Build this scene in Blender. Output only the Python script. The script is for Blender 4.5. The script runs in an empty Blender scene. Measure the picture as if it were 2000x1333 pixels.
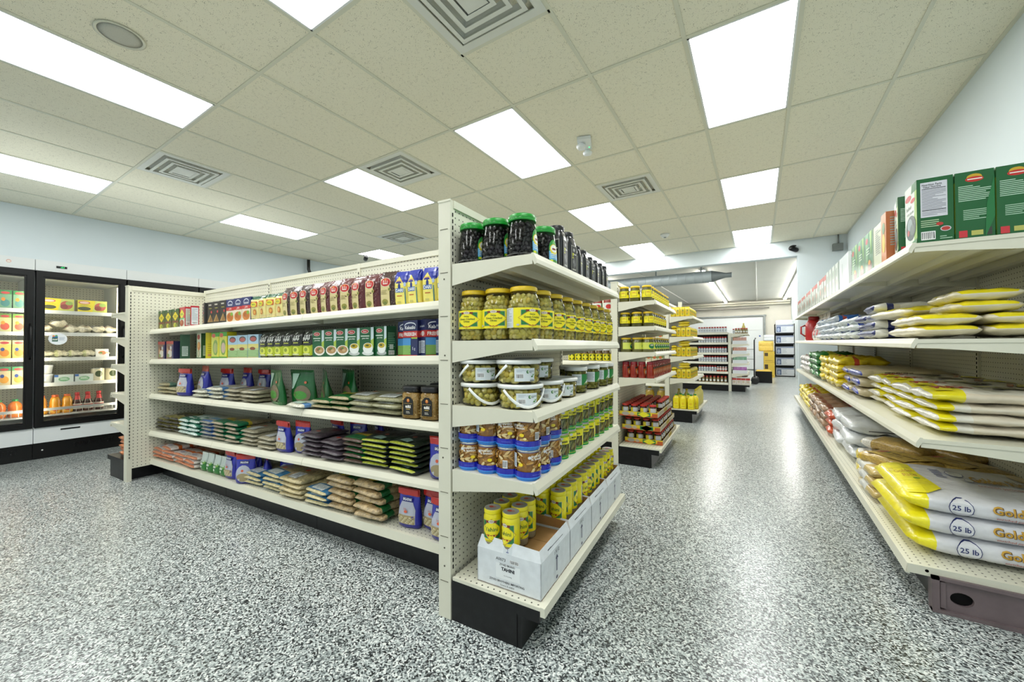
import bpy, bmesh, math, random
from mathutils import Vector, Matrix
sc = bpy.context.scene
C = sc.collection
random.seed(7)

# ------------------------------------------------------------------ camera, world, exposure
FPX, YAW, PIT, ROL, CAMH = 761.17, 0.56336, 0.013598, -0.00359, 1.055
cd = bpy.data.cameras.new('camera'); cam = bpy.data.objects.new('camera', cd); C.objects.link(cam)
cd.sensor_width = 36.0; cd.lens = 36.0 * FPX / 2000.0; cd.clip_start = 0.02; cd.clip_end = 200
_f = Vector((-math.sin(YAW) * math.cos(PIT), math.cos(YAW) * math.cos(PIT), math.sin(PIT)))
_r0 = Vector((math.cos(YAW), math.sin(YAW), 0)); _u0 = _r0.cross(_f)
_r = math.cos(ROL) * _r0 + math.sin(ROL) * _u0; _u = -math.sin(ROL) * _r0 + math.cos(ROL) * _u0
cam.matrix_world = Matrix(((_r.x, _u.x, -_f.x, 0), (_r.y, _u.y, -_f.y, 0), (_r.z, _u.z, -_f.z, CAMH), (0, 0, 0, 1)))
sc.camera = cam
w = bpy.data.worlds.new('world'); sc.world = w; w.use_nodes = True
w.node_tree.nodes['Background'].inputs[0].default_value = (0.8, 0.9, 1.0, 1)
w.node_tree.nodes['Background'].inputs[1].default_value = 0.3
sc.view_settings.view_transform = 'Standard'; sc.view_settings.look = 'None'
sc.view_settings.gamma = 1.0; sc.view_settings.use_curve_mapping = False
EXPOSURE = 0.62; PANEL_W = 9.0; STRIP_W = 42.0; COOLER_W = 15.0
sc.view_settings.exposure = EXPOSURE
cy = sc.cycles
cy.max_bounces = 8; cy.diffuse_bounces = 4; cy.use_adaptive_sampling = True; cy.adaptive_threshold = 0.1; cy.glossy_bounces = 4; cy.transparent_max_bounces = 16; cy.transmission_bounces = 4
cy.use_denoising = True; cy.sample_clamp_indirect = 6.0; cy.caustics_reflective = False; cy.caustics_refractive = False

# ------------------------------------------------------------------ helpers
def hx(s):
    s = s.lstrip('#'); out = []
    for i in (0, 2, 4):
        c = int(s[i:i + 2], 16) / 255.0
        out.append(c / 12.92 if c <= 0.04045 else ((c + 0.055) / 1.055) ** 2.4)
    return tuple(out)
def mixc(a, b, t): return tuple(x + (y - x) * t for x, y in zip(a, b))
def T(x, y=0, z=0): return Matrix.Translation((x, y, z))
def Rz(d): return Matrix.Rotation(math.radians(d), 4, 'Z')
def Rx(d): return Matrix.Rotation(math.radians(d), 4, 'X')
def Ry(d): return Matrix.Rotation(math.radians(d), 4, 'Y')

def mat(name, col=(0.8, 0.8, 0.8), rough=0.5, metal=0.0, coat=0.0, vary=0.04, scale=9.0, attr=False, bump=0.0, bscale=60.0, spec=0.5, emit=None):
    """Principled material whose colour comes from a printed-colour attribute or one tone, with a little procedural wear."""
    m = bpy.data.materials.new(name); m.use_nodes = True; nt = m.node_tree; N = nt.nodes; L = nt.links
    b = N['Principled BSDF']
    b.inputs['Roughness'].default_value = rough; b.inputs['Metallic'].default_value = metal
    b.inputs['Coat Weight'].default_value = coat; b.inputs['Coat Roughness'].default_value = 0.12
    b.inputs['Specular IOR Level'].default_value = spec
    if attr:
        a = N.new('ShaderNodeAttribute'); a.attribute_name = 'Col'; src = a.outputs['Color']
    else:
        a = N.new('ShaderNodeRGB'); a.outputs[0].default_value = (*col, 1); src = a.outputs[0]
    tc = N.new('ShaderNodeTexCoord')
    if vary > 0:
        n = N.new('ShaderNodeTexNoise'); n.inputs['Scale'].default_value = scale; n.inputs['Detail'].default_value = 3
        L.new(tc.outputs['Object'], n.inputs['Vector'])
        mr = N.new('ShaderNodeMapRange'); mr.inputs[1].default_value = 0.3; mr.inputs[2].default_value = 0.7
        mr.inputs[3].default_value = 1 - vary; mr.inputs[4].default_value = 1 + vary; L.new(n.outputs[0], mr.inputs[0])
        mx = N.new('ShaderNodeVectorMath'); mx.operation = 'SCALE'; L.new(src, mx.inputs[0]); L.new(mr.outputs[0], mx.inputs['Scale'])
        src = mx.outputs[0]
    L.new(src, b.inputs['Base Color'])
    if bump > 0:
        n2 = N.new('ShaderNodeTexNoise'); n2.inputs['Scale'].default_value = bscale; n2.inputs['Detail'].default_value = 2
        L.new(tc.outputs['Object'], n2.inputs['Vector'])
        bp = N.new('ShaderNodeBump'); bp.inputs['Strength'].default_value = bump; bp.inputs['Distance'].default_value = 0.01
        L.new(n2.outputs[0], bp.inputs['Height']); L.new(bp.outputs[0], b.inputs['Normal'])
    if emit:
        b.inputs['Emission Color'].default_value = (*emit[0], 1); b.inputs['Emission Strength'].default_value = emit[1]
    return m

def glass(name, tint=(0.97, 0.99, 0.97), gl=1.0, rough=0.03, ior=1.45):
    m = bpy.data.materials.new(name); m.use_nodes = True; nt = m.node_tree; N = nt.nodes; L = nt.links
    for n in list(N):
        if n.type == 'BSDF_PRINCIPLED': N.remove(n)
    out = N['Material Output']; t = N.new('ShaderNodeBsdfTransparent'); t.inputs[0].default_value = (*tint, 1)
    g = N.new('ShaderNodeBsdfGlossy'); g.inputs['Roughness'].default_value = rough; g.inputs[0].default_value = (gl, gl, gl, 1)
    f = N.new('ShaderNodeFresnel'); f.inputs[0].default_value = ior
    mx = N.new('ShaderNodeMixShader'); L.new(f.outputs[0], mx.inputs[0]); L.new(t.outputs[0], mx.inputs[1]); L.new(g.outputs[0], mx.inputs[2])
    L.new(mx.outputs[0], out.inputs[0]); return m

def emitter(name, col, strength):
    m = bpy.data.materials.new(name); m.use_nodes = True; nt = m.node_tree; N = nt.nodes
    N.remove(N['Principled BSDF']); e = N.new('ShaderNodeEmission'); e.inputs[0].default_value = (*col, 1); e.inputs[1].default_value = strength
    nt.links.new(e.outputs[0], N['Material Output'].inputs[0]); return m

class MB:
    """Collects coloured faces; .mesh() turns them into ONE mesh."""
    def __init__(s): s.v = []; s.f = []; s.c = []; s.m = []; s.s = []
    def vert(s, p): s.v.append((p[0], p[1], p[2])); return len(s.v) - 1
    def poly(s, pts, col=(.8, .8, .8), m=0, smooth=False):
        i = len(s.v); s.v.extend((p[0], p[1], p[2]) for p in pts); s.f.append(tuple(range(i, i + len(pts)))); s.c.append(col); s.m.append(m); s.s.append(smooth)
    def faces(s, idx, col, m=0, smooth=False):
        s.f.append(tuple(idx)); s.c.append(col); s.m.append(m); s.s.append(smooth)
    def box(s, x0, x1, y0, y1, z0, z1, col=(.8, .8, .8), m=0, front=None, side=None, top=None, X=None, back=None):
        P = [(x0, y0, z0), (x1, y0, z0), (x1, y1, z0), (x0, y1, z0), (x0, y0, z1), (x1, y0, z1), (x1, y1, z1), (x0, y1, z1)]
        if X is not None: P = [X @ Vector(p) for p in P]
        i = len(s.v); s.v.extend(tuple(p) for p in P)
        for q, c in (((3, 2, 1, 0), col), ((4, 5, 6, 7), top or col), ((0, 1, 5, 4), front or col), ((2, 3, 7, 6), back or front or col), ((1, 2, 6, 5), side or col), ((3, 0, 4, 7), side or col)):
            s.faces([i + k for k in q], c, m)
    def cbox(s, x0, x1, y0, y1, z0, z1, ch, col=(.8, .8, .8), m=0):
        """box with chamfered top edges"""
        lo = [(x0, y0, z0), (x1, y0, z0), (x1, y1, z0), (x0, y1, z0)]; mi = [(x0, y0, z1 - ch), (x1, y0, z1 - ch), (x1, y1, z1 - ch), (x0, y1, z1 - ch)]
        hi = [(x0 + ch, y0 + ch, z1), (x1 - ch, y0 + ch, z1), (x1 - ch, y1 - ch, z1), (x0 + ch, y1 - ch, z1)]
        i = len(s.v); s.v.extend(lo + mi + hi); s.faces([i + 3, i + 2, i + 1, i], col, m); s.faces([i + 8, i + 9, i + 10, i + 11], col, m)
        for a in (0, 4):
            for k in range(4): s.faces([i + a + k, i + a + (k + 1) % 4, i + a + 4 + (k + 1) % 4, i + a + 4 + k], col, m)
    def prism(s, prof, x0, x1, col=(.8, .8, .8), m=0, axis='x', smooth=False):
        """profile of (a,b) pairs extruded; axis x: (y,z), axis y: (x,z)"""
        f = (lambda t, a, b: (t, a, b)) if axis == 'x' else ((lambda t, a, b: (a, t, b)) if axis == 'y' else (lambda t, a, b: (a, b, t)))
        n = len(prof); i = len(s.v); s.v.extend(f(x0, a, b) for a, b in prof); s.v.extend(f(x1, a, b) for a, b in prof)
        for k in range(n): s.faces([i + k, i + (k + 1) % n, i + n + (k + 1) % n, i + n + k], col, m, smooth)
        s.faces([i + k for k in range(n)][::-1], col, m); s.faces([i + n + k for k in range(n)], col, m)
    def lathe(s, prof, seg=24, col=(.8, .8, .8), m=0, cols=None, smooth=True, sx=1.0, sy=1.0, p=2.0, X=None, caps=True):
        """profile of (r,z); p>2 squares the section"""
        n = len(prof); i = len(s.v)
        for r, z in prof:
            for k in range(seg):
                a = 2 * math.pi * (k + .5) / seg; ca, sa = math.cos(a), math.sin(a)
                q = (abs(ca) ** p + abs(sa) ** p) ** (-1 / p)
                P = Vector((r * ca * q * sx, r * sa * q * sy, z))
                if X is not None: P = X @ P
                s.v.append(tuple(P))
        for j in range(n - 1):
            c = cols[j] if cols else col
            for k in range(seg):
                k2 = (k + 1) % seg
                s.faces([i + j * seg + k, i + j * seg + k2, i + (j + 1) * seg + k2, i + (j + 1) * seg + k], c, m, smooth)
        if caps in (True, 'b') and prof[0][0] > 1e-5: s.faces([i + k for k in range(seg)][::-1], cols[0] if cols else col, m)
        if caps in (True, 't') and prof[-1][0] > 1e-5: s.faces([i + (n - 1) * seg + k for k in range(seg)], cols[-1] if cols else col, m)
    def ell(s, c, r, col, m=0, nu=8, nv=5, R=None):
        i = len(s.v); c = Vector(c)
        for a in range(1, nv):
            th = math.pi * a / nv
            for k in range(nu):
                ph = 2 * math.pi * k / nu
                q = Vector((r[0] * math.sin(th) * math.cos(ph), r[1] * math.sin(th) * math.sin(ph), r[2] * math.cos(th)))
                s.v.append(tuple(c + (R @ q if R else q)))
        t = Vector((0, 0, r[2])); s.v.append(tuple(c + (R @ t if R else t))); s.v.append(tuple(c - (R @ t if R else t))); a0 = i + (nv - 1) * nu
        for k in range(nu):
            k2 = (k + 1) % nu; s.faces([a0, i + k, i + k2], col, m, True); s.faces([a0 + 1, i + (nv - 2) * nu + k2, i + (nv - 2) * nu + k], col, m, True)
            for a in range(nv - 2): s.faces([i + a * nu + k, i + (a + 1) * nu + k, i + (a + 1) * nu + k2, i + a * nu + k2], col, m, True)
    def tube(s, pts, r, seg=8, col=(.8, .8, .8), m=0, flat=None):
        pts = [Vector(p) for p in pts]; i = len(s.v); n = len(pts)
        for j, p in enumerate(pts):
            d = (pts[min(j + 1, n - 1)] - pts[max(j - 1, 0)]).normalized()
            up = Vector((0, 0, 1)) if abs(d.z) < .9 else Vector((1, 0, 0))
            a = d.cross(up).normalized(); b = a.cross(d)
            for k in range(seg):
                t = 2 * math.pi * k / seg; s.v.append(tuple(p + a * (math.cos(t) * r) + b * (math.sin(t) * (flat or r))))
        for j in range(n - 1):
            for k in range(seg):
                k2 = (k + 1) % seg; s.faces([i + j * seg + k, i + j * seg + k2, i + (j + 1) * seg + k2, i + (j + 1) * seg + k], col, m, True)
        s.faces([i + k for k in range(seg)][::-1], col, m); s.faces([i + (n - 1) * seg + k for k in range(seg)], col, m)
    def mesh(s, name, mats):
        me = bpy.data.meshes.new(name); me.from_pydata(s.v, [], s.f)
        for x in (mats if isinstance(mats, (list, tuple)) else [mats]): me.materials.append(x)
        me.polygons.foreach_set('material_index', s.m); me.polygons.foreach_set('use_smooth', s.s)
        at = me.color_attributes.new('Col', 'FLOAT_COLOR', 'CORNER'); buf = []
        for f, c in zip(s.f, s.c): buf.extend((c[0], c[1], c[2], 1.0) * len(f))
        at.data.foreach_set('color', buf); me.update(); return me

# ---- lettering and flat print laid on a surface S(u,v,off) with u,v in 0..1 over w x h metres
_tx = {}
def glyphs(s, bold=0.0):
    k = (s, bold)
    if k not in _tx:
        c = bpy.data.curves.new('t', 'FONT'); c.body = s; c.resolution_u = 2; c.offset = bold
        o = bpy.data.objects.new('t', c); me = o.to_mesh()
        V = [(v.co.x, v.co.y) for v in me.vertices]; P = [tuple(p.vertices) for p in me.polygons]
        o.to_mesh_clear(); bpy.data.objects.remove(o); bpy.data.curves.remove(c)
        x0 = min(v[0] for v in V); x1 = max(v[0] for v in V); y0 = min(v[1] for v in V); y1 = max(v[1] for v in V)
        _tx[k] = ([((x - x0 - (x1 - x0) / 2), (y - y0 - (y1 - y0) / 2)) for x, y in V], P, x1 - x0, y1 - y0)
    return _tx[k]
def _clip(poly, ax, v, keep_less):
    out = []; n = len(poly)
    for i in range(n):
        a, b = poly[i], poly[(i + 1) % n]; ia = (a[ax] <= v) if keep_less else (a[ax] >= v); ib = (b[ax] <= v) if keep_less else (b[ax] >= v)
        if ia: out.append(a)
        if ia != ib:
            t = (v - a[ax]) / (b[ax] - a[ax]); out.append((a[0] + (b[0] - a[0]) * t, a[1] + (b[1] - a[1]) * t))
    return out
def art(mb, S, w, h, items, m=0, nu=1, nv=1, off0=0.0004, step=0.00012, seed=1):
    rnd = random.Random(seed); lay = [0]
    def put(poly, col):
        off = off0 + lay[0] * step
        u0 = min(p[0] for p in poly); u1 = max(p[0] for p in poly); v0 = min(p[1] for p in poly); v1 = max(p[1] for p in poly)
        for i in range(int(math.floor(u0 * nu + 1e-6)), int(math.ceil(u1 * nu - 1e-6))):
            q = poly if nu == 1 else _clip(_clip(poly, 0, i / nu, False), 0, (i + 1) / nu, True)
            if len(q) < 3: continue
            for j in range(int(math.floor(v0 * nv + 1e-6)), int(math.ceil(v1 * nv - 1e-6))):
                r = q if nv == 1 else _clip(_clip(q, 1, j / nv, False), 1, (j + 1) / nv, True)
                if len(r) >= 3: mb.poly([S(a, b, off) for a, b in r], col, m)
    for it in items:
        k = it[0]; lay[0] += 1
        if k == 'r': put([(it[1], it[2]), (it[3], it[2]), (it[3], it[4]), (it[1], it[4])], it[5])
        elif k == 'p': put(it[1], it[2])
        elif k == 'e': put([(it[1] + it[3] * math.cos(2 * math.pi * a / 14), it[2] + it[4] * math.sin(2 * math.pi * a / 14)) for a in range(14)], it[5])
        elif k == 'o':   # rotated ellipse: cu,cv,ra,rb (fractions of h),deg,col
            ca, sa = math.cos(math.radians(it[5])), math.sin(math.radians(it[5])); P = []
            for a in range(8):
                x = it[3] * math.cos(2 * math.pi * a / 8); y = it[4] * math.sin(2 * math.pi * a / 8)
                P.append((min(1, max(0, it[1] + (x * ca - y * sa) * h / w)), min(1, max(0, it[2] + x * sa + y * ca))))
            put(P, it[6])
        elif k == 'd': put([(it[1] - it[3], it[2]), (it[1], it[2] - it[4]), (it[1] + it[3], it[2]), (it[1], it[2] + it[4])], it[5])
        elif k == 't':
            V, P, tw, th = glyphs(it[1], it[7] if len(it) > 7 else 0.0)
            sy = it[4] / th; sx = it[4] * h / w / th
            if len(it) > 6 and it[6] and tw * sx > it[6]: sx = it[6] / tw
            off = off0 + lay[0] * step; W = [(it[2] + x * sx, it[3] + y * sy) for x, y in V]
            if nv > 2:
                for p in P: put([W[q] for q in p], it[5])
            else:
                i = len(mb.v); mb.v.extend(tuple(S(a, b, off)) for a, b in W)
                for p in P: mb.faces([i + q for q in p], it[5], m)
        elif k == 'l':
            n = it[5]; dv = (it[4] - it[2]) / n
            for j in range(n):
                l = 1 if rnd.random() < .6 else rnd.uniform(.45, .95)
                put([(it[1], it[2] + (j + .3) * dv), (it[1] + (it[3] - it[1]) * l, it[2] + (j + .3) * dv), (it[1] + (it[3] - it[1]) * l, it[2] + (j + .72) * dv), (it[1], it[2] + (j + .72) * dv)], it[6])
        elif k == 'b':
            put([(it[1], it[2]), (it[3], it[2]), (it[3], it[4]), (it[1], it[4])], (.85, .85, .85)); lay[0] += 1; du = (it[3] - it[1]) / 15
            for j in range(7):
                a = it[1] + du * (.8 + 2 * j); put([(a, it[2] + .12 * (it[4] - it[2])), (a + du * rnd.uniform(.5, 1.4), it[2] + .12 * (it[4] - it[2])), (a + du * .9, it[4] - .1 * (it[4] - it[2])), (a, it[4] - .1 * (it[4] - it[2]))], (.02, .02, .02))
def flatS(o, ux, vx, n):
    o, ux, vx, n = Vector(o), Vector(ux), Vector(vx), Vector(n)
    return lambda u, v, off=0: o + ux * u + vx * v + n * off
def cylS(r, z0, z1, a0, a1, rf=None):
    """label round a jar: u runs from angle a0 to a1 in degrees; angle 0 faces -y, positive towards +x"""
    def S(u, v, off=0):
        a = math.radians(a0 + (a1 - a0) * u); z = z0 + (z1 - z0) * v; R = (rf(z) if rf else r) + off
        return Vector((R * math.sin(a), -R * math.cos(a), z))
    return S

# ---- objects
def ob(name, me, parent=None, M=None, label=None, cat=None, group=None, kind=None):
    o = bpy.data.objects.new(name, me); C.objects.link(o)
    if parent is not None: o.parent = parent
    if M is not None: o.matrix_local = M
    if label: o['label'] = label
    if cat: o['category'] = cat
    if group: o['group'] = group
    if kind: o['kind'] = kind
    return o
def struct(name, me, M=None, parent=None): return ob(name, me, parent, M, kind='structure' if parent is None else None)
def place(proto, M, label, group=None):
    """a thing with its parts: proto = (name, category, mesh, [(part, mesh, kind, [(sub, mesh)])])"""
    o = ob(proto[0], proto[2], None, M, label, proto[1], group)
    for p in proto[3]:
        c = ob(p[0], p[1], o, kind=p[2] if len(p) > 2 else None)
        for q in (p[3] if len(p) > 3 else []): ob(q[0], q[1], c)
    return o
ORD = 'first second third fourth fifth sixth seventh eighth ninth tenth eleventh twelfth thirteenth fourteenth fifteenth sixteenth seventeenth eighteenth nineteenth twentieth'.split()
def nth(i, n, frm='from the left'):
    if n == 1: return ''
    return ', ' + (ORD[i] if i < len(ORD) else str(i + 1) + 'th') + ' ' + frm
def layer(i, n): return '' if n == 1 else ('bottom' if i == 0 else 'top' if i == n - 1 else ORD[i] + ' up')

# ------------------------------------------------------------------ materials
CREAM = hx('dad8c6'); WHITE = hx('e9ebe8'); BLACK = hx('141416')
M_card = mat('printed_card', attr=True, rough=0.42, vary=0.02, coat=0.15)
M_film = mat('printed_film', attr=True, rough=0.28, vary=0.05, scale=30, coat=0.4, bump=0.5, bscale=24)
M_clearbag = mat('clear_film_bag', attr=True, rough=0.3, vary=0.16, scale=120, coat=0.45, bump=0.55, bscale=30)
def grainy(m, scale, lo, hi):
    nt = m.node_tree; N = nt.nodes; L = nt.links; b = N['Principled BSDF']; src = b.inputs['Base Color'].links[0].from_socket
    tc = [n for n in N if n.type == 'TEX_COORD'][0]; v = N.new('ShaderNodeTexVoronoi'); v.inputs['Scale'].default_value = scale; L.new(tc.outputs['Object'], v.inputs['Vector'])
    s = N.new('ShaderNodeSeparateColor'); L.new(v.outputs['Color'], s.inputs[0]); mr = N.new('ShaderNodeMapRange'); mr.inputs[3].default_value = lo; mr.inputs[4].default_value = hi; L.new(s.outputs[0], mr.inputs[0])
    mx = N.new('ShaderNodeVectorMath'); mx.operation = 'SCALE'; L.new(src, mx.inputs[0]); L.new(mr.outputs[0], mx.inputs['Scale']); L.new(mx.outputs[0], b.inputs['Base Color'])
grainy(M_clearbag, 130, .8, 1.16)
M_rice = mat('clear_rice_bag', attr=True, rough=0.26, vary=0.05, scale=25, coat=0.5, bump=0.5, bscale=26)
M_nutbag = mat('clear_nut_bag', attr=True, rough=0.3, vary=0.1, scale=40, coat=0.45, bump=0.6, bscale=60); grainy(M_nutbag, 62, .62, 1.22)
M_plast = mat('moulded_plastic', attr=True, rough=0.33, vary=0.02, coat=0.2)
M_tin = mat('printed_tin', attr=True, rough=0.25, vary=0.02, coat=0.5)
M_chrome = mat('bare_tin', hx('b9bcbc'), rough=0.28, metal=0.9)
M_food = mat('food', attr=True, rough=0.4, vary=0.1, scale=90, coat=0.2)
M_glass = glass('jar_glass', (0.985, 0.99, 0.96), ior=1.35)
M_tub = glass('tub_plastic', (0.97, 0.975, 0.95), rough=0.12, ior=1.3)
M_door = glass('cooler_door_glass', (0.97, 0.985, 0.98), rough=0.04)
M_steel = mat('cream_enamel', CREAM, rough=0.38, vary=0.03, scale=4, coat=0.1)
M_kick = mat('black_laminate', hx('0d0e10'), rough=0.36, vary=0.6, scale=26, spec=0.35)
M_black = mat('black_plastic', hx('09090a'), rough=0.35, vary=0.1, spec=0.35)
M_slot = mat('slot_dark', hx('0d0c0a'), rough=0.9, vary=0)
M_wall = mat('painted_wall', hx('d8e2e6'), rough=0.7, vary=0.015, scale=2, bump=0.03, bscale=150)
M_white = mat('white_enamel', hx('dfe3e4'), rough=0.35, vary=0.01)
M_grey = mat('grey_metal', hx('8b8f8e'), rough=0.4, metal=0.7, vary=0.08)
M_mauve = mat('primer_painted_steel', hx('6f6163'), rough=0.55, vary=0.12, scale=14)
M_kraft = mat('kraft_card', attr=True, rough=0.75, vary=0.06, scale=30)
M_grid = mat('ceiling_grid_enamel', hx('d2d2c0'), rough=0.5, vary=0.01)
M_vent = mat('vent_enamel', hx('d9dbd4'), rough=0.45, vary=0.02)
M_dark = mat('dark_void', hx('050505'), rough=0.95, vary=0)
M_panel = emitter('light_diffuser', (0.985, 1.0, 0.985), PANEL_W)
M_strip = emitter('tube_light', (1.0, 0.97, 0.9), STRIP_W)
M_cool = emitter('cooler_tube', (1.0, 0.86, 0.62), COOLER_W)
M_led = emitter('led_digits', hx('30e070'), 3.0)

def peg(name, ax):
    """cream enamel perforated hardboard: a square grid of punched holes"""
    m = mat(name, CREAM, rough=0.45, vary=0.03, scale=4); nt = m.node_tree; N = nt.nodes; L = nt.links; b = N['Principled BSDF']
    tc = [n for n in N if n.type == 'TEX_COORD'][0]; sp = N.new('ShaderNodeSeparateXYZ'); L.new(tc.outputs['Object'], sp.inputs[0])
    def ma(op, a, bb=None):
        n = N.new('ShaderNodeMath'); n.operation = op
        for i, q in enumerate((a, bb)):
            if q is None: continue
            if isinstance(q, (int, float)): n.inputs[i].default_value = q
            else: L.new(q, n.inputs[i])
        return n.outputs[0]
    d = []
    for c in ax:
        v = ma('MULTIPLY', sp.outputs[c], 1 / 0.0255); v = ma('FRACT', v); v = ma('SUBTRACT', v, 0.5); d.append(ma('MULTIPLY', v, v))
    r = ma('LESS_THAN', ma('ADD', d[0], d[1]), 0.0165)
    src = b.inputs['Base Color'].links[0].from_socket
    mx = N.new('ShaderNodeMix'); mx.data_type = 'RGBA'; L.new(r, mx.inputs[0]); L.new(src, mx.inputs[6]); mx.inputs[7].default_value = (*hx('2c2a20'), 1)
    L.new(mx.outputs[2], b.inputs['Base Color']); return m
PEGX = peg('pegboard_xz', ('X', 'Z')); PEGY = peg('pegboard_yz', ('Y', 'Z')); PEGT = peg('perforated_deck', ('X', 'Y'))

def floor_mat():
    m = bpy.data.materials.new('flake_floor'); m.use_nodes = True; nt = m.node_tree; N = nt.nodes; L = nt.links; b = N['Principled BSDF']
    tc = N.new('ShaderNodeTexCoord')
    nz = N.new('ShaderNodeTexNoise'); nz.inputs['Scale'].default_value = 60; nz.inputs['Detail'].default_value = 2; L.new(tc.outputs['Object'], nz.inputs['Vector'])
    ad = N.new('ShaderNodeVectorMath'); ad.operation = 'MULTIPLY_ADD'; L.new(nz.outputs['Color'], ad.inputs[0]); ad.inputs[1].default_value = (.012, .012, 0); L.new(tc.outputs['Object'], ad.inputs[2])
    v = N.new('ShaderNodeTexVoronoi'); v.inputs['Scale'].default_value = 195; v.voronoi_dimensions = '2D'; L.new(ad.outputs[0], v.inputs['Vector'])
    s = N.new('ShaderNodeSeparateColor'); L.new(v.outputs['Color'], s.inputs[0])
    r = N.new('ShaderNodeValToRGB'); cr = r.color_ramp; cr.interpolation = 'CONSTANT'
    stops = [(0, '202426'), (.17, '4d5355'), (.30, '7d8585'), (.46, 'a4adac'), (.66, 'c3cbc9'), (.86, 'e2e6e3')]
    cr.elements[0].position = 0; cr.elements[0].color = (*hx(stops[0][1]), 1); cr.elements[1].position = stops[1][0]; cr.elements[1].color = (*hx(stops[1][1]), 1)
    for p, c in stops[2:]:
        e = cr.elements.new(p); e.color = (*hx(c), 1)
    L.new(s.outputs[0], r.inputs[0])
    n2 = N.new('ShaderNodeTexNoise'); n2.inputs['Scale'].default_value = 1.1; n2.inputs['Detail'].default_value = 4; L.new(tc.outputs['Object'], n2.inputs['Vector'])
    mr = N.new('ShaderNodeMapRange'); mr.inputs[1].default_value = .35; mr.inputs[2].default_value = .7; mr.inputs[3].default_value = 1.04; mr.inputs[4].default_value = .9; L.new(n2.outputs[0], mr.inputs[0])
    sc_ = N.new('ShaderNodeVectorMath'); sc_.operation = 'SCALE'; L.new(r.outputs[0], sc_.inputs[0]); L.new(mr.outputs[0], sc_.inputs['Scale'])
    L.new(sc_.outputs[0], b.inputs['Base Color'])
    b.inputs['Roughness'].default_value = .3; b.inputs['Coat Weight'].default_value = .35; b.inputs['Coat Roughness'].default_value = .22
    bp = N.new('ShaderNodeBump'); bp.inputs['Strength'].default_value = .12; bp.inputs['Distance'].default_value = .003; L.new(s.outputs[1], bp.inputs['Height']); L.new(bp.outputs[0], b.inputs['Normal'])
    return m
M_floor = floor_mat()

def tile_mat():
    m = bpy.data.materials.new('acoustic_tile'); m.use_nodes = True; nt = m.node_tree; N = nt.nodes; L = nt.links; b = N['Principled BSDF']
    g = N.new('ShaderNodeNewGeometry')
    v = N.new('ShaderNodeTexVoronoi'); v.inputs['Scale'].default_value = 150; L.new(g.outputs['Position'], v.inputs['Vector'])
    n = N.new('ShaderNodeTexNoise'); n.inputs['Scale'].default_value = 38; n.inputs['Detail'].default_value = 2; L.new(g.outputs['Position'], n.inputs['Vector'])
    a = N.new('ShaderNodeMapRange'); a.inputs[1].default_value = .3; a.inputs[2].default_value = .7; a.inputs[3].default_value = .02; a.inputs[4].default_value = .33; L.new(n.outputs[0], a.inputs[0])
    lt = N.new('ShaderNodeMath'); lt.operation = 'LESS_THAN'; L.new(v.outputs['Distance'], lt.inputs[0]); L.new(a.outputs[0], lt.inputs[1])
    mx = N.new('ShaderNodeMix'); mx.data_type = 'RGBA'; mx.inputs[6].default_value = (*hx('e8e4d0'), 1); mx.inputs[7].default_value = (*hx('8a8570'), 1); L.new(lt.outputs[0], mx.inputs[0])
    L.new(mx.outputs[2], b.inputs['Base Color']); b.inputs['Roughness'].default_value = .85
    return m
M_tile = tile_mat()
# ------------------------------------------------------------------ the room
CEIL = 2.92; XR = 1.28; XL = -8.11; YH = 8.5; YN = -3.6; YB = 19.5
def plane(name, pts, m, kind='structure'):
    mb = MB(); mb.poly(pts); return ob(name, mb.mesh(name, m), kind=kind)
mb = MB(); mb.box(XL, XR + .4, YN, YB, -.08, 0); struct('floor', mb.mesh('floor', M_floor))
mb = MB(); mb.box(XR, XR + .12, YN, YH, 0, CEIL + .1); struct('wall_right', mb.mesh('wall_right', M_wall))
mb = MB(); mb.box(XL - .12, XL, YN, YB, 0, CEIL + .1); struct('wall_left', mb.mesh('wall_left', M_wall))
mb = MB(); mb.box(XL, XR, YN - .12, YN, 0, CEIL + .1); struct('wall_front', mb.mesh('wall_front', M_wall))
mb = MB(); mb.box(XL, .6, YH, YH + .16, 2.64, CEIL + .1); struct('wall_rear', mb.mesh('wall_rear', M_wall))
mb = MB(); mb.box(.6, XR + .12, YH, YH + .16, 0, CEIL + .1); struct('wall_rear_right', mb.mesh('wall_rear_right', M_wall))
mb = MB(); mb.box(XL, -5.6, YH, YH + .16, 0, 2.64); struct('wall_rear_left', mb.mesh('wall_rear_left', M_wall))
mb = MB(); mb.box(XL, 1.6, YB, YB + .12, 0, 3.1); struct('wall_back', mb.mesh('wall_back', mat('back_wall_paint', hx('d9d5c9'), rough=.7, vary=.03, scale=3)))
mb = MB(); mb.box(1.15, 1.27, YH + .16, YB, 0, 3.1); struct('wall_back_right', mb.mesh('wall_back_right', M_wall))
mb = MB(); mb.box(XL, 1.6, YH + .16, YB, 2.96, 3.08); struct('ceiling_back', mb.mesh('ceiling_back', mat('back_ceiling_paint', hx('c9c8c0'), rough=.75, vary=.03, scale=1.2)))
for i, x in enumerate((-2.6, -.03)):
    mb = MB(); mb.tube([(x, YH + .3, 2.945), (x, YB, 2.945)], .014, 8, hx('d8d8d2')); ob('conduit', mb.mesh('conduit', M_plast), None, None, ('thin pale conduit along the back-room ceiling, farther left', 'thin white conduit down the middle of the back-room ceiling')[i], 'pipe', 'ceiling conduits')

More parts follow.
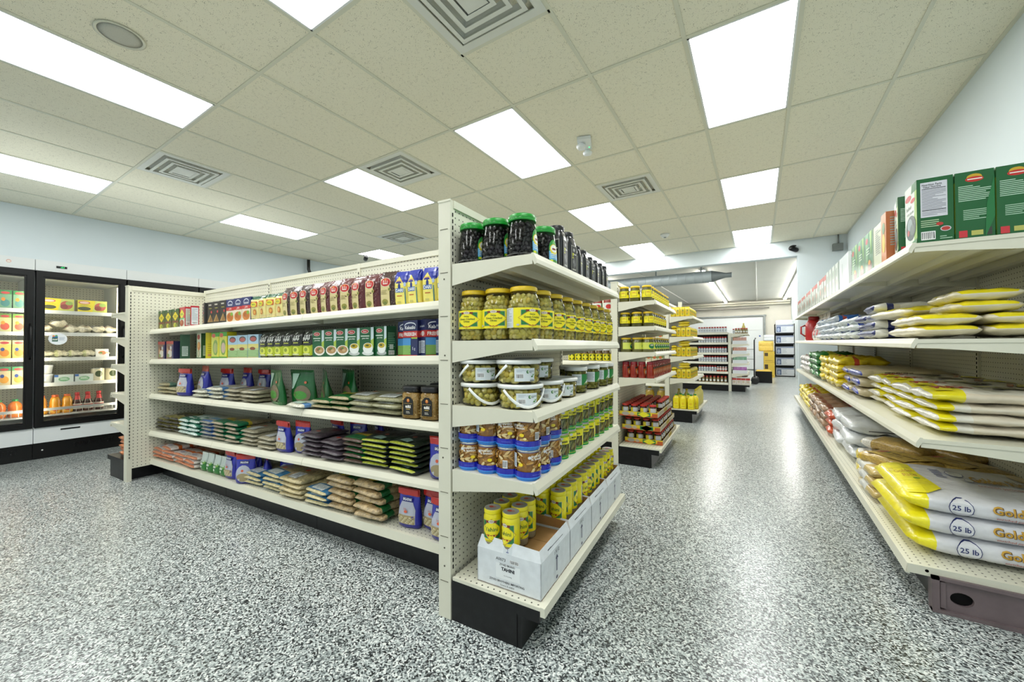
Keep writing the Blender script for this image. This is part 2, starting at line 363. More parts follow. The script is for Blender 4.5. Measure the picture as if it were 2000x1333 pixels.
# suspended ceiling: the plenum board, its grid bars and each tile
XG = [1.28, .824, .224, -.36, -.96, -1.59, -2.22, -2.85, -3.5, -4.135, -4.77, -5.45, -6.10, -6.78, -7.44, -8.11]
YG = [-3.6, -2.35, -1.13, .09, 1.309, 2.54, 3.73, 4.918, 6.09, 7.26, 8.5]
mb = MB(); mb.box(XL, XR, YN, YH, CEIL + .03, CEIL + .1); ceil = struct('ceiling', mb.mesh('ceiling', M_tile))
GW = .012
for i, x in enumerate(XG[1:-1]):
    mb = MB(); mb.box(x - GW, x + GW, YN, YH, CEIL - .001, CEIL + .03); ob('grid_bar', mb.mesh('grid_bar', M_grid), ceil)
for y in YG[1:-1]:
    mb = MB(); mb.box(XL, XR, y - GW, y + GW, CEIL - .0012, CEIL + .03); ob('grid_bar', mb.mesh('grid_bar', M_grid), ceil)
for x in (XL + .012, XR - .012):
    mb = MB(); mb.box(x - .012, x + .012, YN, YH, CEIL - .001, CEIL + .02); ob('wall_angle', mb.mesh('wall_angle', M_grid), ceil)
# rows: index of the lower YG line; row 3 = .09..1.309, row 5 = 2.54.. , row 7 = 4.918.., row 9 = 7.26..
LC = [(2, 5), (2, 7), (2, 9), (2, 3), (2, 1), (5, 5), (5, 7), (5, 9), (5, 3), (5, 1), (8, 5), (8, 7), (8, 3), (8, 1), (7, 9), (12, 5), (12, 7), (12, 3), (12, 1)]
VC = [(10, 4, 0), (7, 5, 0), (4, 6, 1), (10, 6, 1), (4, 4, 0)]
tb = MB(); tb.poly([(-.5, -.5, 0), (-.5, .5, 0), (.5, .5, 0), (.5, -.5, 0)]); 
for a, b_ in (((-.5, -.5), (.5, -.5)), ((.5, -.5), (.5, .5)), ((.5, .5), (-.5, .5)), ((-.5, .5), (-.5, -.5))):
    tb.poly([(a[0], a[1], 0), (b_[0], b_[1], 0), (b_[0], b_[1], 1), (a[0], a[1], 1)])
tile_me = tb.mesh('ceiling_tile', M_tile)
def add_tile(x0, x1, y0, y1):
    o = ob('ceiling_tile', tile_me, ceil); o.location = ((x0 + x1) / 2, (y0 + y1) / 2, CEIL + .004); o.scale = (x1 - x0 - .018, y1 - y0 - .018, .03)
vents = {(c, r): h for c, r, h in VC}
for c in range(15):
    x1, x0 = XG[c], XG[c + 1]
    for r in range(10):
        y0, y1 = YG[r], YG[r + 1]
        if (c, r) in LC: continue
        if (c, r) in vents:
            ym = (y0 + y1) / 2
            mb = MB(); mb.box(x0, x1, ym - GW, ym + GW, CEIL - .001, CEIL + .03); ob('grid_bar', mb.mesh('grid_bar', M_grid), ceil)
            if vents[(c, r)] == 0: add_tile(x0, x1, ym, y1)
            else: add_tile(x0, x1, y0, ym)
        else: add_tile(x0, x1, y0, y1)
LWHERE = {(2, 5): 'large square-on ceiling light panel nearest the right wall, above the aisle', (2, 7): 'ceiling light panel above the right aisle, second from the near end', (2, 9): 'ceiling light panel above the right aisle, farthest by the header wall',
 (2, 3): 'ceiling light panel over the right aisle, directly overhead', (2, 1): 'ceiling light panel over the right aisle, out of view behind',
 (5, 5): 'ceiling light panel right of the middle vent, above the jar display', (5, 7): 'ceiling light panel just behind the black bottles on the display', (5, 9): 'small ceiling light panel far back beside the detector',
 (5, 3): 'ceiling light panel cut by the top edge, left of the big vent', (5, 1): 'ceiling light panel out of view behind, middle row',
 (8, 5): 'ceiling light panel above the long shelving run, left of its vent', (8, 7): 'ceiling light panel hidden low behind the cream upright', (8, 3): 'long ceiling light panel filling the upper left corner', (8, 1): 'ceiling light panel out of view behind, left row',
 (7, 9): 'ceiling light panel glimpsed behind the last black bottles', (12, 5): 'ceiling light panel above the coolers, left of the middle', (12, 7): 'ceiling light panel next to the black security camera', (12, 3): 'ceiling light panel low at the left edge near the cooler wall', (12, 1): 'ceiling light panel out of view behind, by the cooler wall'}
for c, r in LC:
    x1, x0 = XG[c] - GW, XG[c + 1] + GW; y0, y1 = YG[r] + GW, YG[r + 1] - GW; cx, cy_ = (x0 + x1) / 2, (y0 + y1) / 2
    root = ob('ceiling_light', None, None, T(cx, cy_, CEIL), LWHERE[(c, r)], 'light', 'recessed ceiling light panels')
    hw, hl = (x1 - x0) / 2, (y1 - y0) / 2; mb = MB()
    for a in ((-hw, hw, -hl, -hl + .012), (-hw, hw, hl - .012, hl), (-hw, -hw + .012, -hl, hl), (hw - .012, hw, -hl, hl)): mb.box(*a, -.002, .03)
    ob('frame', mb.mesh('light_frame', M_white), root)
    mb = MB(); mb.poly([(-hw + .012, -hl + .012, .004), (-hw + .012, hl - .012, .004), (hw - .012, hl - .012, .004), (hw - .012, -hl + .012, .004)]); ob('diffuser', mb.mesh('light_diffuser', M_panel), root)
VWHERE = ['square ceiling vent at the left, above the coolers', 'square ceiling vent above the long run, right of a light panel', 'square ceiling vent near the smoke detector over the aisle', 'small far ceiling vent left of the cream upright', 'large ceiling vent cut by the top edge of the picture']
for n, (c, r, h) in enumerate(VC):
    x1, x0 = XG[c] - GW, XG[c + 1] + GW; ym = (YG[r] + YG[r + 1]) / 2
    y0, y1 = (YG[r] + GW, ym - GW) if h == 0 else (ym + GW, YG[r + 1] - GW)
    hw, hl = (x1 - x0) / 2, (y1 - y0) / 2
    root = ob('ceiling_vent', None, None, T((x0 + x1) / 2, (y0 + y1) / 2, CEIL), VWHERE[n], 'vent', 'square ceiling air diffusers')
    mb = MB(); mb.box(-hw, hw, -hl, hl, .05, .06); ob('backing', mb.mesh('vent_backing', M_dark), root)
    mb = MB()
    for a in ((-hw, hw, -hl, -hl + .05), (-hw, hw, hl - .05, hl), (-hw, -hw + .05, -hl + .05, hl - .05), (hw - .05, hw, -hl + .05, hl - .05)): mb.box(*a, -.003, .004)
    ob('frame', mb.mesh('vent_frame', M_vent), root)
    for k in range(3):
        a = hw - .075 - k * .062; b_ = hl - .075 - k * .062; mb = MB(); zz = -.018 - .002 * k
        for (p, q) in (((-a, -b_), (a, -b_)), ((a, -b_), (a, b_)), ((a, b_), (-a, b_)), ((-a, b_), (-a, -b_))):
            s_ = lambda v, d: (v[0] - math.copysign(d, v[0]), v[1] - math.copysign(d, v[1]))
            mb.poly([(*s_(p, -.022), .03), (*s_(q, -.022), .03), (*q, zz), (*p, zz)]); mb.poly([(*p, zz), (*q, zz), (*s_(q, .026), zz + .001), (*s_(p, .026), zz + .001)])
            mb.poly([(*s_(p, .026), zz + .001), (*s_(q, .026), zz + .001), (*s_(q, .0), .034), (*s_(p, .0), .034)])
        ob('louver', mb.mesh('vent_louver', M_vent), root)
    a = hw - .235; mb = MB(); mb.cbox(-a, a, -a, a, -.018, -.008, .004); ob('center_plate', mb.mesh('vent_plate', M_vent), root)

# ceiling speaker, detectors, cameras, conduit, wire
root = ob('ceiling_speaker', None, None, T(-3.2, .70, CEIL), 'round grey flush ceiling speaker beside the upper left light panel', 'speaker')
mb = MB(); mb.lathe([(.098, .004), (.112, .002), (.115, -.004), (.104, -.006), (.098, -.002)], 32, caps=False); ob('rim', mb.mesh('speaker_rim', M_grid), root)
mb = MB(); mb.lathe([(.0001, -.0035), (.06, -.0035), (.1, -.0015)], 32, hx('b9b9ae')); ob('grille', mb.mesh('speaker_grille', mat('speaker_mesh', attr=True, rough=.6, vary=.1, scale=300)), root)
root = ob('emergency_light', None, None, T(-1.32, 3.34, CEIL) @ Rz(18), 'white twin-lamp emergency light on the ceiling with green indicator', 'emergency light')
mb = MB(); mb.cbox(-.06, .06, -.1, .1, -.03, .004, .006); m_ = mb.mesh('unit_base', M_white); ob('base', m_, root)
for yy, xx in ((-.04, -.03), (.1, .02)):
    mb = MB(); mb.lathe([(.001, -.075), (.034, -.075), (.042, -.06), (.042, -.045), (.02, -.03), (.016, 0)], 16, WHITE, X=T(xx, yy, 0) @ Rx(18)); ob('lamp_head', mb.mesh('lamp_head', M_white), root)
mb = MB(); mb.lathe([(.0001, -.036), (.005, -.034), (.005, -.03)], 8, X=T(.04, .05, 0)); ob('indicator', mb.mesh('indicator', M_led), root)
root = ob('smoke_detector', None, None, T(-1.30, 6.86, CEIL), 'small round smoke detector on the ceiling toward the header wall', 'smoke detector')
mb = MB(); mb.lathe([(.0001, -.05), (.04, -.05), (.055, -.035), (.07, -.02), (.07, .004)], 20); ob('body', mb.mesh('detector_body', M_white), root)
mb = MB(); mb.lathe([(.0001, -.062), (.02, -.06), (.022, -.05)], 12); ob('sensor', mb.mesh('detector_sensor', M_grey), root)
def seccam(M, label):
    root = ob('security_camera', None, None, M, label, 'camera', 'bullet security cameras')
    mb = MB(); mb.lathe([(.045, 0), (.045, .012), (.02, .02)], 16, hx('101012')); ob('mount', mb.mesh('camera_mount', M_black), root)
    mb = MB(); mb.lathe([(.001, -.09), (.034, -.088), (.042, -.07), (.042, .06), (.03, .075), (.001, .078)], 16, hx('101012'), X=T(0, 0, -.045) @ Rx(80)); ob('body', mb.mesh('camera_body', M_black), root)
    mb = MB(); mb.lathe([(.001, -.094), (.024, -.092), (.024, -.085)], 12, hx('050505'), X=T(0, 0, -.045) @ Rx(80)); ob('lens', mb.mesh('camera_lens', M_card), root)
seccam(T(-6.73, 5.10, CEIL - .012) @ Rz(60), 'black security camera on the ceiling beside a far left light panel')
seccam(T(.54, YH - .06, 2.80) @ Rz(-40), 'black security camera on the header wall beside the right pier')
root = ob('junction_box', None, None, T(1.15, YH - .03, 2.65), 'grey junction box with conduit up the right pier', 'junction box')
mb = MB(); mb.cbox(-.07, .07, -.03, .03, 0, .12, .006); ob('box', mb.mesh('junction_box_body', M_grey), root)
mb = MB(); mb.tube([(.01, 0, .12), (.01, 0, .27)], .012, 8); ob('conduit_stub', mb.mesh('conduit_stub', M_grey), root)
mb = MB(); mb.tube([(-8.0, 4.64, 2.9), (-8.03, 4.66, 2.7), (-7.98, 4.74, 2.45), (-8.0, 4.78, 2.2)], .035, 6, hx('141414')); ob('hanging_cable', mb.mesh('hanging_cable', M_plast), None, None, 'black cable hanging from the ceiling on the left wall', 'cable')
# back room: duct, tube lights, garage door, pipes
mb = MB()
for k in range(26):
    x = -5.0 + k * .162
    mb.lathe([(.12, 0), (.123, .004), (.12, .01), (.12, .16)], 20, hx('a9b2b5'), X=T(x, YH + .42, 2.47) @ Ry(90), caps=False)
mb.lathe([(.12, 0), (.05, .25), (.05, .36)], 20, hx('7c8384'), X=T(-.79, YH + .42, 2.47) @ Ry(90))
for x in (-4.6, -3.2, -1.9, -1.0):
    mb.box(x, x + .03, YH + .42 - .002, YH + .42 + .002, 2.585, 2.965, hx('8f979a'))
ob('air_duct', mb.mesh('air_duct', mat('duct_steel', attr=True, rough=.45, metal=.25, vary=.06)), None, None, 'grey round spiral air duct under the header of the back room', 'duct')
for i, (x, y0, y1) in enumerate(((-1.15, 10.6, 19.0), (.92, 10.6, 19.0), (-3.7, 9.6, 15.5))):
    lab = ('long tube light down the middle of the back-room ceiling', 'long bright tube light along the right of the back room', 'tube light glimpsed above the jars on the second display')[i]
    root = ob('tube_light', None, None, T(x, 0, 2.93), lab, 'light', 'back-room tube lights')
    mb = MB(); mb.box(-.055, .055, y0, y1, -.02, .03); ob('housing', mb.mesh('tube_housing', M_white), root)
    for s_ in (-.028, .028):
        mb = MB(); mb.tube([(s_, y0 + .05, -.035), (s_, y1 - .05, -.035)], .014, 8); ob('tube', mb.mesh('tube', M_strip), root)
door = ob('garage_door', None, None, T(0, YB, 0), 'white sectional garage door at the end of the back room', 'garage door')
for k in range(4):
    mb = MB(); mb.cbox(-4.2, .19, -.05, -.01, k * .56 + .03, k * .56 + .585, .012); ob('panel', mb.mesh('door_panel', M_white), door)
mb = MB(); mb.box(.2, .27, -.09, -.02, 0, 2.35); ob('track', mb.mesh('door_track', M_grey), door)
mb = MB(); mb.tube([(-4.2, -.2, 2.62), (.4, -.2, 2.62)], .03, 8, hx('77726a')); ob('spring_bar', mb.mesh('spring_bar', M_plast), door)
mb = MB(); mb.box(-4.3, .3, -.1, -.02, 2.28, 2.34); ob('lintel', mb.mesh('door_lintel', M_grey), door)
mb = MB(); mb.lathe([(.03, 0), (.03, .02)], 12, hx('2c4fa0'), X=T(.06, -.06, 1.45) @ Rx(90)); ob('lock', mb.mesh('door_lock', M_plast), door)
for i, z in enumerate((2.86, 2.78)):
    mb = MB(); mb.tube([(-4.5, YB - .35 + .1 * i, z), (1.1, YB - .35 + .1 * i, z)], .035, 8, hx('d8d2bf')); ob('ceiling_pipe', mb.mesh('ceiling_pipe', M_plast), None, None, ('upper of two cream pipes over the garage door', 'lower of two cream pipes over the garage door')[i], 'pipe', 'pipes over the garage door')
# ------------------------------------------------------------------ shelving
_sh = {}
def shelf_mesh(w, d, rib=True, lip=.034):
    """a steel shelf: x 0..w, front edge at y=0, back at y=d, top at z=0"""
    k = (round(w, 3), round(d, 3), rib, lip)
    if k not in _sh:
        mb = MB(); mb.box(.001, w - .001, 0, d, -.016, 0)
        mb.prism([(0, .004), (-.008, .004), (-.02, -lip * .55), (-.022, -lip), (-.012, -lip - .004), (-.004, -lip * .6), (0, -.016)][::-1], .001, w - .001)
        if rib:
            for y in (d * .28, d * .54, d * .78): mb.box(.012, w - .012, y, y + .04, -.046, -.016)
            mb.box(.02, w - .02, d - .03, d - .006, -.03, -.016)
        br = MB()
        for x in (.004, w - .007): br.prism([(-.004, -.0008), (d, -.0008), (d, -.085), (d - .03, -.08), (.06, -.038), (-.004, -.036)], x - .0036, x + .0026)
        _sh[k] = (mb.mesh('shelf', M_steel), br.mesh('bracket', M_steel))
    return _sh[k]
def add_shelf(root, M, w, d, label=None, rib=True, brackets=True, lip=.034):
    a, b = shelf_mesh(w, d, rib, lip); o = ob('shelf', a, root, M, label)
    if brackets: ob('bracket', b, o, kind='stuff')
    return o
def slots_mesh(h, z0, n=None):
    mb = MB(); n = int((h - z0) / .0255)
    for k in range(n): mb.box(-.0025, .0025, -.0012, .002, z0 + k * .0255, z0 + k * .0255 + .015)
    return mb.mesh('slots', M_slot)
def post(root, M, h, dx=.058, dy=.03, slot_z=.19, marks=False):
    """upright post seen end-on: x -dx..0, y 0..dy, slots on its +x face"""
    mb = MB(); mb.box(-dx, 0, 0, dy, 0, h); mb.box(-dx - .002, .002, -.002, .004, h - .006, h + .002)
    o = ob('upright', mb.mesh('upright', M_steel), root, M)
    sm = slots_mesh(h - .02, slot_z); ob('slot_strip', sm, o, T(.0008, dy * .5, 0) @ Rz(90), kind='stuff')
    if marks:
        mk = MB()
        for k in range(9):
            z = .14 + k * .172; mk.box(-dx * .85, -dx * .2, -.0012, .002, z, z + .0025)
        for z, xx in ((.27, .5), (.2, .5), (.62, .62), (1.32, .5), (1.02, .45)): mk.lathe([(.0001, 0), (.0035, 0)], 8, X=T(-dx * xx, -.0012, z) @ Rx(90))
        ob('seam_marks', mk.mesh('seam_marks', mat('seam_grey', hx('6d6a58'), rough=.7)), o, kind='stuff')
    return o
def endcap(M, label, W, H, zs, depth, deck_d, deck_z, kick_d, H2=None, marks=False, ribs=True):
    """end display: back panel along local y at x=0, shelves out towards +x"""
    root = ob('end_display', None, None, M, label, 'shelving', 'end-of-aisle displays')
    post(root, T(0, 0, 0), H, marks=marks); post(root, T(0, W - .03, 0), H2 or H)
    mb = MB(); mb.box(-.03, -.004, .03, W - .03, .1, H - .005); ob('back_panel', mb.mesh('back_panel', PEGY), root)
    mb = MB(); mb.box(-.034, .004, .02, W - .02, H - .03, H); ob('top_rail', mb.mesh('top_rail', M_steel), root)
    for z in zs: add_shelf(root, T(depth, .004, z) @ Rz(90), W - .008, depth - .006)
    mb = MB(); mb.box(0, W, 0, deck_d - .01, -.012, 0); mb.prism([(-.008, .002), (-.016, 0), (-.018, -.03), (0, -.03), (0, .002)][::-1], 0, W, m=1)
    ob('deck', mb.mesh('deck', [PEGT, M_steel]), root, T(deck_d, 0, deck_z) @ Rz(90))
    mb = MB(); mb.box(.004, deck_d - .004, .002, W - .002, deck_z - .055, deck_z - .013); mb.box(.004, kick_d, .003, W - .003, .0, deck_z - .055); mb.box(kick_d - .02, kick_d - .017, 0, .004, .0, deck_z - .05)
    ob('kick_plate', mb.mesh('kick_plate', M_kick), root)
    mb = MB(); mb.lathe([(.012, -.02), (.012, .02)], 10, X=T(deck_d + .004, W - .01, deck_z - .012) @ Rx(90)); ob('corner_cap', mb.mesh('corner_cap', M_black), root)
    return root
G1 = T(-1.013, 1.154, 0) @ Rz(3.2)
W1 = 1.17
EZ = [1.377, 1.077, .827, .578]; DZ = .167
endcap(G1, 'cream end display at the front, stacked with olives, cans and tahini', W1, 1.632, EZ, .35, .38, DZ, .307, marks=True)
G2 = T(-1.07, 3.47, 0) @ Rz(2.0); E2Z = [1.449, 1.225, 1.0, .771]
endcap(G2, 'second end display along the aisle, with pickle jars and red-lidded trays', 1.2, 1.635, E2Z, .315, .35, .171, .285)
G3 = T(-1.06, 5.8, 0) @ Rz(.3); E3Z = [1.46, 1.178, .905, .6]
endcap(G3, 'third end display down the aisle, full of yellow packets and jugs', 1.2, 1.66, E3Z, .30, .35, .175, .29, H2=1.78)

def run(M, label, x0, nsec, sw, yf, yb, tops, slopes, deck_z, deck_s, kick_y, H, Hl, sides=1, back=True):
    """long shelving along local x from x0 leftwards, front lips at y=yf, back panel face at y=yb"""
    root = ob('long_shelving', None, None, M, label, 'shelving', 'long shelving runs')
    for k in range(nsec):
        xa = x0 - (k + 1) * sw
        mb = MB(); ha = H + (Hl - H) * (k / nsec); hb = H + (Hl - H) * ((k + 1) / nsec)
        mb.prism([(0, .1), (sw, .1), (sw, ha), (0, hb)], 0, .02, axis='y'); ob('back_panel', mb.mesh('back_panel', PEGX), root, T(xa, yb, 0))
        mb = MB(); mb.prism([(0, hb - .03), (sw, ha - .03), (sw, ha), (0, hb)], -.006, .03, axis='y'); ob('top_rail', mb.mesh('top_rail', M_steel), root, T(xa, yb, 0))
        for z, s in zip(tops, slopes):
            zz = z + s * (xa - x0); add_shelf(root, T(xa, yf, zz) @ Ry(-math.degrees(math.atan(s))), sw, yb - yf)
        zz = deck_z + deck_s * (xa - x0)
        mb = MB(); mb.box(0, sw, .01, yb - yf, -.012, 0); mb.prism([(.01, .002), (-.006, 0), (-.012, -.04), (0, -.045), (.01, -.02)][::-1], 0, sw, m=1)
        ob('deck', mb.mesh('deck', [PEGT, M_steel]), root, T(xa, yf, zz) @ Ry(-math.degrees(math.atan(deck_s))))
        mb = MB(); mb.box(.001, sw - .001, 0, .015, 0, deck_z - .035); ob('kick_plate', mb.mesh('kick_plate', M_kick), root, T(xa, kick_y, 0))
    for k in range(nsec + 1):
        x = x0 - k * sw; h = H + (Hl - H) * (k / nsec); mb = MB(); mb.box(x - .013, x + .013, yb - .008, yb + .03, 0, h); o = ob('upright', mb.mesh('upright', M_steel), root)
        ob('slot_strip', slots_mesh(h - .02, .25), o, T(x, yb - .009, 0), kind='stuff')
    return root
RT = [1.256, 1.013, .715, .455]; RS = [.0187, .0183, .0127, .0264]; RD, RDS = .184, .0113
RX0 = -.13
def rz(i, x): return (RT + [RD])[i] + (RS + [RDS])[i] * (x - RX0)
run(G1, 'long cream shelving run in the foreground, stocked with boxes and bags', RX0, 3, 1.017, .15, .52, RT, RS, RD, RDS, .225, 1.61, 1.565)
# far left end display of the same run: panel, post, shelves pointing left
root = ob('end_display', None, None, G1 @ T(-3.18, 0, 0), 'perforated end panel and display closing the left of the long run', 'shelving', 'end-of-aisle displays')
post(root, T(0, 0, 0), 1.545, slot_z=.18); post(root, T(0, 1.14, 0), 1.545)
mb = MB(); mb.box(-.03, -.002, .03, 1.14, .1, 1.54); ob('back_panel', mb.mesh('back_panel', PEGY), root)
mb = MB(); mb.box(-.034, .003, .02, 1.15, 1.51, 1.545); ob('top_rail', mb.mesh('top_rail', M_steel), root)
for z in (1.34, 1.138, .915, .68, .438): add_shelf(root, T(-.36, 1.166, z) @ Rz(-90), 1.16, .3)
mb = MB(); mb.box(-.41, -.06, .002, 1.16, .13, .165); mb.box(-.35, -.06, .003, 1.16, 0, .13); ob('kick_plate', mb.mesh('kick_plate', M_kick), root)
# the runs behind the second and third displays, glimpsed past the panel edges
R2T = [1.37, .905, .62]; run(G2, 'shelving run behind the second display, glimpsed past the jars', -.075, 3, 1.2, .2, .57, R2T, [0] * 3, .18, 0, .28, 1.6, 1.6)
R3T = [1.14, .82, .495]; run(G3, 'shelving run behind the third display, glimpsed between the shelves', -.075, 3, 1.2, .2, .57, R3T, [0] * 3, .18, 0, .28, 1.62, 1.62)

# wall shelving along the right wall (faces -x)
RW = 1.1; RYN = 2.22; RSW = 1.185; NSEC = 5
WT = [1.47, 1.078, .675]; WX = [.548, .55, .558]; WDZ = .163; WDX = .512; WSL = .0085
def wz(i, y): return (WT[i] if i < 3 else WDZ) + WSL * (y - RYN) * (1 if i != 2 else -.3)
root = ob('rice_shelving', None, None, None, 'long cream shelving of rice and boxes along the right wall', 'shelving')
for k in range(NSEC):
    y0 = RYN + k * RSW; y1 = y0 + RSW
    mb = MB(); mb.box(0, .02, 0, RSW, .1, 1.62); ob('back_panel', mb.mesh('back_panel', PEGY), root, T(RW, y0, 0))
    for i in range(3):
        s = WSL * (1 if i != 2 else -.3); add_shelf(root, T(WX[i], y1, wz(i, y1)) @ Rz(-90) @ Ry(math.degrees(math.atan(s))), RSW, RW - WX[i])
    mb = MB(); mb.box(0, RSW, .01, RW - WDX, -.012, 0); mb.prism([(.01, .002), (-.006, 0), (-.012, -.038), (0, -.042), (.01, -.02)][::-1], 0, RSW, m=1)
    ob('deck', mb.mesh('deck', [PEGT, M_steel]), root, T(WDX, y1, wz(3, y1)) @ Rz(-90) @ Ry(math.degrees(math.atan(WSL))))
    mb = MB(); mb.box(0, .012, .001, RSW - .001, 0, .12); ob('kick_plate', mb.mesh('kick_plate', M_kick), root, T(.6, y0 + .02, 0))
for k in range(NSEC + 1):
    y = RYN + k * RSW; mb = MB(); mb.box(RW - .012, RW + .03, y - .013, y + .013, 0, 1.62); o = ob('upright', mb.mesh('upright', M_steel), root)
    ob('slot_strip', slots_mesh(1.6, .2), o, T(RW - .0125, y, 0) @ Rz(90), kind='stuff')
for i, (x, z, hh, dd) in enumerate(((WDX, wz(3, RYN), .034, RW - WDX),)):
    mb = MB(); mb.box(x - .006, RW, RYN - .004, RYN + .001, z - hh, z + .002); mb.lathe([(.0001, 0), (.006, 0)], 10, X=T(x + .05, RYN - .0046, z - .014) @ Rx(90), m=1); ob('deck_end_plate', mb.mesh('deck_end_plate', [M_steel, M_slot]), root)
# base foot at the near end, primer-painted with a round hole
mb = MB(); n = 20; R = .026; cx, cz = .085, .065
ring = [(cx + R * 1.25 * math.cos(2 * math.pi * k / n), cz + R * math.sin(2 * math.pi * k / n)) for k in range(n)]
rect = []
for k in range(n):
    a = 2 * math.pi * k / n; c_, s_ = math.cos(a), math.sin(a); x0, x1, z0, z1 = .022, .52, .012, .128
    t = min((x1 - cx) / c_ if c_ > 1e-6 else 9, (x0 - cx) / c_ if c_ < -1e-6 else 9, (z1 - cz) / s_ if s_ > 1e-6 else 9, (z0 - cz) / s_ if s_ < -1e-6 else 9); rect.append((cx + c_ * t, cz + s_ * t))
for k in range(n):
    k2 = (k + 1) % n; mb.poly([(ring[k][0], 0, ring[k][1]), (rect[k][0], 0, rect[k][1]), (rect[k2][0], 0, rect[k2][1]), (ring[k2][0], 0, ring[k2][1])])
    mb.poly([(ring[k][0], 0, ring[k][1]), (ring[k2][0], 0, ring[k2][1]), (ring[k2][0], .012, ring[k2][1]), (ring[k][0], .012, ring[k][1])])
mb.box(0, .022, -.012, .03, .0, .14); mb.box(.0, .52, -.014, .01, .0, .013); mb.box(.0, .52, -.012, .01, .127, .14); mb.box(.49, .53, -.005, .01, .01, .13); mb.box(.025, .04, -.006, .002, .02, .12)
ob('base_foot', mb.mesh('base_foot', M_mauve), root, T(.572, RYN - .005, 0), 'mauve primer-painted base foot with a round hole')
mb = MB(); mb.box(.02, .5, .02, .03, 0, .14); ob('base_liner', mb.mesh('base_liner', M_dark), root, T(.572, RYN, 0))

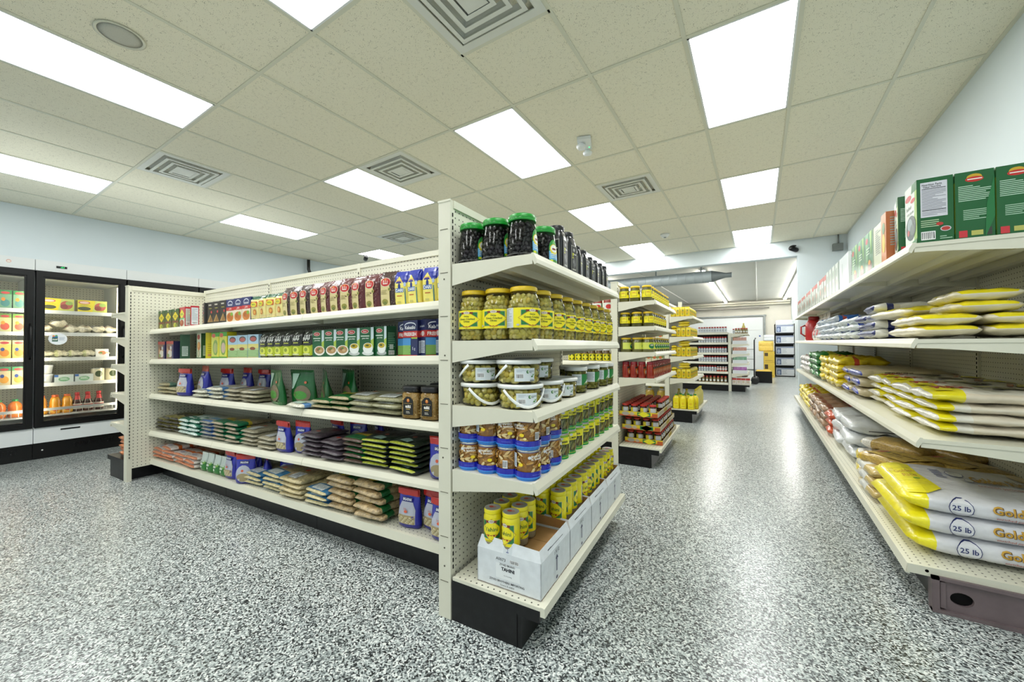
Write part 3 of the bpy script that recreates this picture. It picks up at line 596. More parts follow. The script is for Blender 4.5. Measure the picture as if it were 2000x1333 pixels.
# ------------------------------------------------------------------ glass-door coolers along the left
CX = -5.76
CY = [-.56, .07, .70, 1.33, 1.97, 2.6, 3.23]
CSZ = [1.425, 1.205, .955, .705]; 
for k in range(6):
    y0, y1 = CY[k], CY[k + 1]; W = y1 - y0
    lab = ['cooler cabinet just outside the left edge', 'glass-door cooler of juice cartons at the left edge', 'glass-door cooler with cheese, tubs and bottles, oval sticker on glass', 'cooler half hidden behind the left end panel', 'cooler farther back, only its black door top showing', 'last cooler in the row, only its top corner showing'][k]
    root = ob('glass_door_cooler', None, None, T(CX, y0, 0), lab, 'cooler', 'glass-door coolers')
    lin = hx('e3d9bd')
    mb = MB(); mb.box(-.8, -.06, .004, W - .004, .3, .34); mb.box(-.8, -.06, .004, W - .004, 1.74, 1.78); mb.box(-.82, -.78, .004, W - .004, .3, 1.78)
    mb.box(-.8, -.06, .004, .02, .34, 1.74); mb.box(-.8, -.06, W - .02, W - .004, .34, 1.74); ob('cabinet', mb.mesh('cooler_cabinet', M_white), root)
    mb = MB(); mb.box(-.775, -.77, .02, W - .02, .34, 1.74); ob('back_panel', mb.mesh('cooler_back', PEGY), root)
    mb = MB(); mb.box(-.82, .0, .002, W - .002, 1.79, 1.895); ob('top_fascia', mb.mesh('top_fascia', M_white), root)
    mb = MB(); mb.box(-.05, -.002, .002, W - .002, .155, .30); ob('lower_fascia', mb.mesh('lower_fascia', M_white), root)
    mb = MB(); mb.box(-.8, -.03, .002, W - .002, .0, .155)
    for q in range(12): mb.box(-.032, -.022, W * .42 + q * .024, W * .42 + q * .024 + .012, .075, .11)
    ob('base_grille', mb.mesh('base_grille', M_black), root)
    for yy in (.06, W - .12):
        mb = MB(); mb.lathe([(.007, 0), (.005, .004)], 8, WHITE, X=T(-.03, yy, .08) @ Ry(90)); ob('screw', mb.mesh('screw', M_plast), root)
    for z in CSZ:
        mb = MB(); mb.box(-.6, -.16, .022, W - .022, -.012, 0); mb.box(-.165, -.155, .022, W - .022, -.03, .006); ob('shelf', mb.mesh('cooler_shelf', M_white), root, T(0, 0, z))
    mb = MB(); mb.box(-.62, -.12, .022, W - .022, .0, .012); ob('bottom_shelf', mb.mesh('bottom_shelf', M_white), root, T(0, 0, .385))
    mb = MB()
    for yy in range(14): mb.tube([(-.13, .03 + yy * (W - .06) / 13, .4), (-.13, .03 + yy * (W - .06) / 13, .46)], .002, 5)
    mb.box(-.136, -.126, .022, W - .022, .44, .466); ob('wire_guard', mb.mesh('wire_guard', M_white), root, kind='stuff')
    for yy in (.045, W - .045):
        mb = MB(); mb.tube([(-.1, yy, .4), (-.1, yy, 1.7)], .008, 6); ob('lamp_tube', mb.mesh('cooler_lamp', M_cool), root)
    d = ob('door', None, root); f = MB()
    for a in ((.006, W - .006, 1.735, 1.79), (.006, W - .006, .3, .345), (.006, .05, .345, 1.735), (W - .05, W - .006, .345, 1.735)): f.box(-.055, .012, a[0], a[1], a[2], a[3])
    for a in ((.05, W - .05, 1.72, 1.735), (.05, W - .05, .345, .36), (.05, .062, .36, 1.72), (W - .062, W - .05, .36, 1.72)): f.box(-.03, .002, a[0], a[1], a[2], a[3])
    ob('door_frame', f.mesh('door_frame', M_black), d)
    mb = MB(); mb.box(-.02, -.014, .05, W - .05, .35, 1.73); ob('pane', mb.mesh('pane', M_door), d)
    mb = MB(); yy = W - .028; mb.tube([(.012, yy, .95), (.045, yy, .98), (.045, yy, 1.25), (.012, yy, 1.28)], .008, 6); ob('handle', mb.mesh('handle', M_black), d)
    if k == 2:
        mb = MB(); S = flatS((-.012, .085, 1.085), (0, .125, 0), (0, 0, .115), (1, 0, 0))
        art(mb, S, .125, .115, [('e', .5, .5, .5, .5, hx('e8edf2')), ('r', .2, .28, .5, .62, hx('1d5a44')), ('r', .22, .62, .5, .72, hx('3a6fc0')), ('e', .28, .74, .07, .07, hx('e08a2a')), ('e', .42, .76, .07, .07, hx('4aa050')), ('t', 'SNAP', .35, .45, .16, hx('f2f4f0'), .26, .02), ('l', .56, .38, .86, .66, 4, hx('9aa8b8'))])
        ob('sticker', mb.mesh('sticker', M_card), d, label='white oval sticker on the glass')
        mb = MB(); mb.box(.0, .004, .13, .2, 1.832, 1.853); ob('display', mb.mesh('display', M_black), root)
        mb = MB(); art(mb, flatS((.0045, .13, 1.832), (0, .07, 0), (0, 0, .021), (1, 0, 0)), .07, .021, [('t', '-4.1', .55, .5, .6, hx('30e070'))]); ob('display_digits', mb.mesh('display_digits', M_led), root)
        mb = MB(); mb.box(-.002, .001, .17, .3, .255, .268); ob('pull_slot', mb.mesh('pull_slot', M_slot), root)
    if k == 1:
        mb = MB(); art(mb, flatS((.001, .46, 1.835), (0, .03, 0), (0, 0, .03), (1, 0, 0)), .03, .03, [('e', .5, .5, .5, .5, hx('d8a89a')), ('e', .5, .45, .35, .3, hx('e8e2dc'))]); ob('badge', mb.mesh('badge', M_card), root)
mb = MB(); mb.box(CX - .82, CX, 3.24, 3.26, 0, 1.895); ob('cooler_end_panel', mb.mesh('cooler_end_panel', M_white), None, None, 'white end panel closing the row of coolers', 'panel')
# ------------------------------------------------------------------ product builders
def carton(name, cat, w, d, h, front, side, top, art_f=(), art_s=(), art_b=None, m=None, nu=1):
    """printed box, base centre at the origin, front towards -y, right side towards +x"""
    mb = MB(); mb.box(-w / 2, w / 2, -d / 2, d / 2, 0, h, top, 0, front, side, top)
    art(mb, flatS((-w / 2, -d / 2, 0), (w, 0, 0), (0, 0, h), (0, -1, 0)), w, h, art_f)
    if art_s:
        art(mb, flatS((w / 2, -d / 2, 0), (0, d, 0), (0, 0, h), (1, 0, 0)), d, h, art_s)
        art(mb, flatS((-w / 2, d / 2, 0), (0, -d, 0), (0, 0, h), (-1, 0, 0)), d, h, art_b if art_b is not None else art_s)
    for x in (-w / 2 + .001, w / 2 - .001): mb.box(x - .0008, x + .0008, -d / 2 - .0003, d / 2, h - .0002, h + .0006, top)
    return (name, cat, mb.mesh(name, m or M_card), [])

def loft_bag(name, rings, bands, seg=20, mats=None, noise=.002, seed=1, p=3.0, arts=None, colfn=None, X=None, cap=True):
    """bag grown along local z from rings (z, half_w, half_d[, yoff]); bands = [(z_end_fraction, colour)]; colfn(t, angle) overrides"""
    rnd = random.Random(seed); mb = MB(); n = len(rings); i0 = 0; zt = rings[-1][0] or 1
    ph = [rnd.uniform(0, 6.28) for _ in range(6)]
    for r in rings:
        z, a, b = r[:3]; yo = r[3] if len(r) > 3 else 0
        for k in range(seg):
            t = 2 * math.pi * (k + .5) / seg; ca, sa = math.cos(t), math.sin(t)
            q = (abs(ca) ** p + abs(sa) ** p) ** (-1 / p)
            nn = noise * (math.sin(3 * t + ph[0] + z * 40) + .7 * math.sin(5 * t + ph[1] - z * 63) + .6 * math.sin(z * 95 + ph[2]) + .5 * math.sin(9 * t + z * 130 + ph[3]))
            x = (a + nn * (.5 if abs(ca) > .8 else .2)) * ca * q; y = (b + nn * min(1, b / .02)) * sa * q + yo
            mb.v.append((x, y, z + (rnd.uniform(-.0012, .0012) if z > .01 else 0)))
    for j in range(n - 1):
        tm = (rings[j][0] + rings[j + 1][0]) / 2 / zt
        c = next((cc for e, cc in bands if tm <= e + 1e-6), bands[-1][1])
        for k in range(seg):
            k2 = (k + 1) % seg; ang = math.degrees(2 * math.pi * (k + 1) / seg)
            cc = colfn(tm, ang) or c if colfn else c
            mb.faces([j * seg + k, j * seg + k2, (j + 1) * seg + k2, (j + 1) * seg + k], cc, 0, True)
    if cap:
        mb.faces(list(range(seg))[::-1], bands[0][1]); mb.faces([(n - 1) * seg + k for k in range(seg)], bands[-1][1])
    if arts: arts(mb)
    if X is not None: mb.v = [tuple(X @ Vector(v)) for v in mb.v]
    return mb.mesh(name, mats or M_film)
def ringS(rings, p, side=-1, spread=.86, noise=.0022):
    """front surface of a lofted bag: u across, v up"""
    zt = rings[-1][0]
    def S(u, v, off=0):
        z = min(max(v, 0), 1) * zt
        for j in range(len(rings) - 1):
            if rings[j][0] <= z <= rings[j + 1][0] + 1e-9: break
        t = (z - rings[j][0]) / max(1e-9, rings[j + 1][0] - rings[j][0]); a = rings[j][1] + (rings[j + 1][1] - rings[j][1]) * t; b = rings[j][2] + (rings[j + 1][2] - rings[j][2]) * t
        yo0 = rings[j][3] if len(rings[j]) > 3 else 0; yo1 = rings[j + 1][3] if len(rings[j + 1]) > 3 else 0; yo = yo0 + (yo1 - yo0) * t
        s = (u - .5) * 2 * spread; y = b * (max(0, 1 - abs(s) ** p)) ** (1 / p)
        return Vector((s * a, side * (y + noise + off) + yo, z))
    return S
def brick_bag(name, cat, w, d, h, bands, art_f=(), seed=1, mats=None, colfn=None, p=5.0, top=.86, nu=6, nv=8, lean=0.0):
    """upright gusseted bag, flat base, folded sealed top"""
    R = [(0, w * .46, d * .44), (.012, w * .5, d * .5), (h * .2, w * .505, d * .52), (h * .45, w * .5, d * .52), (h * .68, w * .5, d * .5), (h * top, w * .49, d * .42), (h * (top + .05), w * .49, d * .22), (h * .965, w * .5, .004), (h, w * .5, .002)]
    R = [(z, a, b, lean * z) for z, a, b in R]
    def arts(mb): art(mb, ringS(R, p), w * .86, h, art_f, nu=nu, nv=nv, off0=.0006)
    return (name, cat, loft_bag(name, R, bands, 24, mats, .0014, seed, p, arts if art_f else None, colfn), [])
def pouch(name, cat, w, d, h, bands, art_f=(), seed=1, mats=None, nu=6, nv=8, p=2.6, win=None):
    """stand-up pouch: thick at the foot, flat at the sealed top"""
    R = [(0, w * .47, d * .30), (.008, w * .5, d * .42), (h * .12, w * .5, d * .5), (h * .3, w * .5, d * .48), (h * .5, w * .49, d * .36), (h * .68, w * .485, d * .22), (h * .82, w * .49, d * .1), (h * .9, w * .5, .004), (h, w * .5, .002)]
    def arts(mb): art(mb, ringS(R, p, spread=.95), w * .95, h, art_f, nu=nu, nv=nv, off0=.0006)
    return (name, cat, loft_bag(name, R, bands, 22, mats, .0018, seed, p, arts if art_f else None), [])
LAY = Matrix(((0, 0, 1, 0), (1, 0, 0, 0), (0, 1, 0, 0), (0, 0, 0, 1)))   # bag axis z -> x, width x -> y, thickness y -> z
def flat_bag(name, cat, L, W, Tk, bands, seed=1, mats=None, colfn=None, art_top=(), art_side=(), noise=.003, p=3.8, seg=22, fin=.014, nu=8, nv=6, droop=0.0):
    """bag lying flat: length along x (-L/2..L/2), width along y, thickness up; sealed fins at both ends"""
    def prof(t): return (1 - abs(2 * t - 1) ** 5) ** .3
    R = [(0, W * .42, .002)]; K = 11
    for k in range(K):
        t = k / (K - 1); z = fin + (L - 2 * fin) * t; b = max(.004, Tk / 2 * prof(min(max(t, .02), .98)))
        R.append((z, W * (.475 + .025 * prof(min(max(t, .0), 1))), b))
    R.append((L, W * .42, .002)); R = [(z, a, b, 0) for z, a, b in R]
    lim = []
    def arts(mb):
        if art_top:
            S0 = ringS(R, p, side=1, spread=.9, noise=.003); art(mb, lambda u, v, off=0: S0(v, u, off), L, W * .9, art_top, nu=nu, nv=nv, off0=.0008)
        if art_side:
            def S1(u, v, off=0):
                z = u * L
                for j in range(len(R) - 1):
                    if R[j][0] <= z <= R[j + 1][0] + 1e-9: break
                t = (z - R[j][0]) / max(1e-9, R[j + 1][0] - R[j][0]); a = R[j][1] + (R[j + 1][1] - R[j][1]) * t; b = R[j][2] + (R[j + 1][2] - R[j][2]) * t
                s = (v - .5) * 2 * .8; x = a * (max(0, 1 - abs(s) ** p)) ** (1 / p)
                return Vector((-(x + .003 + off), s * b, z))
            art(mb, S1, L, Tk * .8, art_side, nu=nu, nv=4, off0=.0008)
    X = T(-L / 2, 0, Tk / 2) @ LAY
    def dr(v): return (v[0], v[1], v[2] - droop * (2 * v[0] / L) ** 2)
    me = loft_bag(name, R, bands, seg, mats, noise, seed, p, arts if (art_top or art_side) else None, colfn, X)
    zmin = min(v.co.z for v in me.vertices)
    for v in me.vertices: v.co.z -= zmin
    return (name, cat, me, [])

def olives(r, z0, z1, cols, n, size, seed, rf=None, sy=1.0, fill=.9):
    """pieces seen through the wall of a jar"""
    rnd = random.Random(seed); mb = MB()
    rows = max(2, int((z1 - z0) / (size * 1.7)))
    for j in range(rows):
        z = z0 + size * .9 + (z1 - z0 - size * 1.8) * j / (rows - 1)
        R = (rf(z) if rf else r) - size * 1.05; cnt = max(5, int(2 * math.pi * R / (size * 2.0)))
        for k in range(cnt):
            a = 2 * math.pi * (k + .5 * (j % 2) + rnd.uniform(-.25, .25)) / cnt; rr = R * rnd.uniform(.93, 1.0); s = size * rnd.uniform(.85, 1.15)
            rot = Matrix.Rotation(rnd.uniform(0, 3.14), 3, 'X') @ Matrix.Rotation(rnd.uniform(0, 3.14), 3, 'Y')
            mb.ell((rr * math.cos(a), rr * sy * math.sin(a), z + rnd.uniform(-.3, .3) * size), (s, s, s * 1.28), rnd.choice(cols), 0, 8, 5, rot)
    R0 = (rf((z0 + z1) / 2) if rf else r) - size * 1.5
    mb.lathe([(R0 * .8, z0), (R0, z0 + .01), (R0, z1 - .015), (R0 * .7, z1)], 16, mixc(cols[0], (0, 0, 0), .2), sy=sy)
    return mb.mesh('contents', M_food)
def lid(r, z0, h, col, top=None, seg=28, ribs=False, m=None, dot=None):
    mb = MB(); tc = top or col
    mb.lathe([(r, z0), (r * 1.01, z0 + h * .15), (r * 1.01, z0 + h * .8), (r * .95, z0 + h), (r * .9, z0 + h + .0008), (r * .86, z0 + h), (.0001, z0 + h + .0002)], seg, col, cols=[col, col, col, tc, tc, tc], caps='b')
    if ribs:
        mb.lathe([(r * 1.012, z0 + h * .45), (r * 1.03, z0 + h * .5), (r * 1.012, z0 + h * .55)], seg, col, caps=False)
    if dot: art(mb, flatS((-r, -r, z0 + h + .0006), (2 * r, 0, 0), (0, 2 * r, 0), (0, 0, 1)), 2 * r, 2 * r, dot)
    return mb.mesh('lid', m or M_plast)
def interp(prof):
    def f(z):
        for (r0, z0), (r1, z1) in zip(prof, prof[1:]):
            if z0 <= z <= z1: return r0 + (r1 - r0) * (z - z0) / max(1e-9, z1 - z0)
        return prof[-1][0]
    return f
def label_mesh(prof, z0, z1, a0, a1, items, base, m=None, seed=1, nu=None, off=.0008, back=None):
    rf = interp(prof); mb = MB(); h = z1 - z0; r = rf((z0 + z1) / 2); w = abs(math.radians(a1 - a0)) * r; nu = nu or max(4, int(abs(a1 - a0) / 12))
    S = cylS(r, z0, z1, a0, a1, rf); art(mb, S, w, h, [('r', 0, 0, 1, 1, base)] + list(items), nu=nu, nv=2, off0=off, seed=seed)
    return mb.mesh('label', m or M_card)
def prism_diamond(bg, dia, txt, lines, tc, red=True, cu=.5, ru=.2, sq='1f7a3c'):
    """emblem: green square with cream edge, yellow diamond with lettering, red arabesque and a small round crest"""
    g = hx(sq)
    it = [('r', cu - ru * .86, .12, cu + ru * .86, .9, hx('b9b48a')), ('r', cu - ru * .82, .14, cu + ru * .82, .88, g), ('d', cu, .5, ru * 1.06, .47, hx('c9922a')), ('d', cu, .5, ru, .44, hx(dia)),
          ('r', cu - ru * .5, .80, cu + ru * .5, .9, hx('7c2a1c')), ('e', cu, .86, ru * .26, .075, hx('d8cfc0')), ('r', cu - ru * .16, .85, cu + ru * .16, .875, hx('8a6a5a'))]
    n = len(lines)
    for k, s in enumerate(lines): it.append(('t', s, cu, .5 + ((n - 1) / 2 - k) * txt * 1.25 + .03, txt, tc, ru * (1.75 if n < 3 or k == 1 else 1.1), .015))
    if red: it.append(('t', '~ ~ ~', cu, .25 if n < 3 else .12, .06, hx('a8321e'), ru * .9, .05))
    return it

YEL = hx('f2e41c'); LID_Y = hx('e6c21a'); OLV = [hx('d8cc62'), hx('e6d872'), hx('c9be56'), hx('e0c854'), hx('ecdf8c')]
OLVD = [hx('a09c40'), hx('b0a84c'), hx('bcae54'), hx('8e8c3a')]; BLK = [hx('1a1618'), hx('241c22'), hx('120f12'), hx('2e2630')]
def gjar(name, cat, prof, glassm, cont, lidm, lab, extra=()):
    mb = MB(); mb.lathe(prof, 32); parts = []
    if cont: parts.append(('contents', cont, 'stuff'))
    parts.append(('lid', lidm))
    for l in lab: parts.append(('label', l))
    for e in extra: parts.append(e)
    return (name, cat, mb.mesh(name, glassm), parts)
# barrel jar of cracked green olives
OP = [(.045, 0), (.056, .004), (.0615, .02), (.0625, .05), (.0625, .115), (.059, .145), (.052, .165), (.0485, .172), (.0485, .186)]
ol_items = [('r', 0, 0, .2, 1, hx('d3d9dc')), ('l', .02, .3, .17, .94, 12, hx('8a93a0')), ('l', .02, .06, .17, .26, 4, hx('a0a8b0'))] + prism_diamond('', 'f2e41c', .105, ['Dainty', 'Green Cracked', 'Olives'], hx('14341c'), True, .5, .21) + \
    [('r', .8, .58, .96, .92, hx('55161a')), ('l', .82, .62, .94, .8, 6, hx('d89a90')), ('l', .78, .3, .97, .5, 4, hx('c2b226')), ('b', .8, .06, .97, .18), ('e', .28, .14, .025, .05, hx('b7bfc4'))]
def olive_jar(seed):
    return gjar('olive_jar', 'jar', OP, M_glass, olives(.06, .004, .168, OLV, 0, .0098, seed, interp([(r - .003, z) for r, z in OP])), lid(.0505, .178, .017, LID_Y), [label_mesh(OP, .045, .116, -95, 125, ol_items, YEL, seed=seed)])
P_OLIVE = [olive_jar(3), olive_jar(11)]
# tapered jar of black olives, green lid
BP = [(.05, 0), (.056, .003), (.0575, .012), (.0555, .06), (.051, .11), (.0475, .128), (.0475, .136)]
pt = [('p', [(.5 + .5 * math.cos(math.pi * a / 12), min(1, .55 + .45 * math.sin(math.pi * a / 12))) for a in range(13)] + [(0, 0), (1, 0)], hx('2c8f3c'))]
bl_items = [('r', .0, .0, 1, .12, hx('3a8f30')), ('r', 0, .12, 1, .48, hx('6db3e0')), ('e', .5, .56, .44, .24, hx('e8d83a')), ('e', .5, .6, .34, .17, hx('eef0ea')), ('r', .28, .54, .72, .62, hx('7a2620')), ('p', [(.3, .8), (.7, .8), (.5, 1)], hx('7cc06a')), ('l', .1, .18, .8, .4, 3, hx('d8ecf6')), ('e', .2, .07, .14, .05, hx('d8e030'))]
def black_jar(seed):
    c = olives(.05, .004, .128, BLK, 0, .0095, seed, interp([(r - .003, z) for r, z in BP]))
    mb = MB(); rf = interp(BP); S = cylS(.05, .012, .105, 62, 118, rf)
    art(mb, S, .055, .093, pt + bl_items, nu=6, nv=4, off0=.0008); lab = mb.mesh('label', M_card)
    mb = MB()
    for k in range(46): mb.box(-.0006, .0006, -.0003, .0002, 0, .0016, hx('d8d8d8'), X=Rz(k * 5 - 110) @ T(0, -.0577, .009))
    return gjar('black_olive_jar', 'jar', BP, M_glass, c, lid(.051, .133, .024, hx('14902c'), ribs=True), [lab], [('ridge_print', mb.mesh('ridge_print', M_card), 'stuff')])
P_BLACK = black_jar(5)
# square black-capped jars
def square_jar(w, h, capr, seed):
    mb = MB(); prof = [(w * .9, 0), (w, .004), (w, h * .72), (w * .9, h * .8), (capr * 1.02, h * .85), (capr * 1.02, h * .88)]
    mb.lathe(prof, 28, hx('17171b'), p=5)
    lb = MB(); hh = h * .6; g = hx('8f9088'); k_ = hx('121212')
    its = [('r', 0, 0, 1, 1, g), ('r', .07, .03, .93, .97, k_), ('e', .5, .84, .16, .06, hx('a8a8a8')), ('p', [(.2, .72), (.5, .72), (.3, .56), (.5, .56), (.5, .53), (.2, .53), (.4, .69), (.2, .69)][:3], hx('cfd02a')), ('r', .2, .52, .5, .56, hx('cfd02a')), ('r', .5, .66, .85, .7, hx('d8d8d0')), ('e', .5, .36, .3, .2, hx('4b4c4e')), ('e', .42, .4, .12, .07, hx('7e7f80')), ('e', .6, .3, .12, .07, hx('6c6d70')), ('r', .2, .08, .8, .14, hx('a4a49a'))]
    labs = []
    for n_ in (((w + .0006, -w * .7, h * .08), (0, w * 1.4, 0), (1, 0, 0)), ((-w * .7, -w - .0006, h * .08), (w * 1.4, 0, 0), (0, -1, 0))):
        lb = MB(); art(lb, flatS(n_[0], n_[1], (0, 0, hh), n_[2]), w * 1.4, hh, its, off0=.0006); labs.append(('label', lb.mesh('label', M_card)))
    return ('black_olive_bottle', 'bottle', mb.mesh('square_jar', M_tin), labs + [('lid', lid(capr * 1.05, h * .87, h * .12, hx('141418'), ribs=True))])
P_SQ = square_jar(.042, .205, .034, 1); P_SQS = square_jar(.034, .165, .027, 2); P_SQT = square_jar(.028, .15, .023, 3)
# clear tub of olives with bail handle
def bucket(r, h, seed, cols, hand, label=True):
    prof = [(r * .88, 0), (r * .93, .004), (r * .965, h * .82)]; mb = MB(); mb.lathe(prof, 36)
    c = olives(r, .004, h * .8, cols, 0, .0115, seed, interp([(a * .975, z) for a, z in prof]))
    L = MB(); L.lathe([(r * .97, h * .82), (r * 1.02, h * .83), (r * 1.03, h * .95), (r * .98, h * .985), (r * .94, h), (r * .9, h - .004), (.0001, h - .004)], 36, WHITE)
    parts = [('contents', c, 'stuff'), ('lid', L.mesh('tub_lid', M_plast))]
    if label:
        its = [('b', .08, .22, .42, .58), ('l', .1, .7, .6, .92, 3, hx('b8c4cc')), ('e', .62, .72, .07, .13, hx('3a7a3a')), ('e', .66, .74, .05, .1, hx('c8d8c0')), ('l', .7, .62, .97, .82, 2, hx('6a7a72')), ('e', .85, .36, .06, .05, hx('4a8a3c')), ('r', .74, .04, .96, .1, hx('2a3a3a')), ('p', [(.9, .4), (.98, .56), (.86, .5)], hx('6aa050'))]
        parts.append(('label', label_mesh(prof, h * .12, h * .66, 5, 62, its, hx('dfe6ea'))))
    if hand is not None:
        H = MB(); a0, sag = hand; pts = []
        for k in range(13):
            t = math.radians(a0 - 62 + 124 * k / 12); rr = r * 1.05; zz = h * .78 - sag * math.sin(math.pi * k / 12); pts.append((rr * math.sin(t), -rr * math.cos(t), zz))
        H.tube(pts, .0018, 8, hx('eef0ee'), flat=.0055); parts.append(('handle', H.mesh('handle', M_plast)))
    return ('olive_tub', 'tub', mb.mesh('tub', M_tub), parts)
P_TUB = [bucket(.083, .088, 1, OLV, (-75, .05)), bucket(.083, .088, 2, OLV, (48, .058), False), bucket(.085, .09, 3, OLV, (35, .06)), bucket(.083, .088, 4, OLVD, (-60, .03))]
def tubjar(seed):
    prof = [(.048, 0), (.052, .004), (.054, .11)]; c = olives(.05, .004, .105, OLVD, 0, .010, seed, interp([(a * .975, z) for a, z in prof]))
    its = [('r', 0, 0, .36, 1, hx('dfe6ea')), ('l', .03, .15, .32, .85, 8, hx('9aa6ae')), ('p', [(.45, .08), (.95, .08), (.95, .9)], hx('dfe8e2')), ('p', [(.6, .1), (.95, .1), (.95, .6)], hx('e9eeea')), ('l', .74, .55, .95, .68, 2, hx('2a6a3c'))] + [('e', .5 + .05 * k, .1 + .03 * (k % 3), .025, .07, hx('8aa03c')) for k in range(10)]
    return gjar('olive_jar', 'jar', prof, M_tub, c, lid(.056, .108, .018, WHITE), [label_mesh(prof, .04, .092, -40, 100, its, hx('17803c'))])
P_TJ = tubjar(6)
# tins
def tin(name, r, h, base, items, rim, seg=32):
    prof = [(r * .94, 0), (r, .002), (r, .005), (r * .975, .008)]
    z = .012
    while z < h - .014: prof += [(r * .975, z), (r * .968, z + .002)]; z += .0048
    prof += [(r * .975, h - .008), (r, h - .005), (r, h - .001), (r * .96, h)]
    mb = MB(); mb.lathe(prof, seg, base, 0, caps='b'); mb.lathe([(r * .96, h), (r * .93, h - .004), (r * .4, h - .0035), (.0001, h - .004)], seg, hx('9a9c9c'), 1, caps=False)
    mb.lathe([(r * 1.004, -.0002), (r * 1.004, .006), (r * .985, .0075)], seg, rim, 0, caps=False); mb.lathe([(r * .985, h - .0075), (r * 1.004, h - .006), (r * 1.004, h - .0005), (r * .95, h + .0002)], seg, (.5, .52, .53), 1, caps=False)
    me = mb.mesh(name, [M_tin, M_chrome]); lb = MB(); S = cylS(r * .979, .009, h - .009, -180, 180)
    art(lb, S, 2 * math.pi * r, h - .018, items, nu=30, nv=2, off0=.0002, step=.00006); return (name, 'tin', me, [('label', lb.mesh('label', M_tin))])
rnd = random.Random(21); FB = [hx(c) for c in ('b07a30', 'c89a50', '8a5c22', 'd9b87a', 'a06c2c', 'e2cc94', 'b8863c')]
fo = [('r', 0, .25, 1, 1, hx('96682c'))] + [('o', rnd.random(), rnd.uniform(.28, .96), rnd.uniform(.1, .19), rnd.uniform(.03, .055), rnd.uniform(-60, 60), rnd.choice(FB)) for _ in range(110)]
fo += [('r', 0, 0, 1, .055, hx('2f86e0')), ('r', 0, .055, 1, .27, hx('1a1fa8'))]
for c0 in (.02, .52):
    fo += [('t', 'SHAHED', c0 + .11, .88, .09, hx('f2ece0'), .17, .03), ('t', 'EL BARREK', c0 + .12, .77, .075, hx('f2ece0'), .17, .03), ('e', c0 + .02, .84, .022, .06, hx('d8dce0')), ('e', c0 + .16, .5, .03, .07, hx('f0d41c')), ('e', c0 + .2, .36, .02, .05, hx('e8d890')), ('l', c0 + .05, .12, c0 + .19, .18, 1, hx('5060d0'))]
fo += [('r', .78, .42, .87, .98, hx('cfdae6')), ('l', .785, .46, .865, .95, 9, hx('7a90b0')), ('b', .34, .3, .4, .62), ('e', .93, .55, .03, .07, hx('f0d41c'))]
P_FUL = tin('fava_bean_tin', .0425, .107, hx('1a1fa8'), fo, hx('2f86e0'))
cu = [('r', 0, 0, 1, 1, hx('e8e020')), ('r', 0, 0, 1, .1, hx('1f9a3c')), ('r', 0, .93, 1, 1, hx('7cc030'))]
for c0 in (.0, .5):
    cu += [('r', c0 + .05, .1, c0 + .36, .6, hx('3c3a20'))] + [('o', c0 + rnd.uniform(.1, .31), rnd.uniform(.2, .5), .2, .028, rnd.uniform(50, 75), rnd.choice([hx('5a6030'), hx('7a7c44'), hx('46501e'), hx('8c8850'), hx('6a4a20')])) for _ in range(22)]
    cu += [('r', c0 + .03, .6, c0 + .38, .93, hx('e8e020')), ('r', c0 + .03, .1, c0 + .05, .6, hx('e8e020')), ('r', c0 + .36, .1, c0 + .5, .93, hx('e8e020')), ('t', 'CUCUMBER', c0 + .2, .72, .1, hx('1a2a10'), .28, .03), ('t', 'Pickles', c0 + .22, .62, .06, hx('3a3a10'), .14), ('e', c0 + .2, .87, .03, .06, hx('c9cfd0'))]
cu += [('r', .42, .15, .5, .9, hx('b8c4cc')), ('l', .425, .2, .495, .85, 9, hx('7a8894'))]
P_CUC = tin('cucumber_tin', .0425, .107, hx('e8e020'), cu, hx('1f9a3c'))
# tahini jar
TP = [(.026, 0), (.0325, .003), (.034, .01), (.034, .03), (.034, .118), (.0315, .128), (.030, .131)]
def tahini(seed, rot):
    mb = MB(); mb.lathe(TP, 28, hx('f2e41c'), cols=[hx('8d836c')] * 3 + [YEL] * 6)
    its = [('r', 0, 0, 1, 1, YEL), ('r', .62, .12, .84, .9, hx('cfcfc6')), ('l', .635, .16, .825, .87, 14, hx('5a5a58')), ('l', .87, .2, .98, .9, 10, hx('b8a81c')), ('b', .88, .03, .97, .13)]
    its += prism_diamond('', 'f4e61e', .17, ['Tahini'], hx('145a2c'), False, .27, .21) + [('t', '~ w ~ w ~', .27, .27, .09, hx('a8321e'), .25, .06), ('l', .17, .02, .4, .06, 1, hx('6a7a20'))]
    S = cylS(.034, .03, .118, -130 + rot, 210 + rot); lb = MB(); art(lb, S, 2 * math.pi * .034 * 340 / 360, .088, its, nu=26, nv=2, off0=.0004, step=.00008)
    return ('tahini_jar', 'jar', mb.mesh('tahini_jar', M_tin), [('label', lb.mesh('label', M_tin)), ('lid', lid(.0325, .131, .016, YEL, hx('b6b6ae'), ribs=False, dot=[('e', .42, .5, .16, .13, hx('d2573c')), ('e', .62, .55, .1, .08, hx('cf8a78'))]))])
P_TAH = [tahini(1, 25), tahini(2, 95), tahini(3, 60), tahini(4, 0), tahini(5, 150)]
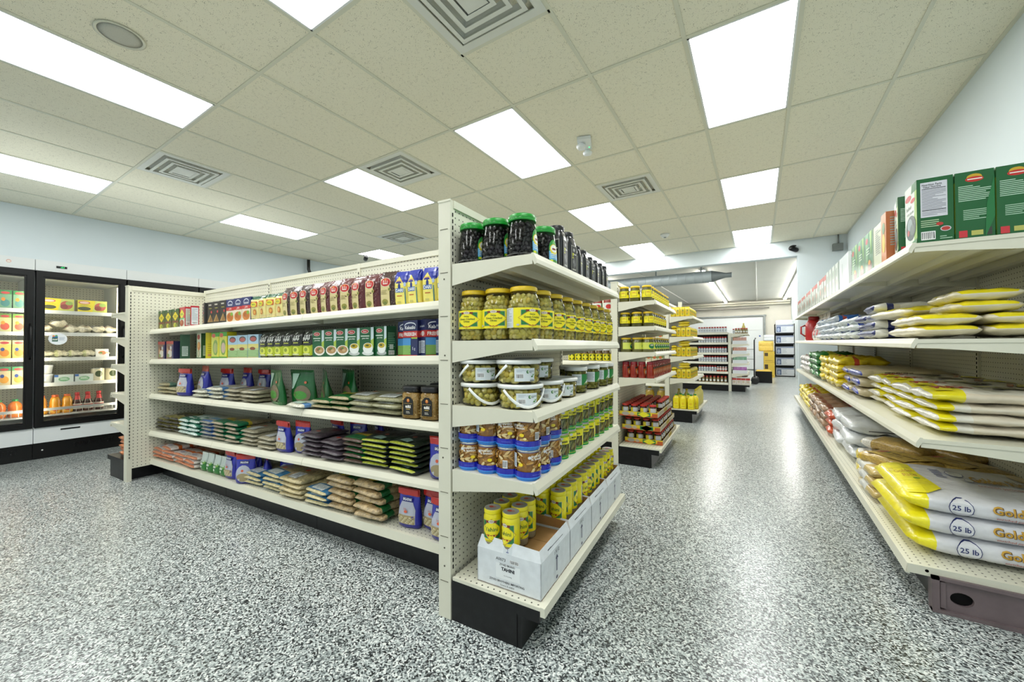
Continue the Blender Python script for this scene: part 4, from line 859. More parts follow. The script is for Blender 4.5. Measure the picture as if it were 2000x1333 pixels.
# ------------------------------------------------------------------ stock of the nearest end display (frame G1)
def G(Mf, x, y, z, a=0): return Mf @ T(x, y, z) @ Rz(a)
Z1, Z2, Z3, Z4 = EZ
for i, (x, y, a) in enumerate(((.062, .066, -8), (.172, .064, 0), (.283, .066, 6), (.285, .245, -12), (.17, .2, 10), (.06, .2, 0))):
    lab = ('green-lidded jar of black olives against the upright', 'green-lidded jar of black olives, middle of the front three', 'green-lidded jar of black olives at the shelf corner', 'green-lidded jar of black olives beside the black-capped bottles', 'green-lidded jar of black olives behind the middle jar', 'green-lidded jar of black olives behind the leftmost jar')[i]
    place(P_BLACK, G(G1, x, y, Z1, a), lab, 'green-lidded black olive jars')
for i, (p, x, y) in enumerate(((P_SQ, .285, .385), (P_SQ, .285, .5), (P_SQS, .29, .605), (P_SQS, .29, .70), (P_SQT, .295, .80), (P_SQT, .295, .89), (P_SQT, .295, .98), (P_SQT, .295, 1.07), (P_SQS, .2, .62), (P_SQT, .22, .86))):
    lab = 'black square bottle of olives' + (' on the top edge' + nth(i, 8, 'from the green lids') if i < 8 else (' behind the row, nearer', ' behind the row, farther')[i - 8])
    place(p, G(G1, x, y, Z1, (4, -6, 8, 0, -5, 3, 6, 0, 0, 0)[i]), lab, 'black-capped olive bottles')
k = 0
for i, (x, y, a) in enumerate([(.067, .07, -10), (.177, .072, -2), (.284, .074, 42)]):
    place(P_OLIVE[i % 2], G(G1, x, y, Z2, a), ('yellow-lidded cracked olive jar against the upright, second shelf', 'yellow-lidded cracked olive jar, middle of the front three', 'yellow-lidded cracked olive jar at the corner, nutrition panel showing')[i], 'cracked green olive jars')
for i in range(8):
    place(P_OLIVE[(i + 1) % 2], G(G1, .284, .20 + .127 * i, Z2, 40 + (-8, 0, 10, 14, 5, 12, 0, 6)[i]), 'yellow-lidded cracked olive jar along the shelf edge' + nth(i, 8, 'from the corner'), 'cracked green olive jars')
for i in range(3): place(P_OLIVE[i % 2], G(G1, .12, .22 + .3 * i, Z2, 20), 'yellow-lidded cracked olive jar in the back row' + nth(i, 3, 'from the near end'), 'cracked green olive jars')
tl = [(1, .087, .092, 0, 'white-lidded olive tub, lower left by the upright'), (0, .085, .09, .089, 'white-lidded olive tub, upper left by the upright'), (2, .258, .094, 0, 'white-lidded olive tub at the corner, lower, handle hanging'), (0, .252, .092, .091, 'white-lidded olive tub at the corner, stacked on top'),
      (2, .268, .275, 0, 'white-lidded olive tub behind the corner pair, on the shelf'), (3, .215, .30, .09, 'darker green olive tub with raised handle, stacked behind'), (0, .268, .45, 0, 'white-lidded olive tub in the middle of the shelf edge'), (1, .09, .28, 0, 'white-lidded olive tub in the back row, left')]
for p, x, y, z, lab in tl: place(P_TUB[p], G(G1, x, y, Z3 + z, 12), lab, 'olive tubs with bail handles')
for i, (x, y) in enumerate(((.285, .63), (.22, .72), (.288, .83), (.288, 1.0), (.29, 1.11))): place(P_TJ, G(G1, x, y, Z3, 40), 'tall white-lidded olive jar with green label' + nth(i, 5, 'from the tubs'), 'green-label olive jars')
i = 0
FR = [-20, 150, 60, 200]; FT = [10, -150, -30, 115]
for c, x in enumerate((.052, .138, .225, .305)):
    for l in range(2):
        place(P_FUL, G(G1, x, .062, Z4 + .1085 * l, (FR, FT)[l][c]), 'blue-banded fava bean tin in the front row, ' + ('lower' if l == 0 else 'upper') + nth(c, 4), 'fava bean tins')
for c, (x, y, n) in enumerate(((.303, .155, 2), (.303, .265, 2), (.2, .155, 2), (.1, .16, 2))):
    for l in range(n): place(P_FUL, G(G1, x, y, Z4 + .1085 * l, 40 + 35 * c + 80 * l), 'blue-banded fava bean tin ' + ('just behind the corner', 'farthest along the edge', 'second row, middle', 'second row, by the panel')[c] + (', lower', ', upper')[l], 'fava bean tins')
for c in range(9):
    for l in range(2): place(P_CUC, G(G1, .303, .36 + .091 * c, Z4 + .1085 * l, -34 + (0, 12, -14, 6, -10, 60, 4, -8, 10)[c] + 10 * l), 'yellow cucumber pickle tin, ' + ('lower' if l == 0 else 'upper') + ' tier' + nth(c, 9, 'from the near end'), 'cucumber pickle tins')
# white tahini cartons on the deck
def open_carton(front):
    w, d, h = .265, .283, .165; g = hx('d9dee2'); k = hx('b48a58'); b = MB(); t = .003
    b.box(-w / 2, w / 2, -d / 2, d / 2, 0, .004, k)
    for x0, x1, y0, y1 in ((-w / 2, w / 2, -d / 2, -d / 2 + t), (-w / 2, w / 2, d / 2 - t, d / 2), (-w / 2, -w / 2 + t, -d / 2, d / 2), (w / 2 - t, w / 2, -d / 2, d / 2)): b.box(x0, x1, y0, y1, 0, h * .78, g)
    q = .012; zt = h; e = h * .78     # flaps folded in a little, with torn top edges
    b.poly([(-w / 2, -d / 2, e), (w / 2, -d / 2, e), (w / 2 - q, -d / 2 + q, zt), (-w / 2 + q, -d / 2 + q, zt + .008)], g)
    b.poly([(w / 2, -d / 2, e), (w / 2, d / 2, e), (w / 2 - q, d / 2 - q, zt + .004), (w / 2 - q, -d / 2 + q, zt)], g)
    b.poly([(w / 2, d / 2, e), (-w / 2, d / 2, e), (-w / 2 + q, d / 2 - q, zt + .012), (w / 2 - q, d / 2 - q, zt + .004)], k); b.poly([(-w / 2, d / 2, e), (-w / 2, -d / 2, e), (-w / 2 + q, -d / 2 + q, zt + .008), (-w / 2 + q, d / 2 - q, zt + .012)], g)
    b.box(-w / 2 + .006, w / 2 - .006, -d / 2 + .006, d / 2 - .006, .118, .122, k); b.box(-.0008, .0008, -d / 2 + .01, d / 2 - .01, .1222, .1226, hx('8a6a40')); b.box(-w / 2 + .01, w / 2 - .01, .02, .0215, .1222, .1226, hx('8a6a40'))
    me = b.mesh('carton', M_kraft); p = MB(); p2 = MB(); p3 = MB(); p4 = MB(); ink = hx('23242c')
    art(p, flatS((w / 2, -d / 2, 0), (0, d, 0), (0, 0, h * .78), (1, 0, 0)), d, h * .78, [('r', .44, .02, .56, .98, hx('cfd5da')), ('r', .485, .3, .515, .68, hx('2a2c5a')), ('p', [(.455, .66), (.545, .66), (.5, .78)], hx('2a2c5a')), ('e', .5, .12, .03, .05, hx('2a2c5a')), ('t', '1 X 12', .5, .88, .1, ink, .2)])
    art(p2, flatS((w / 2 - .001, -d / 2 + .02, e + .004), (0, d - .04, 0), (-q, 0, h * .2), (1, 0, .3)), d - .04, h * .2, [('l', .2, .2, .8, .75, 2, hx('5a5f68'))])
    if front:
        art(p3, flatS((-w / 2, -d / 2, 0), (w, 0, 0), (0, 0, h * .78), (0, -1, 0)), w, h * .78,
            [('r', .31, .28, .69, .70, hx('e6eaec')), ('t', 'A0073', .385, .82, .085, ink, .16), ('b', .53, .76, .67, .87), ('t', 'ZIYAD BRAND', .49, .68, .055, ink, .26, .015), ('t', 'TAHINI', .5, .56, .1, ink, .24, .04), ('t', '12 x 16 oz (454g)', .5, .38, .035, ink, .24), ('t', 'ZIYAD BROTHERS IMPORTING', .48, .2, .06, ink, .6, .01), ('t', 'Cicero, IL 60804', .49, .1, .055, ink, .36)])
        art(p4, flatS((-w / 2 + .005, -d / 2, e), (w - .01, 0, 0), (0, q, h * .22), (0, -1, .3)), w, h * .22, [('r', .42, 0, .56, 1, hx('cdd4d8')), ('p', [(.46, .9), (.52, .9), (.505, .5), (.475, .5)], hx('23307a')), ('r', .487, .2, .493, .5, hx('23307a')), ('r', .47, .14, .51, .2, hx('23307a'))])
    return ('tahini_carton', 'carton', me, [('side_print', p.mesh('print', M_card)), ('flap_print', p2.mesh('print', M_card))] + ([('front_print', p3.mesh('print', M_card)), ('flap_print', p4.mesh('print', M_card))] if front else []))
PC1, PC2 = open_carton(True), open_carton(False)
for k in range(4):
    cy = .03 + .1415 + .285 * k; cx = .105 + .1325; zb = DZ + .001
    place(PC1 if k == 0 else PC2, G(G1, cx, cy, zb), ('open white tahini carton at the near end, half emptied', 'open white tahini carton, second from the near end', 'open white tahini carton, third from the near end', 'open white tahini carton at the far end of the deck')[k], 'tahini cartons')
    for r in range(4):
        for c in range(3):
            if k == 0 and c == 2: continue
            if k == 0 and c == 1 and r == 3: continue
            x = cx - .088 + .0745 * c + (.004 if k else .006 * c); y = cy - .103 + .0685 * r
            lab = 'yellow tahini jar in the ' + ('near', 'second', 'third', 'far')[k] + ' carton, ' + ('panel', 'middle', 'aisle')[c] + ' column' + nth(r, 4, 'from the front')
            place(P_TAH[(0, 1, 4, 2, 3, 0, 2)[(r * 2 + c + k * 3) % 7] if not (k == 0 and r == 0) else (2 if c == 0 else 0)], G(G1, x, y, zb + .1235, (0 if k == 0 and r == 0 else 15 * ((r * 5 + c * 3 + k) % 5 - 2))), lab, 'yellow tahini jars')

# ------------------------------------------------------------------ stock of the long run (frame G1), shelf by shelf
SHN = ['top', 'second', 'middle', 'fourth', 'bottom']
def onrun(proto, s, x, y, lab, group, a=0, dz=0, lean=0, k=1.0): return place(proto, G1 @ T(x, y, rz(s, x) + .002 + dz) @ Rz(a) @ Rx(lean) @ Matrix.Scale(k, 4), lab, group)
def dia(c1, cu=.5, cv=.62, ru=.34, rv=.2): return [('d', cu, cv, ru, rv, hx(c1))]
gA = carton('spice_box', 'box', .118, .05, .15, hx('4f5a26'), hx('2c4a22'), hx('35542a'), [('r', 0, .86, 1, 1, hx('2f5a2c')), ('r', 0, 0, 1, .3, hx('6a6230')), ('d', .5, .62, .4, .24, hx('e6d024')), ('l', .3, .54, .7, .68, 3, hx('4a5a14')), ('r', .05, .3, .95, .38, hx('7a3a20')), ('e', .45, .16, .2, .12, hx('c8c238')), ('e', .6, .14, .16, .09, hx('8a9a30')), ('e', .5, .95, .09, .05, hx('c8b8a0'))])
gB = carton('spice_box', 'box', .13, .05, .155, hx('c83a4a'), hx('b8202c'), hx('c8283a'), [('r', 0, 0, 1, .45, hx('d8e0d0')), ('d', .5, .66, .42, .24, hx('e8e040')), ('l', .25, .6, .75, .72, 2, hx('3a8a2c')), ('e', .5, .22, .36, .16, hx('a8482a')), ('e', .42, .26, .14, .08, hx('c07a48')), ('r', .1, .4, .9, .47, hx('6ac07a')), ('r', 0, 0, 1, .04, hx('d8344a'))], [('r', .1, .1, .9, .92, hx('d9dee0')), ('l', .16, .3, .84, .88, 14, hx('98a0a8')), ('b', .2, .12, .8, .24)])
gC = carton('falafel_box', 'box', .088, .05, .16, hx('2a2622'), hx('1c1a18'), hx('24211e'), [('p', [(.1, .12), (.95, .12), (.55, .45)], hx('b8924e')), ('p', [(.3, .14), (.9, .14), (.58, .38)], hx('8a6432')), ('r', .25, .84, .7, .9, hx('c9c2b4')), ('r', .3, .7, .75, .73, hx('a8a030')), ('e', .72, .55, .12, .06, hx('c83a3a')), ('r', 0, 0, 1, .06, hx('15120f'))])
gD = carton('falafel_mix_box', 'box', .1, .05, .158, hx('e9dcc4'), hx('26306a'), hx('2a3470'), [('r', 0, .66, 1, 1, hx('26306a')), ('e', .5, .82, .32, .13, hx('d8dce8')), ('e', .5, .8, .28, .11, hx('26306a')), ('t', 'Kabatilo', .5, .77, .08, hx('e8ecf2'), .8, .02), ('r', 0, .52, 1, .66, hx('c82a2a')), ('t', '\ufede\ufed3\ufefc\ufed3', .5, .59, .1, hx('f2e8e0'), .7, .02), ('e', .5, .24, .44, .2, hx('c87a28')), ('e', .38, .28, .18, .1, hx('a85a1c')), ('e', .62, .2, .18, .1, hx('b86a20')), ('e', .72, .36, .16, .08, hx('7ab03a')), ('r', 0, 0, 1, .04, hx('c82a2a'))])
gE = brick_bag('soup_mix_bag', 'bag', .085, .045, .155, [(.06, hx('2a6a34')), (.14, hx('d8c88a')), (.84, hx('e2d488')), (1, hx('1f5a3a'))], [('r', .1, .56, .95, .78, hx('c85a2a')), ('e', .5, .66, .38, .1, hx('e8d83a')), ('l', .25, .62, .75, .7, 2, hx('4a7a20')), ('e', .62, .34, .22, .12, hx('c8742a')), ('e', .62, .34, .14, .07, hx('e0a84a'))], 3)
for i, x in enumerate((-3.085, -2.963, -2.837)): onrun(gA, 0, x, .2, 'dark green spice box with yellow diamond, top shelf' + nth(i, 3), 'green spice boxes')
for i, x in enumerate((-2.725, -2.612)): onrun(gB, 0, x, .2 + .01 * i, ('red and white spice box with green diamond, left one', 'red and white spice box turned to show its white side')[i], 'red spice boxes', -6 - 14 * i)
for i, x in enumerate((-2.385, -2.29, -2.205, -2.115)): onrun(gC, 0, x, .2, 'dark brown falafel box on the top shelf' + nth(i, 4), 'dark falafel boxes', (-16, 0, 0, 0)[i])
for i, x in enumerate((-2.017, -1.917, -1.815)): onrun(gD, 0, x, .2, 'navy and orange falafel mix box on the top shelf' + nth(i, 3), 'falafel mix boxes')
for i, x in enumerate((-1.722, -1.635, -1.545, -1.45)): onrun(gE, 0, x, .2, 'yellow soup mix bag with green top' + nth(i, 4), 'yellow soup mix bags', (5, -6, 8, -3)[i], lean=3)
def coffee(seed, dark):
    c = hx('3a221c') if dark else hx('5a1f22'); cream = hx('d6c68e')
    def cf(t, ang): return None
    return brick_bag('bean_bag', 'bag', .112, .06, .178, [(1, c)], [('r', 0, .03, .62, .8, cream), ('e', .3, .16, .2, .08, hx('8f8a3a')), ('e', .3, .12, .12, .05, hx('6a7430')), ('e', .36, .7, .36, .13, hx('e0d0b8')), ('e', .36, .7, .33, .115, hx('c02c28')), ('r', .2, .66, .25, .76, hx('f0e4d8')), ('r', .2, .645, .5, .67, hx('f0e4d8')), ('r', .33, .66, .37, .78, hx('f0e4d8')), ('r', .46, .66, .5, .74, hx('f0e4d8')), ('e', .36, .77, .06, .02, hx('e8a030')), ('e', .62, .5, .1, .05, hx('c8b860')), ('e', .62, .5, .07, .035, hx('6a7a3a')), ('l', .08, .36, .45, .5, 3, hx('a89a60'))] + [('e', random.Random(seed + k).uniform(.68, .98), random.Random(seed * 3 + k).uniform(.05, .95), .03, .016, mixc(c, (.4, .25, .18), random.Random(k).uniform(0, .5))) for k in range(26)], seed, p=5)
cfA, cfB = coffee(3, True), coffee(9, False)
bx = [-1.36, -1.275, -1.185, -1.085, -1.0, -.912, -.825, -.738, -.632, -.52]
for i, x in enumerate(bx): onrun((cfB if i in (3, 4, 5, 6, 7, 8) else cfA), 0, x, .205, 'brown bag of dried beans with red logo, top shelf' + nth(i, 10), 'brown bean bags', (-4, 6, 0, 5, -5, 3, 7, -4, 0, 4)[i], lean=3)
dari = brick_bag('couscous_bag', 'bag', .088, .055, .17, [(.05, hx('b02a2a')), (.7, hx('e8d860')), (1, hx('1d2f9a'))], [('p', [(0, .66), (1, .66), (1, 1), (0, 1)], hx('1d2f9a')), ('p', [(.02, .05), (.8, .05), (.8, .62), (.4, .86), (.02, .66)], hx('ecdf70')), ('r', .82, .05, .88, .5, hx('2a7a8a')), ('e', .84, .62, .1, .06, hx('aebfe0')), ('p', [(.3, .5), (.5, .5), (.5, .6), (.4, .7), (.3, .6)], hx('1d2f7a')), ('r', .06, .4, .74, .52, hx('1d5aa8')), ('t', 'DARI', .4, .46, .09, hx('f2f4f0'), .6, .03), ('l', .2, .27, .6, .33, 1, hx('b84a20')), ('t', 'COUSCOUS', .4, .72, .05, hx('c86a3a'), .5), ('r', .2, .09, .5, .15, hx('c8c06a')), ('r', 0, .0, 1, .05, hx('b02a2a'))], 4)
for i, x in enumerate((-.44, -.357, -.262, -.175)): onrun(dari, 0, x, .21, 'blue and yellow couscous bag, top shelf' + nth(i, 4), 'couscous bags', (4, -6, 3, 0)[i], lean=4)
# second shelf
b1 = carton('snack_box', 'box', .125, .05, .142, hx('8a6a5a'), hx('28285a'), hx('a83a34'), [('r', 0, .84, 1, 1, hx('b8403a')), ('e', .45, .45, .32, .3, hx('c8a07a')), ('e', .55, .3, .3, .2, hx('d8d0c4')), ('e', .4, .62, .16, .12, hx('7a4a34')), ('r', .8, 0, 1, .8, hx('2a2a64')), ('e', .65, .62, .12, .1, hx('c8ccd0')), ('e', .3, .2, .16, .1, hx('8a9a5a'))])
def archbox(c1, c2, sidec, seed):
    me = carton('snack_carton', 'box', .13, .06, .186, hx(c1), hx(sidec), hx(sidec), [('r', 0, 0, .14, 1, hx('2f5a34')), ('e', .5, .86, .3, .1, hx('a8453a')), ('e', .55, .5, .32, .17, hx('c87838')), ('e', .5, .54, .2, .1, hx('d8a050')), ('e', .5, .2, .24, .14, hx('8a9a6a')), ('e', .5, .2, .18, .1, hx(c2)), ('r', 0, 0, 1, .05, hx('2f5a34'))], [('r', .2, .12, .8, .52, hx('b8c4bc')), ('l', .24, .16, .76, .5, 8, hx('50705a'))])
    return me
b2 = archbox('d5d8c0', 'c8c0a0', '1c4a2a', 2)
b3 = carton('snack_carton', 'box', .125, .06, .186, hx('cdd05a'), hx('d8c81c'), hx('4a9a30'), [('r', 0, .84, 1, 1, hx('3a9a34')), ('e', .3, .86, .2, .08, hx('c85a4a')), ('e', .6, .42, .3, .26, hx('6a9a3a')), ('e', .6, .42, .22, .18, hx('c8b894')), ('e', .5, .6, .2, .1, hx('8ab84a')), ('r', 0, 0, 1, .06, hx('5a9a2a')), ('e', .85, .1, .14, .07, hx('e8e040'))], [('l', .2, .1, .8, .6, 6, hx('b8a814')), ('r', .2, .1, .6, .18, hx('c88a5a'))])
for i, x in enumerate((-3.083, -2.93)): onrun(b1, 1, x, .2, ('pale snack box at the far left of the second shelf', 'pale snack box second in on the second shelf')[i], 'pale snack boxes')
onrun(b2, 1, -2.735, .215, 'white and dark green carton turned sideways, second shelf', 'snack cartons', -34); onrun(b2, 1, -2.49, .22, 'white carton with orange bowl beside the green one', 'snack cartons', -10)
onrun(b3, 1, -2.36, .21, 'green and yellow carton turned to show its yellow side', 'snack cartons', -22)
for i, x in enumerate((-2.205, -2.098)): onrun(carton('snack_carton', 'box', .105, .06, .182, hx('cdd05a'), hx('d8c81c'), hx('4a9a30'), [('r', 0, .84, 1, 1, hx('3a9a34')), ('e', .3, .88, .24, .08, hx('c85a4a')), ('e', .55, .42, .34, .3, hx('7aa04a')), ('e', .55, .4, .26, .2, hx(('a8b070', 'c8b0a0')[i])), ('r', 0, 0, 1, .07, hx('5a9a2a')), ('r', .85, .07, 1, .84, hx('e0d838'))]), 1, x, .2, ('green and yellow carton with leaf picture, left one', 'green and yellow carton with pink picture, right one')[i], 'snack cartons')
b4 = carton('grain_box', 'box', .122, .05, .152, hx('b9cf9a'), hx('a8c6dc'), hx('9ac4e0'), [('r', 0, .6, 1, 1, hx('a9cbe2')), ('e', .5, .82, .34, .13, hx('4a4048')), ('e', .5, .8, .28, .09, hx('b85a58')), ('r', 0, .42, 1, .6, hx('d8cf7a')), ('e', .45, .4, .26, .07, hx('8a4a30')), ('r', 0, .06, 1, .34, hx('86b070')), ('l', .05, .1, .95, .32, 5, hx('a8c890')), ('r', 0, 0, 1, .05, hx('c8bc8a'))])
for i, x in enumerate((-1.982, -1.858, -1.73)): onrun(b4, 1, x, .2, 'pale blue grain box with wheat field, second shelf' + nth(i, 3), 'pale blue grain boxes')
b5 = brick_bag('nut_bag', 'bag', .088, .05, .16, [(.1, hx('28280f')), (.48, hx('b4c41c')), (1, hx('20241c'))], [('e', .5, .26, .4, .14, hx('d8e04a')), ('e', .45, .28, .2, .07, hx('8a9c14')), ('r', 0, .43, 1, .48, hx('1c2010')), ('t', '\ufeee\ufee0\ufef4\ufe97\ufe8e\ufe92\ufedb', .5, .7, .22, hx('eef0ea'), .86, .03), ('e', .45, .88, .1, .04, hx('d0d4cc')), ('r', .2, .52, .8, .55, hx('c8d040')), ('r', .1, .1, .9, .13, hx('e8e8d0'))], 5)
for i, x in enumerate((-1.618, -1.535, -1.455, -1.367, -1.272, -1.172)): onrun(b5, 1, x, .2, 'black and lime bag with white script, second shelf' + nth(i, 6), 'black and lime bags')
def durra(kind):
    bowl = [('e', .62, .24, .46, .18, hx('e8e6de')), ('e', .62, .26, .38, .135, hx('b08a58')), ('e', .5, .28, .12, .05, hx('8a5a34')), ('e', .72, .24, .13, .05, hx('c8a878')), ('e', .62, .31, .1, .035, hx('5a7a34'))] if kind == 0 else [('e', .6, .12, .42, .08, hx('cfd6d4')), ('e', .6, .28, .36, .18, hx('e6eae8')), ('e', .6, .36, .33, .11, hx('e9ebe6')), ('e', .6, .37, .28, .085, hx('b8a020')), ('e', .56, .38, .12, .03, hx('3a4a14'))]
    return carton('grain_mix_box', 'box', .102, .055, .15, hx('125a30'), hx('0f4a28'), hx('15603a'), [('p', [(.8, .55), (1, .55), (1, 1), (.8, 1)], hx('c8d8dc')), ('p', [(.8, .3), (1, .3), (1, .62), (.8, .55)], hx('a8c048')), ('e', .38, .86, .28, .075, hx('e8dcd0')), ('e', .38, .86, .25, .06, hx('b8282a')), ('t', 'Durra', .38, .86, .05, hx('f0e8e0'), .34, .02), ('l', .08, .66, .7, .74, 1, hx('cfe0d0')), ('t', 'green wheat', .42, .62, .06, hx('eef2ea'), .64, .02)] + bowl, [('l', .15, .3, .85, .8, 8, hx('6a9a78')), ('r', .3, .24, .7, .4, hx('b8c4bc')), ('b', .2, .06, .8, .2)])
dA, dB = durra(0), durra(1)
for i, x in enumerate((-1.064, -.961, -.868)): onrun(dA, 1, x, .2, 'dark green grain box with bowl of wheat' + nth(i, 3), 'dark green grain boxes')
for i, x in enumerate((-.775, -.672, -.567)): onrun(dB, 1, x, .2, 'dark green soup box with yellow soup cup' + nth(i, 3), 'dark green soup boxes', (0, 0, -10)[i])
frk = carton('freekeh_box', 'box', .102, .075, .17, hx('20295a'), hx('20295a'), hx('1c2450'), [('r', 0, .52, 1, .7, hx('c42f2c')), ('e', .5, .86, .4, .09, hx('dde2ec')), ('e', .5, .845, .37, .07, hx('20295a')), ('t', 'Kabatilo', .5, .8, .1, hx('f0f2f6'), .82, .03), ('t', 'FREEKEH', .5, .61, .1, hx('f2ece8'), .84, .035), ('r', .0, .03, .55, .5, hx('4a94d0')), ('r', 0, .03, .55, .3, hx('6aa048')), ('l', .02, .06, .53, .3, 8, hx('9cc070')), ('r', .6, .48, 1, .52, hx('9ab83a')), ('t', '5 g', .76, .2, .1, hx('dde2ec'), .25), ('r', 0, 0, 1, .03, hx('c42f2c'))], [('r', 0, .52, 1, .7, hx('b83230')), ('t', 'Kabatilo', .5, .82, .06, hx('e0e4ec'), .6), ('e', .5, .61, .3, .07, hx('cfc8c4')), ('r', .12, .08, .88, .42, hx('c4ccd4')), ('l', .16, .1, .84, .4, 9, hx('4a5068'))])
for i, (x, y, a) in enumerate(((-.452, .26, 0), (-.375, .215, -6), (-.272, .22, 60), (-.19, .23, 60))): onrun(frk, 1, x, y, ('navy and red freekeh box half hidden behind its neighbour', 'navy and red freekeh box facing out', 'navy freekeh box turned to its nutrition side', 'navy freekeh box at the right end by the upright')[i], 'freekeh boxes', a)
# lower shelves: pouches, jars and stacked bags
def stackset(desc, where, protos, xs, layers, y, s, group, tk, a=90, jit=.008, seed=1, dx=0):
    rn = random.Random(seed)
    for c, x in enumerate(xs):
        n = layers[c] if isinstance(layers, (list, tuple)) else layers
        for l in range(n):
            lab = desc + ' on the ' + where
            if len(xs) > 1: lab += ', ' + ('left stack' if c == 0 else 'right stack' if c == len(xs) - 1 and len(xs) < 4 else ORD[c] + ' stack')
            if n > 1: lab += ', ' + layer(l, n)
            onrun(protos[(l + c) % len(protos)], s, x + rn.uniform(-jit, jit) + dx * l, y + rn.uniform(-jit, jit), lab, group, a + rn.uniform(-5, 5), dz=l * tk)
def bag2(name, L, W, tk, bands, seed, art_top=(), mats=None, cat='bag', noise=.002, **k): return [flat_bag(name, cat, L, W, tk, bands, seed + q, mats or M_clearbag, art_top=art_top, noise=noise, **k) for q in range(2)]
beige = bag2('grain_bag', .24, .16, .03, [(.12, hx('b9ae88')), (.28, hx('7aa090')), (1, hx('b8ad86'))], 1)
white_b = bag2('sugar_bag', .22, .17, .03, [(.15, hx('d8d6c4')), (.3, hx('5a8ac0')), (.4, hx('d8dccf')), (1, hx('d2cfb8'))], 5, [('r', .1, .2, .3, .8, hx('c8d8d0'))])
grey_b = bag2('seed_bag', .24, .17, .028, [(1, hx('a39c84'))], 9, [('r', .1, .25, .4, .7, hx('dde1e2')), ('e', .5, .5, .05, .1, hx('d86a4a'))])
balad = pouch('legume_pouch', 'pouch', .125, .07, .185, [(.13, hx('1c1f8c')), (.82, hx('2a2fa8')), (1, hx('c02822'))], [('p', [(.08, .14), (.92, .14), (.92, .5), (.78, .68), (.22, .68), (.08, .5)], hx('b9bccb')), ('p', [(.1, .14), (.9, .14), (.9, .36), (.1, .36)], hx('b0a078'))] + [('e', .14 + .072 * (k % 11), .17 + .045 * (k // 11) + .012 * (k % 2), .04, .02, hx(('c8bc90', 'a8966a', 'd2c8a4')[k % 3])) for k in range(44)] + [('r', .26, .7, .76, .8, hx('20246e')), ('t', 'BALADNA', .51, .75, .06, hx('eef0f4'), .44, .03), ('t', 'Split', .45, .52, .05, hx('c8583a'), .3), ('e', .5, .46, .08, .035, hx('e0603a')), ('r', 0, .86, 1, 1, hx('c82c26')), ('e', .2, .92, .06, .03, hx('e8c0b8'))], 3)
balad2 = pouch('legume_pouch', 'pouch', .125, .07, .19, [(.13, hx('1c1f8c')), (.8, hx('2a2fa8')), (1, hx('c02822'))], [('e', .5, .36, .42, .28, hx('b4b8c6')), ('e', .5, .24, .36, .14, hx('9a8c66')), ('r', .26, .68, .76, .78, hx('20246e')), ('t', 'BALADNA', .51, .73, .06, hx('eef0f4'), .44, .03), ('e', .45, .46, .07, .04, hx('d85a34'))], 8)
greenb = pouch('spice_pouch', 'pouch', .21, .06, .215, [(1, hx('14602a'))], [('p', [(.1, .9), (.42, .9), (.2, .5), (.1, .45)], hx('b8d8c4')), ('e', .58, .34, .36, .24, hx('7a6a50')), ('e', .5, .3, .3, .12, hx('4a9a34')), ('e', .72, .66, .06, .035, hx('d8663a')), ('r', 0, 0, 1, .1, hx('1a8034'))], 4)
stackset('beige grain bag', 'middle shelf at far left', beige, [-3.08, -2.9], [3, 2], .29, 2, 'beige grain bags', .029)
for i, (x, y) in enumerate(((-2.72, .2), (-2.53, .25), (-2.4, .34), (-2.24, .4), (-2.1, .45))): onrun(balad2 if i % 2 else balad, 2, x, y, 'red and blue legume pouch on the middle shelf' + nth(i, 5), 'legume pouches, middle shelf', (10, -8, 6, -5, 4)[i], k=(1.12, 1.2, 1.1, 1.1, 1.05)[i])
stackset('white and blue sugar bag', 'middle shelf', white_b, [-2.42, -2.2], [2, 3], .26, 2, 'white sugar bags', .028)
stackset('grey seed bag with white label', 'middle shelf', grey_b, [-1.98, -1.76], [3, 3], .27, 2, 'grey seed bags', .026)
for i, (x, y, a) in enumerate(((-1.53, .23, -14), (-1.33, .27, 4), (-1.15, .3, -30), (-1.02, .36, -20))): onrun(greenb, 2, x, y, 'glossy dark green spice pouch standing on the middle shelf' + nth(i, 4), 'green spice pouches', a, lean=6)
onrun(white_b[0], 2, -1.2, .225, 'small flat bag lying in front of the green pouches', 'white sugar bags', 80)
gl_b = bag2('grain_bag', .24, .165, .03, [(.1, hx('b3a680')), (.32, hx('1d6b32')), (.45, hx('c9a93a')), (1, hx('aea17a'))], 12, [('e', .36, .5, .07, .28, hx('d8c030'))])
stackset('green-banded grain bag', 'middle shelf', gl_b, [-1.04, -.88], [2, 3], .28, 2, 'green-banded grain bags', .028)
wh_l = bag2('lentil_bag', .25, .185, .034, [(1, hx('9a9876'))], 15, [('r', .06, .2, .38, .85, hx('dfe3e0')), ('l', .1, .3, .34, .75, 4, hx('aab2b0')), ('e', .46, .6, .05, .08, hx('d87a5a'))])
stackset('grey-green lentil bag with white label', 'middle shelf', wh_l, [-.71, -.53], [3, 3], .28, 2, 'grey-green lentil bags', .031)
